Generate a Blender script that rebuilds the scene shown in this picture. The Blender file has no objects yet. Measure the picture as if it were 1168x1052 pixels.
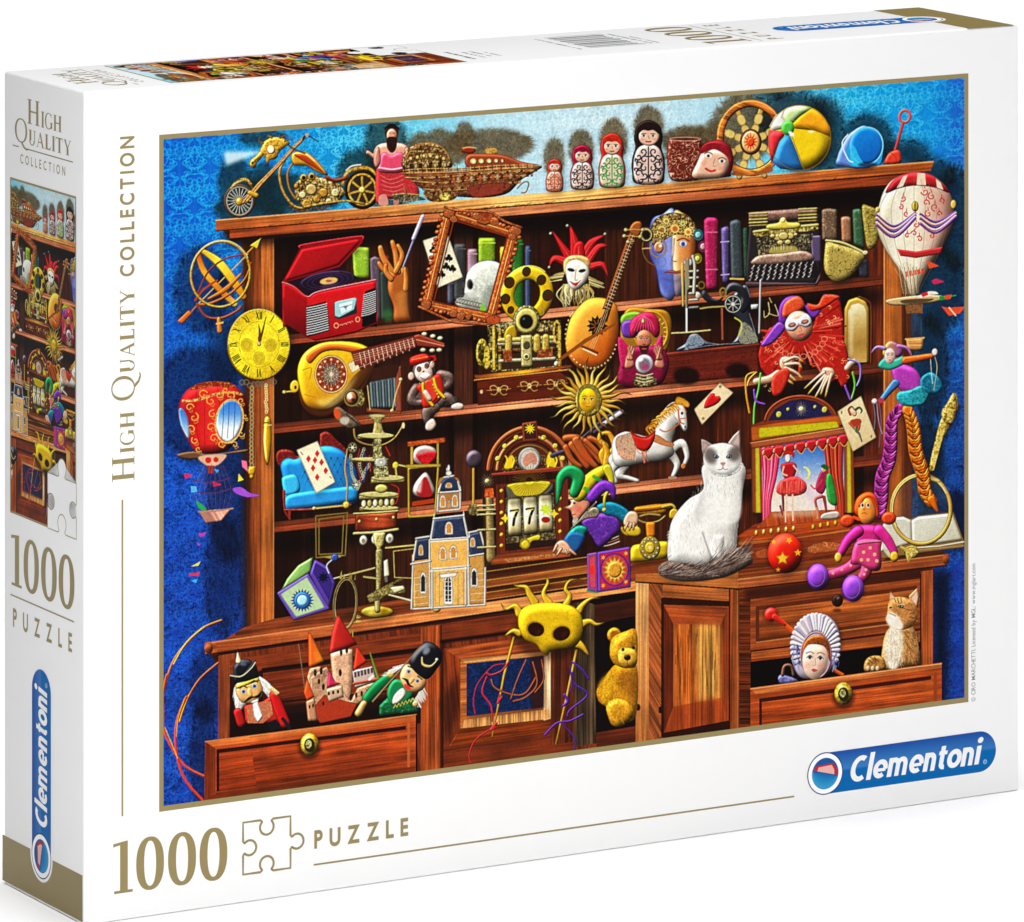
import bpy, bmesh, math
import numpy as np
from mathutils import Vector

# ---------------------------------------------------------------- camera, world, lamps
sc = bpy.context.scene
cam = bpy.data.objects.new('camera', bpy.data.cameras.new('camera'))
sc.collection.objects.link(cam); sc.camera = cam
cam.location = (0, 0, .5556); cam.rotation_euler = (math.radians(90), 0, 0)
cam.data.sensor_fit = 'HORIZONTAL'; cam.data.sensor_width = 36
cam.data.lens = 7122.57/1168*36; cam.data.shift_y = -(526+830.97)/1168
cam.data.clip_start = .05; cam.data.clip_end = 60
sc.view_settings.view_transform = 'Standard'; sc.view_settings.look = 'None'
sc.view_settings.exposure = 0; sc.view_settings.gamma = 1
sc.view_settings.use_curve_mapping = False
world = bpy.data.worlds.new('World'); sc.world = world; world.use_nodes = True
bg = world.node_tree.nodes['Background']; bg.inputs[0].default_value = (1, 1, 1, 1); bg.inputs[1].default_value = .01

def area(name, loc, target, size, power, col=(1, 1, 1)):
    d = bpy.data.lights.new(name, 'AREA'); d.shape = 'RECTANGLE'; d.size, d.size_y = size; d.energy = power; d.color = col
    o = bpy.data.objects.new(name, d); sc.collection.objects.link(o); o.location = loc
    o.rotation_euler = (Vector(target)-Vector(loc)).to_track_quat('-Z', 'Y').to_euler()
    return o
area('softbox_front', (.17, .95, .14), (-.06, 2.12, .14), (.5, .22), 9.6)
area('softbox_overhead', (0, 3.2, 3.5), (0, 3.2, 0), (9, 9), 332).data.spread = math.radians(38)

W, H, D = .37857, .28, .06459          # the closed box: width, height, depth
BX, BY, BA = -.143755, 2.096824, math.radians(90)-1.05388076
PAPER = .80

def material(name, col, rough=.5, spec=.3, coat=0):
    m = bpy.data.materials.new(name); m.use_nodes = True; b = m.node_tree.nodes['Principled BSDF']
    b.inputs['Base Color'].default_value = (*col, 1); b.inputs['Roughness'].default_value = rough
    b.inputs['Specular IOR Level'].default_value = spec; b.inputs['Coat Weight'].default_value = coat
    return m
def lin(h):
    c = np.array([int(h[i:i+2], 16) for i in (0, 2, 4)])/255
    return tuple(np.where(c <= .04045, c/12.92, ((c+.055)/1.055)**2.4)*PAPER)
def paper_mat(name, base, rough, bump):
    m = material(name, (base,)*3, rough, .25); nt = m.node_tree; b = nt.nodes['Principled BSDF']
    tc = nt.nodes.new('ShaderNodeTexCoord'); n = nt.nodes.new('ShaderNodeTexNoise'); n.inputs['Scale'].default_value = 900; n.inputs['Detail'].default_value = 3
    bp = nt.nodes.new('ShaderNodeBump'); bp.inputs['Strength'].default_value = bump; bp.inputs['Distance'].default_value = .0002
    nt.links.new(tc.outputs['Object'], n.inputs['Vector']); nt.links.new(n.outputs['Fac'], bp.inputs['Height']); nt.links.new(bp.outputs['Normal'], b.inputs['Normal'])
    return m
M_PAPER = paper_mat('white_laminated_board', PAPER, .42, .05)
M_TABLE = paper_mat('white_table', .88, .7, .02)
M_GOLD = material('gold_ink', lin('998856'), .45, .3)
M_GOLD2 = material('dark_gold_ink', lin('94824f'), .45, .3)
M_GREY = material('grey_ink', lin('8a8c90'), .5)
M_DARK = material('black_ink', lin('33343a'), .5)
M_WHITE = material('white_ink', (PAPER*.99,)*3, .42, .25)
M_PALE = material('pale_blue_ink', lin('9cc4e6'), .5, .1)
def ink_mat():
    m = material('printed_inks', (1, 1, 1), .5, .04); nt = m.node_tree
    a = nt.nodes.new('ShaderNodeAttribute'); a.attribute_name = 'ink'
    nt.links.new(a.outputs['Color'], nt.nodes['Principled BSDF'].inputs['Base Color'])
    return m
M_INK = ink_mat()

def new_obj(name, verts, faces, mat, parent=None, cols=None, smooth=False):
    me = bpy.data.meshes.new(name); me.from_pydata([tuple(v) for v in verts], [], faces); me.update()
    me.materials.append(mat)
    if cols is not None:
        a = me.color_attributes.new('ink', 'FLOAT_COLOR', 'POINT')
        c = np.ones((len(verts), 4), np.float32); c[:, :3] = cols; a.data.foreach_set('color', c.ravel())
    if smooth: me.shade_smooth()
    o = bpy.data.objects.new(name, me); sc.collection.objects.link(o); o.parent = parent
    return o

# ---------------------------------------------------------------- table
bm = bmesh.new()
for x, y in ((-7, -2), (7, -2), (7, 12), (-7, 12)): bm.verts.new((x, y, 0))
bm.faces.new(bm.verts)
me = bpy.data.meshes.new('white_table_surface'); bm.to_mesh(me); bm.free(); me.materials.append(M_TABLE)
table = bpy.data.objects.new('white_table_surface', me); sc.collection.objects.link(table); table['kind'] = 'structure'

# ---------------------------------------------------------------- the box: lid over tray
box = bpy.data.objects.new('puzzle_box', None); sc.collection.objects.link(box)
box.location = (BX, BY, 0); box.rotation_euler = (0, 0, BA)
box['label'] = 'white cardboard jigsaw puzzle box standing upright, its front printed with a crowded cabinet of toys'
box['category'] = 'puzzle box'
def board(name, x0, x1, y0, y1, z0, z1, r, seg):
    bm = bmesh.new(); bmesh.ops.create_cube(bm, size=1)
    for v in bm.verts: v.co = Vector(((x0+x1)/2+v.co.x*(x1-x0), (y0+y1)/2+v.co.y*(y1-y0), (z0+z1)/2+v.co.z*(z1-z0)))
    bmesh.ops.bevel(bm, geom=bm.edges[:], offset=r, segments=seg, profile=.5, affect='EDGES')
    me = bpy.data.meshes.new(name); bm.to_mesh(me); bm.free(); me.materials.append(M_PAPER); me.shade_smooth()
    me.set_sharp_from_angle(angle=math.radians(50)) if hasattr(me, 'set_sharp_from_angle') else None
    o = bpy.data.objects.new(name, me); sc.collection.objects.link(o); o.parent = box
    return o
lid = board('lid', 0, W, 0, D-.0015, 0, H, .0009, 4)
board('tray', .0006, W-.0006, D-.012, D, .0006, H-.0006, .0006, 2)

EPS = .00003
def on_front(p, k=0): return [(u/1000, -EPS-k*.000008, v/1000) for u, v in p]
def on_side(p, k=0): return [(-EPS-k*.000008, D-u/1000, v/1000) for u, v in p]
def on_top_at(shift):                  # the side design laid along the top, its head at the left end
    def f(p, k=0): return [((280-v+shift)/1000, u/1000, H+EPS+k*.000008) for u, v in p]
    return f
def winding(face, verts, poly):
    return poly

class Print:                           # flat printed shapes of one part, each a hair above the one before
    def __init__(s, place): s.place, s.v, s.f, s.c, s.k = place, [], [], [], 0
    def poly(s, pts, col=None, k=None):
        k = s.k if k is None else k; n = len(s.v)
        s.v += s.place(pts, k); s.f.append(tuple(range(n, n+len(pts)))); s.c += [col or (1, 1, 1)]*len(pts); s.k = (s.k+1) % 6
    def tris(s, pts, faces, col=None, k=0):
        n = len(s.v); s.v += s.place(pts, k); s.f += [tuple(i+n for i in q) for q in faces]; s.c += [col or (1, 1, 1)]*len(pts)
    def strip(s, a, b, cols=None, k=0):
        n = len(s.v); s.v += s.place(a, k)+s.place(b, k); m = len(a)
        for i in range(m-1): s.f.append((n+i, n+i+1, n+m+i+1, n+m+i))
        s.c += (cols or [(1, 1, 1)]*(2*m))
    def build(s, name, mat, parent, ink=False): return new_obj(name, s.v, s.f, mat, parent, np.array(s.c, np.float32) if ink else None)

# serif capitals, cap height 1, each a list of outlines and an advance width
def ringp(cx, cy, rx, ry, ix, iy, a0=0, a1=360, e=2.15, n=44):
    out = []
    def pt(r1, r2, t):
        c_, s_ = math.cos(t), math.sin(t)
        return (cx+r1*math.copysign(abs(c_)**(2/e), c_), cy+r2*math.copysign(abs(s_)**(2/e), s_))
    ts = [math.radians(a0+(a1-a0)*i/n) for i in range(n+1)]
    for i in range(n): out.append([pt(rx, ry, ts[i]), pt(rx, ry, ts[i+1]), pt(ix, iy, ts[i+1]), pt(ix, iy, ts[i])])
    return out
def R(x0, y0, x1, y1): return [(x0, y0), (x1, y0), (x1, y1), (x0, y1)]
def stem(x, st, sr=.035, so=.075, top=1, bot=1):
    q = [R(x, sr if bot else 0, x+st, 1-sr if top else 1)]
    if bot: q.append(R(x-so, 0, x+st+so, sr))
    if top: q.append(R(x-so, 1-sr, x+st+so, 1))
    return q
def glyph(c, st=.135, th=.05):
    if c == 'H': return stem(.08, st)+stem(.62, st)+[R(.08+st, .48, .62, .48+th)], .90
    if c == 'I': return stem(.08, st), .36
    if c == 'L': return stem(.08, st)+[[(.08+st, 0), (.58, 0), (.61, .25), (.58, .25), (.52, th+.02), (.08+st, th+.01)]], .66
    if c == 'T': return stem(.28, st, top=0)+[R(.0, 1-th, .70, 1), [(0, 1-th), (.035, 1-th), (.01, .76), (-.02, .76)], [(.665, 1-th), (.70, 1-th), (.72, .76), (.69, .76)]], .74
    if c == 'U': return [R(.08, .30, .08+st, .965), R(.0, .965, .30, 1), R(.60, .30, .60+th, .965), R(.50, .965, .75, 1)]+ringp(.365, .31, .285, .33, .17, .27, 180, 360, 2.1, 20), .78
    if c == 'A': return [[(.06, .0), (.11, .0), (.40, .98), (.36, 1.0)], [(.36, 1), (.42, 1), (.74, 0), (.59, 0), (.345, .80)], R(.20, .30, .56, .30+th), R(.0, 0, .19, .035), R(.52, 0, .82, .035)], .82
    if c == 'Y': return [R(.33, .035, .33+st, .45), R(.25, 0, .33+st+.08, .035), [(.08, .965), (.23, .965), (.465, .45), (.33, .45)], [(.66, .965), (.71, .965), (.465, .45), (.40, .50)], R(0, .965, .30, 1), R(.56, .965, .80, 1)], .80
    if c == 'Q': return ringp(.42, .5, .42, .52, .31, .47)+[[(.36, .03), (.50, .03), (.66, -.16), (.82, -.23), (.90, -.20), (.92, -.26), (.78, -.30), (.58, -.22)]], .88
    if c == 'G': return ringp(.41, .5, .40, .52, .28, .47, 48, 318, 2.1)+[R(.62, .06, .62+st*.9, .40), R(.53, .40, .84, .435), [(.66, .72), (.70, .72), (.70, .96), (.67, .96)]], .86
def serif_word(pr, text, x, y, cap, rot=False, small=.64, gap=.06, fit=None, xs=1.0):
    """first letter full height, the rest small capitals; rot: reads upwards"""
    items, pen = [], 0
    for i, c in enumerate(text):
        s = 1 if i == 0 else small; g, adv = glyph(c, .15 if i == 0 else .185, .06 if i == 0 else .075)
        for j, q in enumerate(g): items.append((([(pen+px*s*xs, py*s) for px, py in q]), 5 if len(g) > 12 and j < (44 if c == 'Q' else 44 if c == 'G' else 999) and c != 'U' or (c == 'U' and j >= 4) else j % 4))
        pen += (adv*xs*s+gap*s)
    k = cap if fit is None else fit/(pen-gap*small)
    for q, z in items:
        if rot: pr.poly([(x-py*cap, y+px*k) for px, py in q], k=z)
        else: pr.poly([(x+px*k, y+py*cap) for px, py in q], k=z)
def thousand(pr, x0, y0, w, h, dark=0):
    f = lambda q: [(x0+px*w, y0+py*h) for px, py in q]
    pr.poly(f([(.06, .05), (.127, .05), (.127, 1), (.121, 1), (.0, .962), (.0, .90), (.06, .925)])); pr.poly(f(R(.008, 0, .17, .052)))
    for a, b in ((.20, .443), (.478, .724), (.755, 1.0)):
        c = (a+b)/2; r = (b-a)/2
        for q in ringp(c, .5, r, .515, r*.43, .435, e=2.3): pr.poly(f(q), k=0)
LETTERS = {}
def letter(ch, off=.0, shear=0.0):
    key = (ch, off, shear)
    if key not in LETTERS:
        cu = bpy.data.curves.new('letter', 'FONT'); cu.body = ch; cu.size = 1; cu.offset = off; cu.shear = shear; cu.resolution_u = 6
        o = bpy.data.objects.new('letter', cu); sc.collection.objects.link(o)
        bpy.context.view_layer.update(); dg = bpy.context.evaluated_depsgraph_get()
        me = bpy.data.meshes.new_from_object(o.evaluated_get(dg))
        v = np.array([(p.co.x, p.co.y) for p in me.vertices]).reshape(-1, 2); f = [tuple(p.vertices) for p in me.polygons]
        bpy.data.objects.remove(o); bpy.data.curves.remove(cu); bpy.data.meshes.remove(me)
        LETTERS[key] = (v, f)
    return LETTERS[key]
def sans_word(pr, text, x, y, cap, length, off=.0, shear=0.0, rot=False, wx=1.0, track=None, k=0, width=None):
    """letters spread evenly from x over length (to the end of the last); wx narrows them"""
    ref, _ = letter('H', off, 0); ch = ref[:, 1].max()-ref[:, 1].min(); y00 = ref[:, 1].min(); sc_ = cap/ch
    ws = []
    for c in text:
        if c == ' ': ws.append((0, .28*sc_*wx)); continue
        v, f = letter(c, off, shear); ws.append((v[:, 0].min()*sc_*wx, (v[:, 0].max()-v[:, 0].min())*sc_*wx))
    gap = (length-sum(w for _, w in ws))/max(len(text)-1, 1); pen = 0
    for c, (l, w) in zip(text, ws):
        if c != ' ':
            v, f = letter(c, off, shear); px = v[:, 0]*sc_*wx-l+pen; py = (v[:, 1]-y00)*sc_
            p = [(x-b, y+a) for a, b in zip(px, py)] if rot else [(x+a, y+b) for a, b in zip(px, py)]
            pr.tris(p, f, k=k)
        pen += w+gap
def bold_italic(pr, x, y, cap, length, k=4):
    """the maker's name in round bold italic strokes; lengths in mm before scaling"""
    Wd = 1.8; st = []                                   # (points, width)
    def arc(cx, cy, rx, ry, a0, a1, n=18): return [(cx+rx*math.cos(math.radians(a0+(a1-a0)*i/n)), cy+ry*math.sin(math.radians(a0+(a1-a0)*i/n))) for i in range(n+1)]
    def arch(x0): return [(x0, 2.9)]+arc(x0+1.45, 3.9, 1.45, 1.95, 180, 0, 14)+[(x0+2.9, 0)]
    pen = 0
    for c in 'Clementoni':
        q = []
        if c == 'C': q = [(arc(3.7, 4.55, 2.75, 3.75, 58, 305, 26), Wd)]; adv = 6.7
        if c == 'l': q = [([(.95, 0), (.95, 9.8)], Wd)]; adv = 2.25
        if c == 'e': q = [(arc(2.85, 3.35, 1.95, 2.5, -5, 308, 26), Wd*.95), ([(1.2, 3.0), (4.9, 3.0)], 1.15)]; adv = 5.75
        if c == 'm': q = [([(.95, 0), (.95, 6.7)], Wd), (arch(.95), Wd*.92), (arch(3.85), Wd*.92)]; adv = 8.35
        if c == 'n': q = [([(.95, 0), (.95, 6.7)], Wd), (arch(.95), Wd*.95)]; adv = 5.5
        if c == 't': q = [([(1.5, 8.4), (1.5, 2.0)]+arc(2.6, 1.9, 1.1, 1.05, 180, 285, 10), Wd*.95), ([(.1, 5.95), (3.3, 5.95)], 1.35)]; adv = 3.7
        if c == 'o': q = [(arc(2.85, 3.35, 1.95, 2.5, 0, 360, 30), Wd)]; adv = 5.75
        if c == 'i': q = [([(.95, 0), (.95, 6.7)], Wd), (arc(.95, 8.7, .55, .55, 0, 360, 14), 1.1)]; adv = 2.0
        for p, w in q: st.append(([(pen+a, b) for a, b in p], w))
        pen += adv
    kx = length/(pen+.2*8.7-.3); ky = cap/9.1
    for n_, (p, w) in enumerate(st):
        a = np.array(p); t = np.gradient(a, axis=0)
        if np.hypot(*(a[0]-a[-1])) < 1e-6: t[0] = t[-1] = a[1]-a[-2]
        t /= np.maximum(np.hypot(t[:, 0], t[:, 1]), 1e-6)[:, None]; nn = np.stack([t[:, 1], -t[:, 0]], 1)
        f = lambda m: [(x+(u+.2*v)*kx, y+v*ky) for u, v in m]
        pr.strip(f(a+nn*w/2), f(a-nn*w/2), k=k+n_ % 5)
def jigsaw(x0, y0, x1, y1, knob='right', n=14):
    """outline of the jigsaw piece, anticlockwise from the lower left: one knob, three sockets"""
    cx, cy = (x0+x1)/2, (y0+y1)/2; w, h = x1-x0, y1-y0; pts = []
    sides = [((x0, y0), (x1, y0), 'bottom'), ((x1, y0), (x1, y1), 'right'), ((x1, y1), (x0, y1), 'top'), ((x0, y1), (x0, y0), 'left')]
    for (ax, ay), (bx, by), nm in sides:
        L_ = math.hypot(bx-ax, by-ay); tx, ty = (bx-ax)/L_, (by-ay)/L_; nx, ny = ty, -tx    # outward
        s = 1 if nm == knob else -1
        pts.append((ax, ay)); r = .145*L_; neck = .10*L_
        def P_(t, o): return (ax+tx*t+nx*o*s, ay+ty*t+ny*o*s)
        pts.append(P_(L_/2-neck*1.35, -.0*L_)); pts.append(P_(L_/2-neck*.95, .035*L_))
        a0 = math.asin(min(1, neck/r)); oc = .035*L_+r*math.cos(a0)
        for i in range(n+1):
            a = math.pi+a0+(2*math.pi-2*a0)*i/n       # from one side of the neck round the head
            pts.append(P_(L_/2-r*math.sin(a-math.pi), oc-r*math.cos(a-math.pi)))
        pts.append(P_(L_/2+neck*.95, .035*L_)); pts.append(P_(L_/2+neck*1.35, 0))
    return pts
def outline(pr, pts, w, k=0):
    p = np.array(pts); n = len(p); a = np.roll(p, 1, 0); b = np.roll(p, -1, 0)
    t = b-a; t /= np.maximum(np.hypot(t[:, 0], t[:, 1]), 1e-6)[:, None]; nn = np.stack([t[:, 1], -t[:, 0]], 1)
    o = p+nn*w/2; i = p-nn*w/2
    o = np.vstack([o, o[:1]]); i = np.vstack([i, i[:1]]); pr.strip([tuple(q) for q in o], [tuple(q) for q in i], k=k)
def bar(pr, x0, y0, x1, y1, k=0): pr.poly(R(x0, y0, x1, y1), k=k)

# ---------------------------------------------------------------- print painter
# The lid's printed picture is drafted on a sheet of numbers: every motif is an
# outline or a stroke, filled with ink colours.  The sheet is then laid on the lid
# as a finely divided mesh whose points carry the ink colour.
SS = 2.0                       # drafting resolution
AX0, AY0, AX1, AY1 = 178, 80, 1110, 932
CW, CH = int((AX1-AX0)*SS), int((AY1-AY0)*SS)
CV = np.zeros((CH, CW, 3), np.float32)
rng = np.random.RandomState(7)
FR = [0.0, 0.0, 1.0, 0.0, 1.0, 1.0]   # origin x, y, cos, sin, scale x, scale y
FS = []

def F(x, y):                   # a drafting detail drawn four times enlarged, its corner at (x, y)
    FR[:] = [x, y, 1.0, 0.0, .25, .25]
def push(cx, cy, rot=0, sx=1.0, sy=None):
    FS.append(list(FR))
    x, y = tf(np.array([[cx, cy]], float))[0]
    a = math.atan2(FR[3], FR[2]) + math.radians(rot)
    FR[:] = [x, y, math.cos(a), math.sin(a), FR[4]*sx, FR[5]*(sx if sy is None else sy)]
def pop(): FR[:] = FS.pop()
def tf(p):
    x = p[:, 0]*FR[4]; y = p[:, 1]*FR[5]
    return np.stack([FR[0] + x*FR[2] - y*FR[3], FR[1] + x*FR[3] + y*FR[2]], 1)
def num(s):
    if isinstance(s, str): s = [float(v) for v in s.replace(',', ' ').split()]
    return np.array(s, float).reshape(-1, 2)
def catmull(p, closed, n=6):
    m = len(p)
    if m < 3: return p
    out = []
    rngi = range(m if closed else m-1)
    for i in rngi:
        if closed: a, b, c, d = p[i-1], p[i], p[(i+1) % m], p[(i+2) % m]
        else: a, b, c, d = p[max(i-1, 0)], p[i], p[i+1], p[min(i+2, m-1)]
        for k in range(n):
            t = k/n
            out.append(.5*((2*b)+(c-a)*t+(2*a-5*b+4*c-d)*t*t+(3*b-a-3*c+d)*t**3))
    if not closed: out.append(p[-1])
    return np.array(out)
def hexc(c):
    if isinstance(c, str): return np.array([int(c[i:i+2], 16) for i in (0, 2, 4)], np.float32)/255
    return np.array(c, np.float32)/255
def box1(a, r, ax):
    r = int(r)
    if r < 1: return a
    pad = [(0, 0), (0, 0)]; pad[ax] = (r+1, r)
    c = np.cumsum(np.pad(a, pad), axis=ax, dtype=np.float64)
    n = a.shape[ax]
    if ax == 0: return ((c[2*r+1:2*r+1+n]-c[:n])/(2*r+1)).astype(np.float32)
    return ((c[:, 2*r+1:2*r+1+n]-c[:, :n])/(2*r+1)).astype(np.float32)
def blur(a, r):
    for _ in range(2):
        a = box1(box1(a, r, 0), r, 1)
    return a
def vnoise(h, w, cx, cy, seed):          # smooth lattice noise, cell size cx, cy
    r = np.random.RandomState(seed)
    g = r.rand(int(h/cy)+3, int(w/cx)+3).astype(np.float32)
    y = np.arange(h)/cy; x = np.arange(w)/cx
    yi = y.astype(int); xi = x.astype(int)
    fy = (y-yi)[:, None]; fx = (x-xi)[None, :]
    fy = fy*fy*(3-2*fy); fx = fx*fx*(3-2*fx)
    a = g[yi][:, xi]; b = g[yi][:, xi+1]; c = g[yi+1][:, xi]; d = g[yi+1][:, xi+1]
    return ((a*(1-fx)+b*fx)*(1-fy)+(c*(1-fx)+d*fx)*fy).astype(np.float32)
NZ = .5*vnoise(CH, CW, 3, 3, 1)+.3*vnoise(CH, CW, 8, 8, 2)+.2*vnoise(CH, CW, 24, 24, 3)
NB = .6*vnoise(CH, CW, 30, 30, 4)+.4*vnoise(CH, CW, 90, 90, 5)
NC = vnoise(CH, CW, 6.5, 6.5, 6)
def curlfield():
    wx = (vnoise(CH, CW, 9, 9, 21)-.5)*9; wy = (vnoise(CH, CW, 9, 9, 22)-.5)*9
    Y, X = np.mgrid[0:CH, 0:CW]; n = vnoise(CH+40, CW+40, 4.6, 4.6, 23)
    q = n[np.clip(Y+wy+12, 0, CH+39).astype(int), np.clip(X+wx+12, 0, CW+39).astype(int)]
    q = box1(box1(q, 1, 0), 1, 1); return np.clip(1-np.abs(q-.5)/.075, 0, 1)
CURL = curlfield()
NG = vnoise(CH, CW, 5.5, 2.6, 8)*.4+vnoise(CH, CW, 2.4, 5.0, 9)*.4+vnoise(CH, CW, 2.2, 2.2, 12)*.2
WG = .55*vnoise(2400, 2400, 70, 2.4, 10)+.45*vnoise(2400, 2400, 200, 8, 11)   # grain along x
def woodg(ys, xs, ang):
    a = math.radians(ang); Y, X = np.mgrid[ys, xs]
    u = (X*math.cos(a)+Y*math.sin(a)).astype(int) % 2400
    v = (-X*math.sin(a)+Y*math.cos(a)).astype(int) % 2400
    return WG[v, u]

def ink(m, ys, xs, col, c2=None, ga=90, pf=0, ps=1.0, tx=.10, ed=0, sh=0, a=1.0, bl=0, wd=None, wk=.55, gold=0, cu=None, ck=.8, spec=.2, stops=None):
    ps = ps*.85
    if m.size == 0: return
    if bl:
        m = blur(m, bl*SS)
    if sh:
        d = int(3*SS); b = blur(np.pad(m, 4*d), d)
        y0, x0 = ys.start-4*d+d, xs.start-4*d+int(d*.6)
        Y0, X0 = max(y0, 0), max(x0, 0); Y1, X1 = min(y0+b.shape[0], CH), min(x0+b.shape[1], CW)
        if Y1 > Y0 and X1 > X0:
            CV[Y0:Y1, X0:X1] *= 1-sh*b[Y0-y0:Y1-y0, X0-x0:X1-x0, None]
    c = hexc(col)[None, None, :]
    H, W = m.shape
    if c2 is not None or stops is not None:
        t = math.radians(ga); Y, X = np.mgrid[0:H, 0:W]
        u = X*math.cos(t)+Y*math.sin(t)
        u0, u1 = u.min(), max(u.max(), u.min()+1); u = (u-u0)/(u1-u0)
        if stops is None: c = c*(1-u[..., None])+hexc(c2)*u[..., None]
        else:
            st = [hexc(q) for q in stops]; k = np.linspace(0, 1, len(st))
            c = np.stack([np.interp(u, k, [s[i] for s in st]) for i in range(3)], 2)
    c = np.broadcast_to(c, (H, W, 3)).astype(np.float32).copy()
    n = NZ[ys, xs]
    if wd is not None:
        g = woodg(ys, xs, wd)
        c *= (1+wk*(g-.5)*2*.6+.25*(NB[ys, xs]-.5))[..., None]
    if gold:
        g = NG[ys, xs]; k = np.clip((g-.47)*3.6, -1, 1)[..., None]*gold
        c = np.where(k < 0, c*(1+k*.72), c+(np.array([1, .95, .68], np.float32)-c)*k*.7)
    if cu is not None:
        k = (CURL[ys, xs]*ck)[..., None]; c = c*(1-k)+hexc(cu)*k
    if tx: c *= (1+tx*1.7*(n-.5))[..., None]
    if pf:
        r = max(1, pf*abs(FR[4])*SS)
        B = blur(np.pad(m, int(2*r)+1), r); q = int(2*r)+1
        gy, gx = np.gradient(B); gy = gy[q:-q, q:-q]; gx = gx[q:-q, q:-q]; B = B[q:-q, q:-q]
        lam = (gx*.55+gy*.83)*r*2.1
        c *= (1+ps*np.clip(lam, -1, .9))[..., None]
        c *= (1-.35*ps*np.clip((.75-B)*2, 0, 1))[..., None]
        hl = np.clip(lam-.12, 0, 1)*np.clip(B-.45, 0, 1)*4*spec
        c += hl[..., None]
    if ed:
        r = 1.1*SS
        B = blur(m, r)
        c *= (1-ed*np.clip((.92-B)*2.6, 0, 1))[..., None]
    k = (np.clip(m, 0, 1)*a)[..., None]
    CV[ys, xs] = CV[ys, xs]*(1-k)+np.clip(c, 0, 1)*k

def raster(p, pad=0):
    q = (p-[AX0, AY0])*SS
    x0, y0 = np.floor(q.min(0)).astype(int)-2-pad; x1, y1 = np.ceil(q.max(0)).astype(int)+3+pad
    x0, y0 = max(x0, 0), max(y0, 0); x1, y1 = min(x1, CW), min(y1, CH)
    if x1 <= x0 or y1 <= y0: return None
    sub = 2
    m = np.zeros(((y1-y0)*sub, x1-x0), np.float32); xs = np.arange(x0, x1)+.5
    rows = y0+(np.arange((y1-y0)*sub)+.5)/sub
    n = len(q)
    for i in range(n):
        (ax, ay), (bx, by) = q[i], q[(i+1) % n]
        if ay == by: continue
        if ay > by: ax, ay, bx, by = bx, by, ax, ay
        i0, i1 = np.searchsorted(rows, ay), np.searchsorted(rows, by)
        if i1 <= i0: continue
        xi = ax+(rows[i0:i1]-ay)*(bx-ax)/(by-ay)
        k = np.clip(xi[:, None]-xs[None, :]+.5, 0, 1)
        s = m[i0:i1]; m[i0:i1] = s+k-2*s*k
    m = m.reshape(-1, sub, x1-x0).mean(1)
    return m.astype(np.float32), slice(y0, y1), slice(x0, x1)
def P(pts, col, s=0, **k):
    p = num(pts)
    if s: p = catmull(p, True)
    r = raster(tf(p), int(k.get('bl', 0)*SS*2.2))
    if r: ink(r[0], r[1], r[2], col, **k)
def epts(cx, cy, rx, ry, rot=0, a0=0, a1=360, n=40):
    t = np.radians(np.linspace(a0, a1, n, endpoint=(a1-a0) % 360 != 0)); r = math.radians(rot)
    x = rx*np.cos(t); y = ry*np.sin(t)
    return np.stack([cx+x*math.cos(r)-y*math.sin(r), cy+x*math.sin(r)+y*math.cos(r)], 1)
def E(cx, cy, rx, ry, col, rot=0, **k): P(epts(cx, cy, rx, ry, rot), col, **k)
def L(pts, w, col, s=1, **k):
    p = num(pts)
    if s: p = catmull(p, False, 5)
    q = (tf(p)-[AX0, AY0])*SS
    w = w if isinstance(w, (tuple, list)) else (w, w)
    sc = abs(FR[4])*SS/2
    rad = np.interp(np.linspace(0, 1, len(q)), np.linspace(0, 1, len(w)), w)*sc
    pd = rad.max()+2+k.get('bl', 0)*SS*2.2
    x0, y0 = np.maximum(np.floor(q.min(0)-pd).astype(int), 0); x1, y1 = np.ceil(q.max(0)+pd).astype(int)+1
    x1, y1 = min(x1, CW), min(y1, CH)
    if x1 <= x0 or y1 <= y0: return
    m = np.zeros((y1-y0, x1-x0), np.float32)
    for i in range(len(q)-1):
        a, b = q[i], q[i+1]; r0, r1 = rad[i], rad[i+1]; rr = max(r0, r1)+1.5
        X0 = max(int(min(a[0], b[0])-rr), x0); X1 = min(int(max(a[0], b[0])+rr)+2, x1)
        Y0 = max(int(min(a[1], b[1])-rr), y0); Y1 = min(int(max(a[1], b[1])+rr)+2, y1)
        if X1 <= X0 or Y1 <= Y0: continue
        Y, X = np.mgrid[Y0:Y1, X0:X1]; X = X+.5; Y = Y+.5
        d = b-a; l2 = max(d @ d, 1e-6)
        t = np.clip(((X-a[0])*d[0]+(Y-a[1])*d[1])/l2, 0, 1)
        ds = np.hypot(X-a[0]-t*d[0], Y-a[1]-t*d[1]); R = r0+(r1-r0)*t
        v = np.clip(R-ds+.5, 0, 1)*np.clip(R*2.2, 0, 1)
        s_ = m[Y0-y0:Y1-y0, X0-x0:X1-x0]; np.maximum(s_, v, out=s_)
    ink(m, slice(y0, y1), slice(x0, x1), col, **k)
def ring(cx, cy, rx, ry, w, col, rot=0, a0=0, a1=360, **k):
    p = epts(cx, cy, rx, ry, rot, a0, a1, 41)
    if (a1-a0) % 360 == 0: p = np.vstack([p, p[:1]])
    L(p, w, col, s=0, **k)
def lines(sets, w, col, **k):
    for q in sets.split(';'): L(q, w, col, **k)
def rad(cx, cy, r0, r1, n, w, col, rot=0, ry=1.0, **k):
    for i in range(n):
        t = math.radians(rot+360*i/n); c_, s_ = math.cos(t), math.sin(t)*ry
        L([cx+r0*c_, cy+r0*s_, cx+r1*c_, cy+r1*s_], w, col, s=0, **k)
def star(cx, cy, r0, r1, n, col, rot=-90, ry=1.0, **k):
    p = []
    for i in range(2*n):
        t = math.radians(rot+180*i/n); r = r1 if i % 2 == 0 else r0
        p += [cx+r*math.cos(t), cy+r*math.sin(t)*ry]
    P(p, col, **k)
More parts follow.
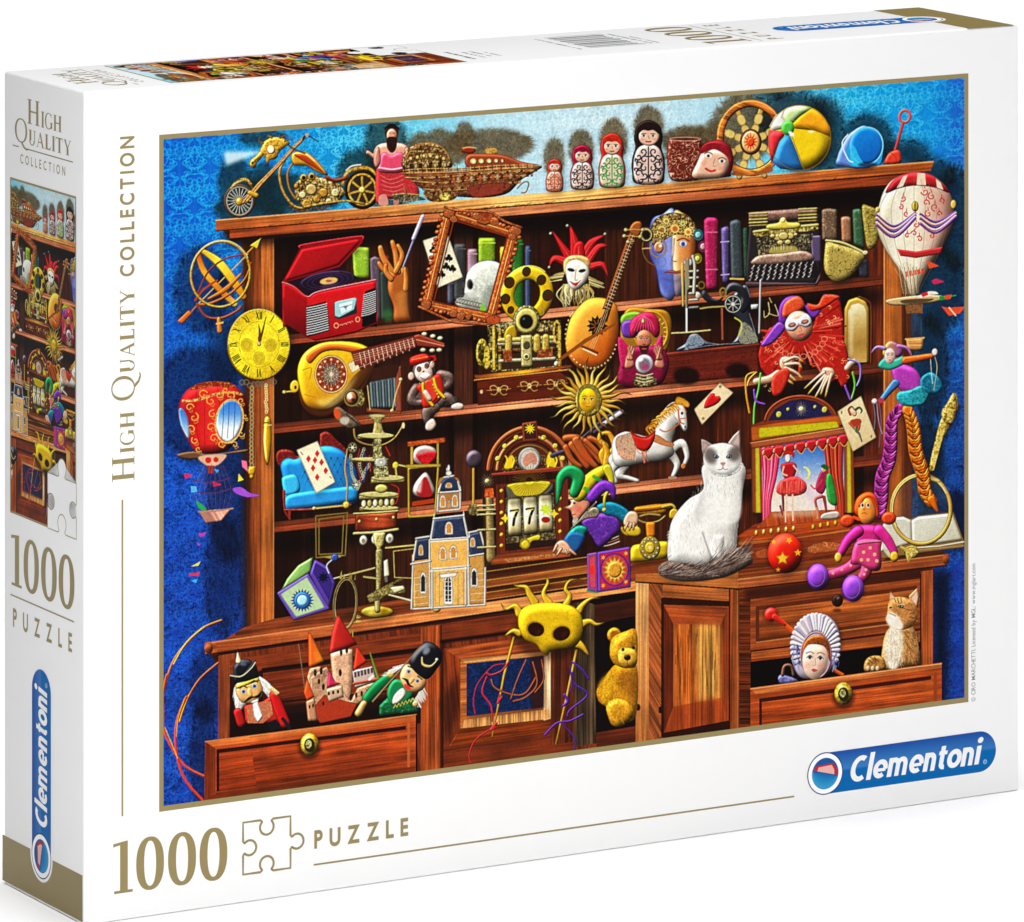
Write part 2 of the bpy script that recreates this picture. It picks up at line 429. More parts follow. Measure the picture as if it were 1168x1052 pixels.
def spiral(x, y, r, a0, sg, w, col, n=9, **k):
    q = []
    for i in range(n):
        t = a0+sg*i*.75; rr = r*(1-.095*i); q += [x+rr*math.cos(t), y+rr*math.sin(t)]
    L(q, (w, w*.8), col, tx=0, **k)
def fuzz(cx, cy, rx, ry, col='1a1a14', a=.8, bl=5, n=0):
    p = epts(cx, cy, rx, ry, n=60)
    p += rng.randn(*p.shape)*.06*np.array([rx, ry])
    P(p, col, a=a, bl=bl, tx=.5)
    for i in range(int((rx+ry)*1.6)):
        t = rng.rand()*6.28; c_, s_ = math.cos(t), math.sin(t); u = .8+.15*rng.rand(); v = u+.12+.10*rng.rand(); d = rng.randn()*.12
        L([cx+rx*u*c_, cy+ry*u*s_, cx+rx*v*math.cos(t+d), cy+ry*v*math.sin(t+d)], (2.2, .5), col, a=a*.4, tx=0)
def hair(p0, p1, n, l, ang, spread, w, cols, curl=0):
    a_, b_ = np.array(p0, float), np.array(p1, float)
    for i in range(n):
        q = a_+(b_-a_)*rng.rand(); t = math.radians(ang+rng.randn()*spread); ll = l*(.6+.8*rng.rand())
        e = q+ll*np.array([math.cos(t), math.sin(t)]); mid = (q+e)/2+curl*ll*np.array([-math.sin(t), math.cos(t)])*rng.randn()
        L([*q, *mid, *e], (w, w*.3), cols[rng.randint(len(cols))], tx=0)
def scatter(poly, n, fn):
    p = num(poly); lo, hi = p.min(0), p.max(0); k = 0
    while k < n:
        q = lo+(hi-lo)*rng.rand(2); ins = False; j = len(p)-1
        for i in range(len(p)):
            if (p[i, 1] > q[1]) != (p[j, 1] > q[1]) and q[0] < (p[j, 0]-p[i, 0])*(q[1]-p[i, 1])/(p[j, 1]-p[i, 1])+p[i, 0]: ins = not ins
            j = i
        if ins: fn(*q); k += 1

# ---------------------------------------------------------------- the printed picture
def wallpaper():
    Y, X = np.mgrid[0:CH, 0:CW]; x = X/SS+AX0; y = Y/SS+AY0
    xs = [180, 300, 400, 470, 560, 820, 900, 980, 1060, 1104]
    top = ['0c52c0', '0f76c8', '128fcc', '62bce2', 'b2d4e8', 'aed2e8', '40b0dc', '109cdc', '1088d8', '2258c4']
    c = np.stack([np.interp(x, xs, [hexc(t)[i] for t in top]) for i in range(3)], 2)
    low = np.where((x < 600)[..., None], hexc('1a46ac'), hexc('1f4aa8'))
    t = np.clip((y-260)/380, 0, 1)[..., None]; c = c*(1-t)+low*t
    t = np.clip((y-230)/330, 0, 1)[..., None]
    dark = np.maximum(CURL, np.clip(1-np.abs(NC-.38)/.1, 0, 1)*.7)*(.05+.95*t[..., 0])
    wl = (CURL*np.exp(-((x-690)/210)**2)*(1-t[..., 0])*.5)[..., None]; c = c*(1-wl)+hexc('e6f2fa')*wl
    c = c*(1-.62*dark[..., None])
    c *= (1+.22*(NZ-.5)+.4*(NB-.5)*t[..., 0])[..., None]
    e = np.clip((x-1040)/60, 0, 1)*t[..., 0]; c *= (1-.25*e)[..., None]
    CV[:] = np.clip(c, 0, 1)
    FR[:] = [0, 0, 1, 0, 1, 1]
    # damask medallions of mirrored scrolls on a staggered grid
    r_ = np.random.RandomState(3); scrolls = []
    for k in range(26):
        yy = -27+k*2.1; wd = 14.5*math.sin(math.pi*(k+1.5)/29)**.6; px, py = wd*(.15+.85*r_.rand()), yy; rr = 1.9+2.0*r_.rand(); sg = r_.choice((-1, 1)); a0 = r_.rand()*6.28
        scrolls.append([(px+rr*(1-.14*i)*math.cos(a0+sg*i*.85)*1.1, py+rr*(1-.14*i)*math.sin(a0+sg*i*.85)) for i in range(6)])
    scrolls += [[(0, -30), (4, -22), (2, -14), (0, -10)], [(0, 28), (5, 20), (3, 12), (0, 8)], [(0, -4), (7, -8), (9, -15), (5, -17)], [(0, 2), (8, 2), (12, 8), (7, 12)], [(1, 14), (5, 18), (4, 25)]]
    for row in range(-1, 20):
        for col in range(-1, 29):
            cx = 188+col*34+(17 if row % 2 else 0); cy = 112+row*44-(cx-180)*.075
            if cx > 1120 or cy > 930: continue
            if 320 < cx < 1000 and cy > 262: continue
            f = min(max((cy-230)/260, 0), 1); mid = math.exp(-((cx-690)/190)**2)
            tl = math.exp(-((cx-470)/110)**2)+math.exp(-((cx-950)/90)**2); tint = (np.array([34, 168, 226])+np.array([70, 46, 24])*min(tl, 1))*(1-mid)+np.array([232, 246, 255])*mid
            tint = tint*(1-f)+np.array([40, 112, 214])*f; jit = .6+.55*r_.rand()
            al = ((.62-.12*mid)*(1-f)+.34*f)*jit
            for q in scrolls:
                for s in (1, -1): L([w for px, py in q for w in (cx+s*px*1.05, cy+py-s*px*.075)], (1.7, 1.0), tint, tx=.1, a=al)
            for s in (1, -1):
                L([cx+s*16, cy-30, cx+s*18, cy, cx+s*14, cy+28], .8, tint, tx=0, a=al*.4)

def backs():
    FR[:] = [0, 0, 1, 0, 1, 1]
    for q in [(285, 240, 40, 20), (268, 210, 18, 34), (330, 222, 60, 22), (410, 200, 26, 30), (300, 158, 26, 10), (440, 165, 24, 34), (440, 210, 34, 30), (300, 205, 16, 18)]:
        fuzz(*q, col='10201c', a=.66, bl=4)
    for q in [(500, 170, 35, 22), (560, 165, 50, 18), (530, 155, 10, 16), (632, 180, 12, 22), (663, 170, 14, 22), (700, 160, 16, 24), (740, 145, 17, 24), (785, 160, 30, 16), (800, 175, 40, 30), (846, 145, 36, 40)]:
        fuzz(*q, col='5a4c34', a=.85, bl=2.5)
    for q in [(905, 140, 42, 36), (940, 155, 24, 45), (990, 160, 28, 30), (1030, 175, 30, 16), (1060, 200, 30, 20), (1090, 250, 22, 60), (1072, 330, 30, 50), (1060, 420, 22, 60), (1058, 540, 20, 60), (880, 105, 22, 10)]:
        fuzz(*q, col='0c1418', a=.7, bl=6)
    for q in [(228, 330, 30, 50), (225, 460, 48, 66), (255, 400, 16, 90), (262, 550, 26, 90), (255, 660, 22, 70), (232, 860, 16, 60), (236, 780, 20, 40)]:
        fuzz(*q, col='060a1c', a=.5, bl=6)
    fuzz(1092, 590, 22, 30, col='081030', a=.8); P([1063, 650, 1085, 650, 1080, 806, 1063, 810], '060c20', a=.85, bl=5)
    P([1086, 640, 1104, 640, 1104, 806, 1086, 806], '1c3fae', a=.5, bl=3)

def cabinet():
    FR[:] = [0, 0, 1, 0, 1, 1]
    # inside
    P([300, 262, 1040, 200, 1036, 640, 300, 735], '2c130a', tx=.2)
    for x0, x1, c in [(312, 345, '1c0a06'), (345, 395, '2a120a'), (395, 470, '381a0e'), (470, 512, '2b120a'), (512, 518, '120805'), (518, 539, '4a261a'), (539, 545, '190a06'), (545, 615, '33170c'), (615, 690, '2a110a'), (690, 770, '47200f'), (770, 852, '341509'), (852, 905, '431d10'), (905, 990, '2c120b')]:
        P([x0, 262, x1, 262, x1, 735, x0, 735], c, wd=90, wk=.8, a=.85)
    P([820, 400, 856, 400, 860, 640, 815, 640], '4c2010', wd=90, wk=.8)
    P([985, 215, 1009, 215, 1009, 640, 985, 640], '5a2413', wd=90, wk=.7, c2='6e2f18', ga=0)
    P([296, 262, 1040, 200, 1040, 236, 296, 290], '0e0605', a=.85, bl=7)
    # depth shadows under the shelves
    for xa, ya, xb, yb in [(312, 396, 1008, 326), (312, 496, 1008, 426), (312, 609, 1008, 531)]:
        P([xa, ya, xb, yb, xb, yb+22, xa, ya+24], '0a0403', a=.7, bl=6)
    def shelf(xa, ya, xb, yb, th=11):
        n = 60
        for i in range(n):
            t0, t1 = i/n, (i+1)/n+.002
            xA, xB = xa+(xb-xa)*t0, xa+(xb-xa)*t1; yA, yB = ya+(yb-ya)*t0, ya+(yb-ya)*t1
            u = math.exp(-((xA-640)/190)**2)
            c = (np.array([112, 48, 26])*(1-u)+np.array([222, 140, 100])*u); c = c*(1+.05*math.sin(i*.9))
            P([xA, yA, xB, yB, xB, yB+th*.45, xA, yA+th*.45], c*.86, wd=-6, wk=.4)
            P([xA, yA+th*.42, xB, yB+th*.42, xB, yB+th, xA, yA+th], c*1.12, wd=-6, wk=.5)
        L([xa, ya+th*.42, xb, yb+th*.42], .8, '3a160c', s=0, a=.8)
        L([xa, ya+th, xb, yb+th], 1.2, '200c06', s=0, a=.9)
        L([xa, ya, xb, yb], .8, '5a2a18', s=0, a=.8)
    shelf(312, 384, 1008, 314); shelf(312, 484, 1008, 414); shelf(312, 596, 1008, 518, 12)
    # posts
    P([276, 268, 312, 264, 312, 720, 282, 728, 280, 470], '7d3f1c', wd=90, wk=.75)
    P([298, 268, 312, 264, 312, 720, 298, 724], 'b5682f', wd=90, wk=.6, a=.8)
    P([276, 262, 286, 262, 286, 726, 276, 728], '2a120a', a=.75, bl=3)
    L([312, 266, 312, 718], 1.2, 'd08a4a', s=0, a=.7)
    P([1008, 214, 1040, 210, 1039, 640, 1008, 642], '8a4420', wd=90, wk=.6)
    P([1008, 214, 1029, 212, 1028, 640, 1008, 642], 'c47032', wd=90, wk=.4, c2='a8581f', ga=90)
    P([1028, 212, 1042, 210, 1041, 640, 1030, 640], '3a180c', a=.7, bl=2); L([1008.5, 216, 1008.5, 640], 1.4, 'f0a060', s=0, a=.8)
    # top board
    P([250, 258, 1058, 192, 1010, 215, 264, 276], '5a2c14', wd=-6)
    P([236, 742, 725, 668, 725, 690, 249, 760], '3a180c', wd=-8)
    def board(top, bot, c0, c1, cut):
        n = 60
        for i in range(n):
            t0, t1 = i/n, (i+1)/n+.002
            f = lambda p, t: [p[0]+(p[2]-p[0])*t, p[1]+(p[3]-p[1])*t]
            u = math.exp(-(((top[0]+(top[2]-top[0])*t0)-610)/(210))**2)
            c = np.array(c0)*(1-u)+np.array(c1)*u
            P([*f(top, t0), *f(top, t1), *f(bot, t1), *f(bot, t0)], c, wd=-6, wk=.6)
    P([252, 264, 1015, 208, 1012, 232, 262, 282], '0c0504', a=.8, bl=5)
    board((246, 251, 1064, 184), (246, 264, 1060, 195), (164, 82, 34), (240, 176, 104), 0)
    board((262, 263, 1030, 200), (262, 273, 1012, 211), (142, 62, 28), (216, 134, 88), 0)
    L([246, 251.5, 1064, 184.5], 1.6, 'e8b878', s=0, a=.75); L([246, 263.5, 1060, 196], 1.2, '3a1a0c', s=0)
    L([262, 272.5, 1012, 211.5], 1.4, '2a0f08', s=0); L([300, 254.5, 1040, 193.5], 1.0, '7a4420', s=0, a=.6)
    for x in range(300, 980, 7):
        if rng.rand() < .5:
            y = 258-(x-300)*.0826; L([x, y, x+3+rng.rand()*3, y-1+rng.randn()*.7], .9, '6a3416', a=.7)
    # desk surface
    P([278, 716, 312, 706, 470, 682, 700, 648, 1040, 610, 1081, 632, 842, 660, 725, 664, 470, 712, 236, 742], '7a3a1c', wd=-8, wk=.8)
    P([555, 652, 700, 632, 900, 604, 1010, 596, 1010, 640, 842, 660, 700, 672, 555, 694], '7c3b1a', wd=-7, wk=.7)
    for i, (y, c) in enumerate([(640, '4a2010'), (650, '8c4c22'), (658, '3a180c'), (664, '7a3d1a'), (672, '2e120a'), (678, '8a4a20')]):
        P([555, y+12, 720, y-12, 720, y-4, 555, y+20], c, wd=-8, wk=.8)
        L([555, y+12, 680, y-6], 1, 'c9963c', s=0, a=.8)
    P([850, 615, 1000, 598, 1000, 630, 840, 650], '6a2f16', wd=-7, wk=.9)
    board((234, 733, 725, 663), (234, 746, 725, 674), (146, 70, 34), (232, 148, 84), 0)
    L([236, 734, 725, 664], 1.5, 'd89860', s=0, a=.7); L([250, 746, 725, 675.5], 2, '1c0a06', s=0, a=.9)
    E(238, 739, 5, 7, '9a5028', pf=4, tx=.2)
    # lower body
    P([249, 748, 500, 712, 690, 686, 730, 680, 730, 852, 500, 886, 249, 915], '6e2f16', wd=80, wk=.6)
    P([249, 748, 268, 745, 268, 846, 249, 848], '8c4422', wd=90, wk=.5)
    P([262, 752, 480, 722, 480, 742, 262, 770], '7c3619', wd=-8, wk=.6)
    P([262, 770, 480, 740, 480, 825, 262, 846], '2a0f08', tx=.2)
    P([300, 768, 480, 744, 480, 806, 300, 816], '8a3a1a', wd=-8, wk=.7, c2='5a2412')
    L([300, 764, 480, 740], 3.2, '140705', s=0, bl=.6); L([310, 802, 480, 785], 2.4, '2a0f08', s=0)
    P([262, 808, 480, 790, 480, 822, 262, 844], '120706', bl=3, a=.8)
    P([480, 716, 502, 713, 502, 882, 480, 884], '95461f', wd=90, wk=.8); P([502, 713, 508, 712, 508, 880, 502, 880], '260e07', a=.8, bl=1.5)
    P([504, 712, 655, 690, 655, 710, 504, 732], '7a3519', wd=-8, wk=.5)
    L([504, 732, 640, 714], 4, '140705', s=0, bl=1)
    P([506, 740, 655, 720, 655, 848, 506, 866], '9a4a22', wd=-8, wk=.8)
    P([506, 740, 525, 752, 525, 830, 506, 862], '7a3417', wd=85, wk=.8); P([525, 830, 628, 820, 655, 846, 506, 866], '70300f', wd=-8, wk=.8)
    P([500, 800, 524, 768, 524, 806, 508, 852], '1c0a07', a=.5, bl=3); P([506, 852, 655, 832, 655, 856, 506, 880], '6c2e16', wd=-8, wk=.5)
    P([525, 752, 628, 743, 628, 820, 525, 831], 'b2662f', wd=-6, wk=.7); P([620, 745, 628, 744, 628, 820, 620, 822], 'd8b088', wd=90, wk=.9)
    P([525, 752, 628, 743, 624, 749, 531, 757], 'c98a50', wd=-6); P([530, 821, 626, 809, 628, 820, 525, 831], 'c98c54', wd=90, wk=1)
    P([532, 757, 620, 748, 620, 807, 532, 817], '10244e', tx=.5, cu='2a4a8a', ck=.5, sh=.4)
    P([605, 750, 620, 748, 620, 807, 606, 809], '3a1410', a=.8, bl=1)
    P([628, 742, 655, 738, 655, 846, 628, 850], '5c2813', wd=90, wk=.9); P([655, 688, 680, 684, 680, 848, 655, 852], '4a3a2a', wd=90, wk=1.2)
    P([664, 684, 728, 676, 728, 850, 680, 852, 678, 690], '100807', tx=.2); P([678, 690, 727, 682, 727, 702, 678, 712], '3c1a0e', wd=-8)
    P([680, 836, 727, 828, 727, 848, 680, 852], '602814', wd=-8)
    # open door
    P([755, 664, 843, 670, 843, 840, 755, 846], '6a2c12', wd=90, wk=.7)
    P([725, 665, 741, 664, 741, 846, 725, 848], 'dda468', wd=90, wk=.5, c2='a86434'); P([740, 664, 756, 668, 756, 846, 740, 846], '97512a', wd=60, wk=1.0)
    P([756, 667, 832, 672, 832, 686, 756, 681], 'a05a2c', wd=4, wk=.8); P([754, 682, 834, 686, 834, 832, 754, 842], '2a0f07', tx=.2)
    P([757, 690, 831, 692, 831, 822, 757, 836], '8c3c18', wd=90, wk=.7); P([757, 690, 831, 692, 822, 713, 768, 712], '9a4820', wd=4, wk=.6)
    P([757, 690, 768, 712, 768, 806, 757, 836], '5e2610', wd=90); P([822, 713, 831, 692, 831, 822, 822, 796], '7c3616', wd=90)
    P([768, 712, 822, 713, 822, 796, 768, 806], '9c5220', wd=90, wk=1.1); P([792, 713, 821, 713, 821, 796, 797, 799], 'd09c50', wd=90, wk=1.0, a=.7, bl=3)
    for i in range(16):
        x = 770+rng.rand()*50; y = 715+rng.rand()*60; L([x, y, x, y+8+rng.rand()*20], .8, '2a1208', a=.5)
    P([832, 672, 844, 674, 844, 836, 832, 838], '8a4620', wd=90, wk=.7); L([832, 672, 832, 836], 1.4, '1c0a06', s=0); L([841, 674, 841, 836], 1, 'c07a40', s=0, a=.6)
    E(728, 807, 2.5, 4, '2a140c'); E(753, 810, 2, 4, '1a0c08')
    # chest on the right
    P([843, 668, 1064, 645, 1064, 806, 843, 832], '7a3619', wd=-7, wk=.5)
    P([843, 672, 857, 684, 857, 832, 843, 834], '5a2812', wd=0, wk=1.3)
    P([850, 672, 1064, 646, 1064, 660, 850, 688], '2a1008', a=.75, bl=3)
    P([856, 684, 1050, 660, 1050, 716, 856, 742], '8f451f', wd=-7, wk=.6)
    P([862, 692, 1046, 668, 1046, 708, 862, 734], '5c2812'); P([866, 696, 1042, 673, 1042, 704, 866, 728], 'b4622c', wd=-7, wk=.7, c2='8a421c')
    L([863, 733, 1046, 708], 1.6, 'c98048', s=0, a=.8); L([857, 743, 1050, 718], 1.5, '2a0f07', s=0)
    P([857, 744, 1050, 720, 1050, 732, 857, 752], 'a85828', wd=-7, wk=.5)
    P([856, 755, 1052, 732, 1052, 765, 856, 790], '080404')
    P([1050, 652, 1064, 650, 1064, 760, 1050, 762], '9c4f26', wd=90, wk=.7); L([1050, 655, 1050, 740], 1.4, '2c1108', s=0)
    board((842, 660, 1081, 632), (842, 672, 1080, 645), (150, 76, 38), (200, 120, 70), 0)
    P([725, 655, 842, 650, 842, 672, 755, 667, 725, 665], 'a8622e', wd=3, wk=.5)
    L([725, 664, 755, 666, 842, 672, 1080, 645], 1.6, '28100a', s=0); L([842, 661, 1080, 633], 1.2, 'd09058', s=0, a=.8)
    E(1079, 638, 4, 6, '9a5028', pf=4)

def drawers():
    FR[:] = [0, 0, 1, 0, 1, 1]
    P([234, 846, 475, 815, 475, 880, 233, 914], 'a2461f', wd=-8, wk=.5, sh=.3)
    P([234, 846, 475, 815, 475, 821, 236, 853], 'c0642f', wd=-8); P([247, 855, 463, 828, 463, 872, 247, 903], '2c0e07')
    P([250, 859, 465, 832, 465, 872, 250, 903], 'b04a1e', wd=-8, wk=.7, c2='7c2e12'); P([234, 905, 475, 874, 475, 882, 234, 914], '3a140a', a=.55, bl=2)
    P([234, 846, 246, 854, 246, 906, 234, 912], '7c3216', wd=90); L([466, 826, 466, 874], 3, 'b4602e', s=0)
    L([475, 815, 475, 880], 2, '1c0906', s=0); L([234, 846, 475, 815], 1.2, 'e09a60', s=0, a=.7)
    P([856, 785, 1074, 756, 1074, 801, 856, 832], 'a84a1e', wd=-7, wk=.5)
    P([856, 785, 1074, 756, 1074, 762, 862, 792], 'c8703a', wd=-7); P([866, 797, 1062, 771, 1062, 803, 866, 832], '3a140a')
    P([869, 801, 1064, 775, 1064, 803, 869, 832], 'c05a26', wd=-7, wk=.7, c2='9a3e16')
    L([1067, 768, 1067, 802], 3, '8c4420', s=0); L([856, 786, 1074, 757], 1.2, 'eab080', s=0, a=.6)
    for x, y in ((353, 849), (962, 791)):
        E(x, y+4, 13, 14, '1a0906', a=.6, bl=2)
        E(x, y, 10.5, 13, 'c9a02c', gold=.5, pf=6, ed=.4); E(x, y+1, 6, 8, '2a2410', ed=.3); E(x-1, y, 3.4, 4.6, 'a8a070', gold=1); E(x-3, y-8, 3, 2, 'fff2b0', bl=.5)

G1, G2, G3, GD = 'c9952a', 'f2d468', '8a5c16', '4a300c'
def motorbike():
    F(175, 110)
    P('318 252 480 250 478 262 330 316', 'd8f0ff', bl=2.2, a=.85, tx=0)
    P('400 440 590 340 640 360 660 500 480 520', '0c2c3a', a=.6, bl=3)
    # wheels
    ring(392, 477, 64, 70, 17, '4a3c34', pf=4, ed=.4); ring(392, 477, 58, 64, 5, 'a89a8c', tx=0)
    rad(392, 477, 8, 54, 20, 3, 'd8cbb8', ry=1.08, tx=0); E(392, 480, 18, 20, G1, pf=6, ed=.5); E(388, 474, 5, 6, 'fff4b0')
    ring(952, 425, 73, 82, 18, '17120f', pf=4); ring(952, 425, 62, 70, 9, G1, gold=.6); E(952, 425, 56, 64, '3a1a10', a=.7)
    rad(952, 428, 10, 56, 7, 11, 'd8a838', rot=12, ry=1.1, gold=.5, ed=.4); E(952, 428, 15, 16, G2, pf=5, ed=.4)
    # fenders, frame, engine
    L('352 420 378 392 420 378 448 400', (6, 16, 4), G2, gold=.7, ed=.3); L('372 392 400 380 436 396 452 420', 6, G3, gold=.6)
    L('862 400 880 350 930 328 985 330 1022 370 1030 430', (14, 18, 8), G1, gold=.6, ed=.4); L('880 338 905 318 945 312', 7, 'c8ccd0', tx=0)
    L('600 290 575 345 590 430 640 500 700 512', 12, G1, pf=4, ed=.4, gold=.4); L('640 300 612 350 620 420 650 470', 10, G1, pf=4, ed=.5)
    P('640 400 680 370 740 360 800 380 850 400 880 440 840 490 760 500 690 510 650 470', '7a5a28', gold=1, pf=10, ed=.5)
    for x, y, r in [(685, 372, 17), (722, 366, 17)]:
        E(x, y, r, r*1.1, G1, pf=5, ed=.5, gold=.3); E(x, y, 9, 10, '140c08')
    for x, y, r in [(652, 410, 13), (720, 425, 26), (775, 440, 22), (700, 492, 24), (745, 470, 18), (800, 480, 16), (830, 440, 20), (680, 450, 18)]:
        E(x, y, r, r, ['c0a060', 'b07a28', 'd8c488'][int(x) % 3], pf=5, ed=.6, gold=.4)
    L('690 505 780 488 880 478 960 490', (14, 10), 'b88a38', gold=.6, ed=.4, pf=4)
    L('618 492 650 520 800 506', 7, GD, gold=.5)
    P('630 262 680 250 722 270 770 320 795 360 745 345 700 318 640 312', G1, s=1, pf=9, ed=.6, sh=.3)
    P('642 268 690 268 740 308 776 348 715 315', 'a83a14', s=1, pf=4); L('645 262 690 262 735 296', 4, 'fff0b0', tx=0, a=.8)
    L('790 370 830 385 880 372', 18, '6a2a10', pf=6)
    # fork and bars
    for d in (0, 16): L([408+d, 486-d*.2, 480+d*.8, 400, 560+d*.6, 320, 640+d*.4, 232, 684+d*.3, 190], (14, 12, 12), 'c08040', pf=4, ed=.5, gold=.3, s=0)
    L('470 452 440 440', 22, G1, pf=4, ed=.4); L('682 196 700 178 750 206', (7, 5), '2a1a14'); E(700, 176, 8, 8, 'c89a58'); L('600 210 640 240 690 260', 8, '8a6a30', ed=.5)
    # dragon headlamp
    P('438 318 442 290 470 268 492 232 505 205 545 186 590 190 622 214 600 232 574 256 560 285 530 292 524 316 512 300 506 268 488 288 472 304 464 326', G1, s=1, gold=.5, pf=8, ed=.6)
    for q in ['500 215 480 200 490 180', '540 190 520 178 545 182', '580 190 600 176 618 186', '600 205 625 196 640 210']: L(q, (9, 2), G1, ed=.5)
    E(536, 242, 20, 22, 'e8b040', pf=4, ed=.5); E(534, 242, 14, 16, 'fff6d8', tx=0); L('450 310 470 288 500 272', 5, '6a3c10', tx=0)
    E(452, 304, 5, 5, '2a1408')

def circus_lady():
    F(400, 110)
    P('70 262 84 268 112 288 132 262 150 240 128 228 108 262 88 252 74 246', 'd09078', s=1, pf=5, ed=.3)
    P('118 325 140 318 240 318 275 370 312 425 300 470 230 468 180 470 122 492 112 440', 'b02a30', s=1, pf=10, cu='e8606a', ck=.5, ed=.4)
    for i in range(6): L([135+i*4, 360+i*22, 180+i*6, 380+i*18, 240, 360+i*20], 3, 'f0a0a0', a=.6)
    P('112 236 146 214 230 214 264 236 270 262 246 300 246 340 130 345 128 310 104 280', 'e0a088', s=1, pf=10, ed=.3)
    P('140 262 160 254 185 268 215 254 240 262 252 300 240 345 132 346 130 300', 'd84a6a', s=1, pf=9, ed=.3)
    L('132 328 190 336 244 326', 12, 'e88a9a', pf=3)
    P('128 230 110 250 104 300 118 328 136 300 134 258', 'c88070', s=1, pf=6, ed=.4); P('250 230 272 250 268 300 252 300 244 262', 'c88070', s=1, pf=6, ed=.4)
    E(280, 245, 10, 14, 'c88070', pf=3)
    E(187, 148, 34, 17, '1c0e0c', tx=.4); E(187, 138, 22, 14, '1c0e0c'); P('158 150 162 200 168 240 188 258 206 240 212 200 214 150', '3a1c16', s=1, tx=.5)
    E(187, 178, 23, 30, 'd89478', pf=6); E(180, 168, 4, 2.4, '201010'); E(196, 168, 4, 2.4, '201010'); L('180 190 188 187 196 190', 4, '5a2018')
    P('168 190 188 184 208 190 206 222 190 248 172 225', '2c1410', s=1, tx=.4)
    P('130 455 160 450 170 495 130 495', 'd08a80', s=1); P('200 452 222 452 216 492 196 492', 'c07a70', s=1)

def airship():
    F(400, 110)
    c = '7a4a22'
    P('240 270 262 240 300 215 350 210 400 220 440 255 452 330 250 335', '6a4220', s=1, gold=.9, ed=.5, pf=8)
    for i, y in enumerate((232, 258, 286, 318)):
        L([262-i*5, y+18, 350, y-2, 440+i*4, y+10], 7, 'b07a38', gold=.5, ed=.5)
    ring(352, 300, 98, 88, 5, 'a87a3a', a0=190, a1=350)
    for i in range(6): E(275+i*30, 285-(2.5-abs(i-2.5))*6, 9, 10, 'e8c070', pf=3, ed=.5)
    for i in range(8): P([268+i*22, 308-i, 282+i*22, 307-i, 282+i*22, 330-i, 268+i*22, 331-i], 'c8b080' if i % 2 else '3a2414', ed=.5)
    E(538, 246, 32, 16, '8a2c18', pf=4, ed=.5); L('510 236 540 232 572 236', 5, 'd8a060'); E(640, 248, 32, 18, 'c09040', gold=.6, ed=.4)
    P('530 268 620 262 700 268 780 298 862 318 700 345 540 330', '8a3c20', s=1, pf=8, ed=.5)
    for x, r in ((560, 17), (596, 15), (632, 14), (664, 12), (692, 9)): E(x, 298-(x-560)*.03, r, r*.9, 'e0b060', pf=3, ed=.6); E(x, 297, r*.5, r*.45, 'fff0c0')
    P('232 345 300 340 540 335 700 320 866 318 840 345 780 380 720 440 640 460 540 462 400 448 320 420 270 370', '6e3a20', s=1, pf=12, ed=.5, gold=.35)
    for q in ['236 352 400 350 600 338 860 322', '250 372 400 372 620 352 838 340', '280 388 420 396 640 372 800 362', '330 425 460 430 640 412 760 392']: L(q, 9, 'b88040', pf=3, ed=.4, gold=.3)
    for k, (x0, x1, y0, y1) in enumerate([(300, 860, 368, 330), (330, 840, 396, 352), (380, 780, 424, 384)]):
        for i in range(26):
            x = x0+(x1-x0)*i/26; y = y0+(y1-y0)*i/26; P([x, y, x+12, y-1, x+12, y+12, x, y+13], ['e0b070', '5a2c14', 'b87038'][(i+k) % 3], ed=.3)
    L('240 340 330 332 500 330 700 316 868 318', 7, 'e0a860', pf=3, ed=.4)
    for i in range(30):
        x = 245+i*20; y = 345-i*.9; L([x, y-12, x+3, y+6], 3, 'd8b070' if i % 2 else '40200f', s=0)
    for i in range(14): E(470+i*20, 378-i*1.4, 7, 10, ['d86a40', 'c8b090', '7a2a18'][i % 3], ed=.3)
    P('540 410 720 395 700 435 640 452 560 458', '8a3a2a', s=1, cu='4a1c14', ed=.3)
    P('340 430 480 440 460 475 360 478', '5a3018', s=1, gold=.6); E(430, 458, 30, 18, 'c8b040', gold=1, ed=.5)
    P('200 440 300 452 345 470 300 478 250 484 196 470', '4a4438', s=1, gold=.7, a=.9); L('195 448 250 444 340 452', 4, 'b8a868')
    L('760 420 790 392 812 396 800 436 780 440', 6, 'c09838', ed=.4); hair((240, 400), (260, 440), 8, 50, 80, .3, 3, ['8a6a38', '5a3a20'])

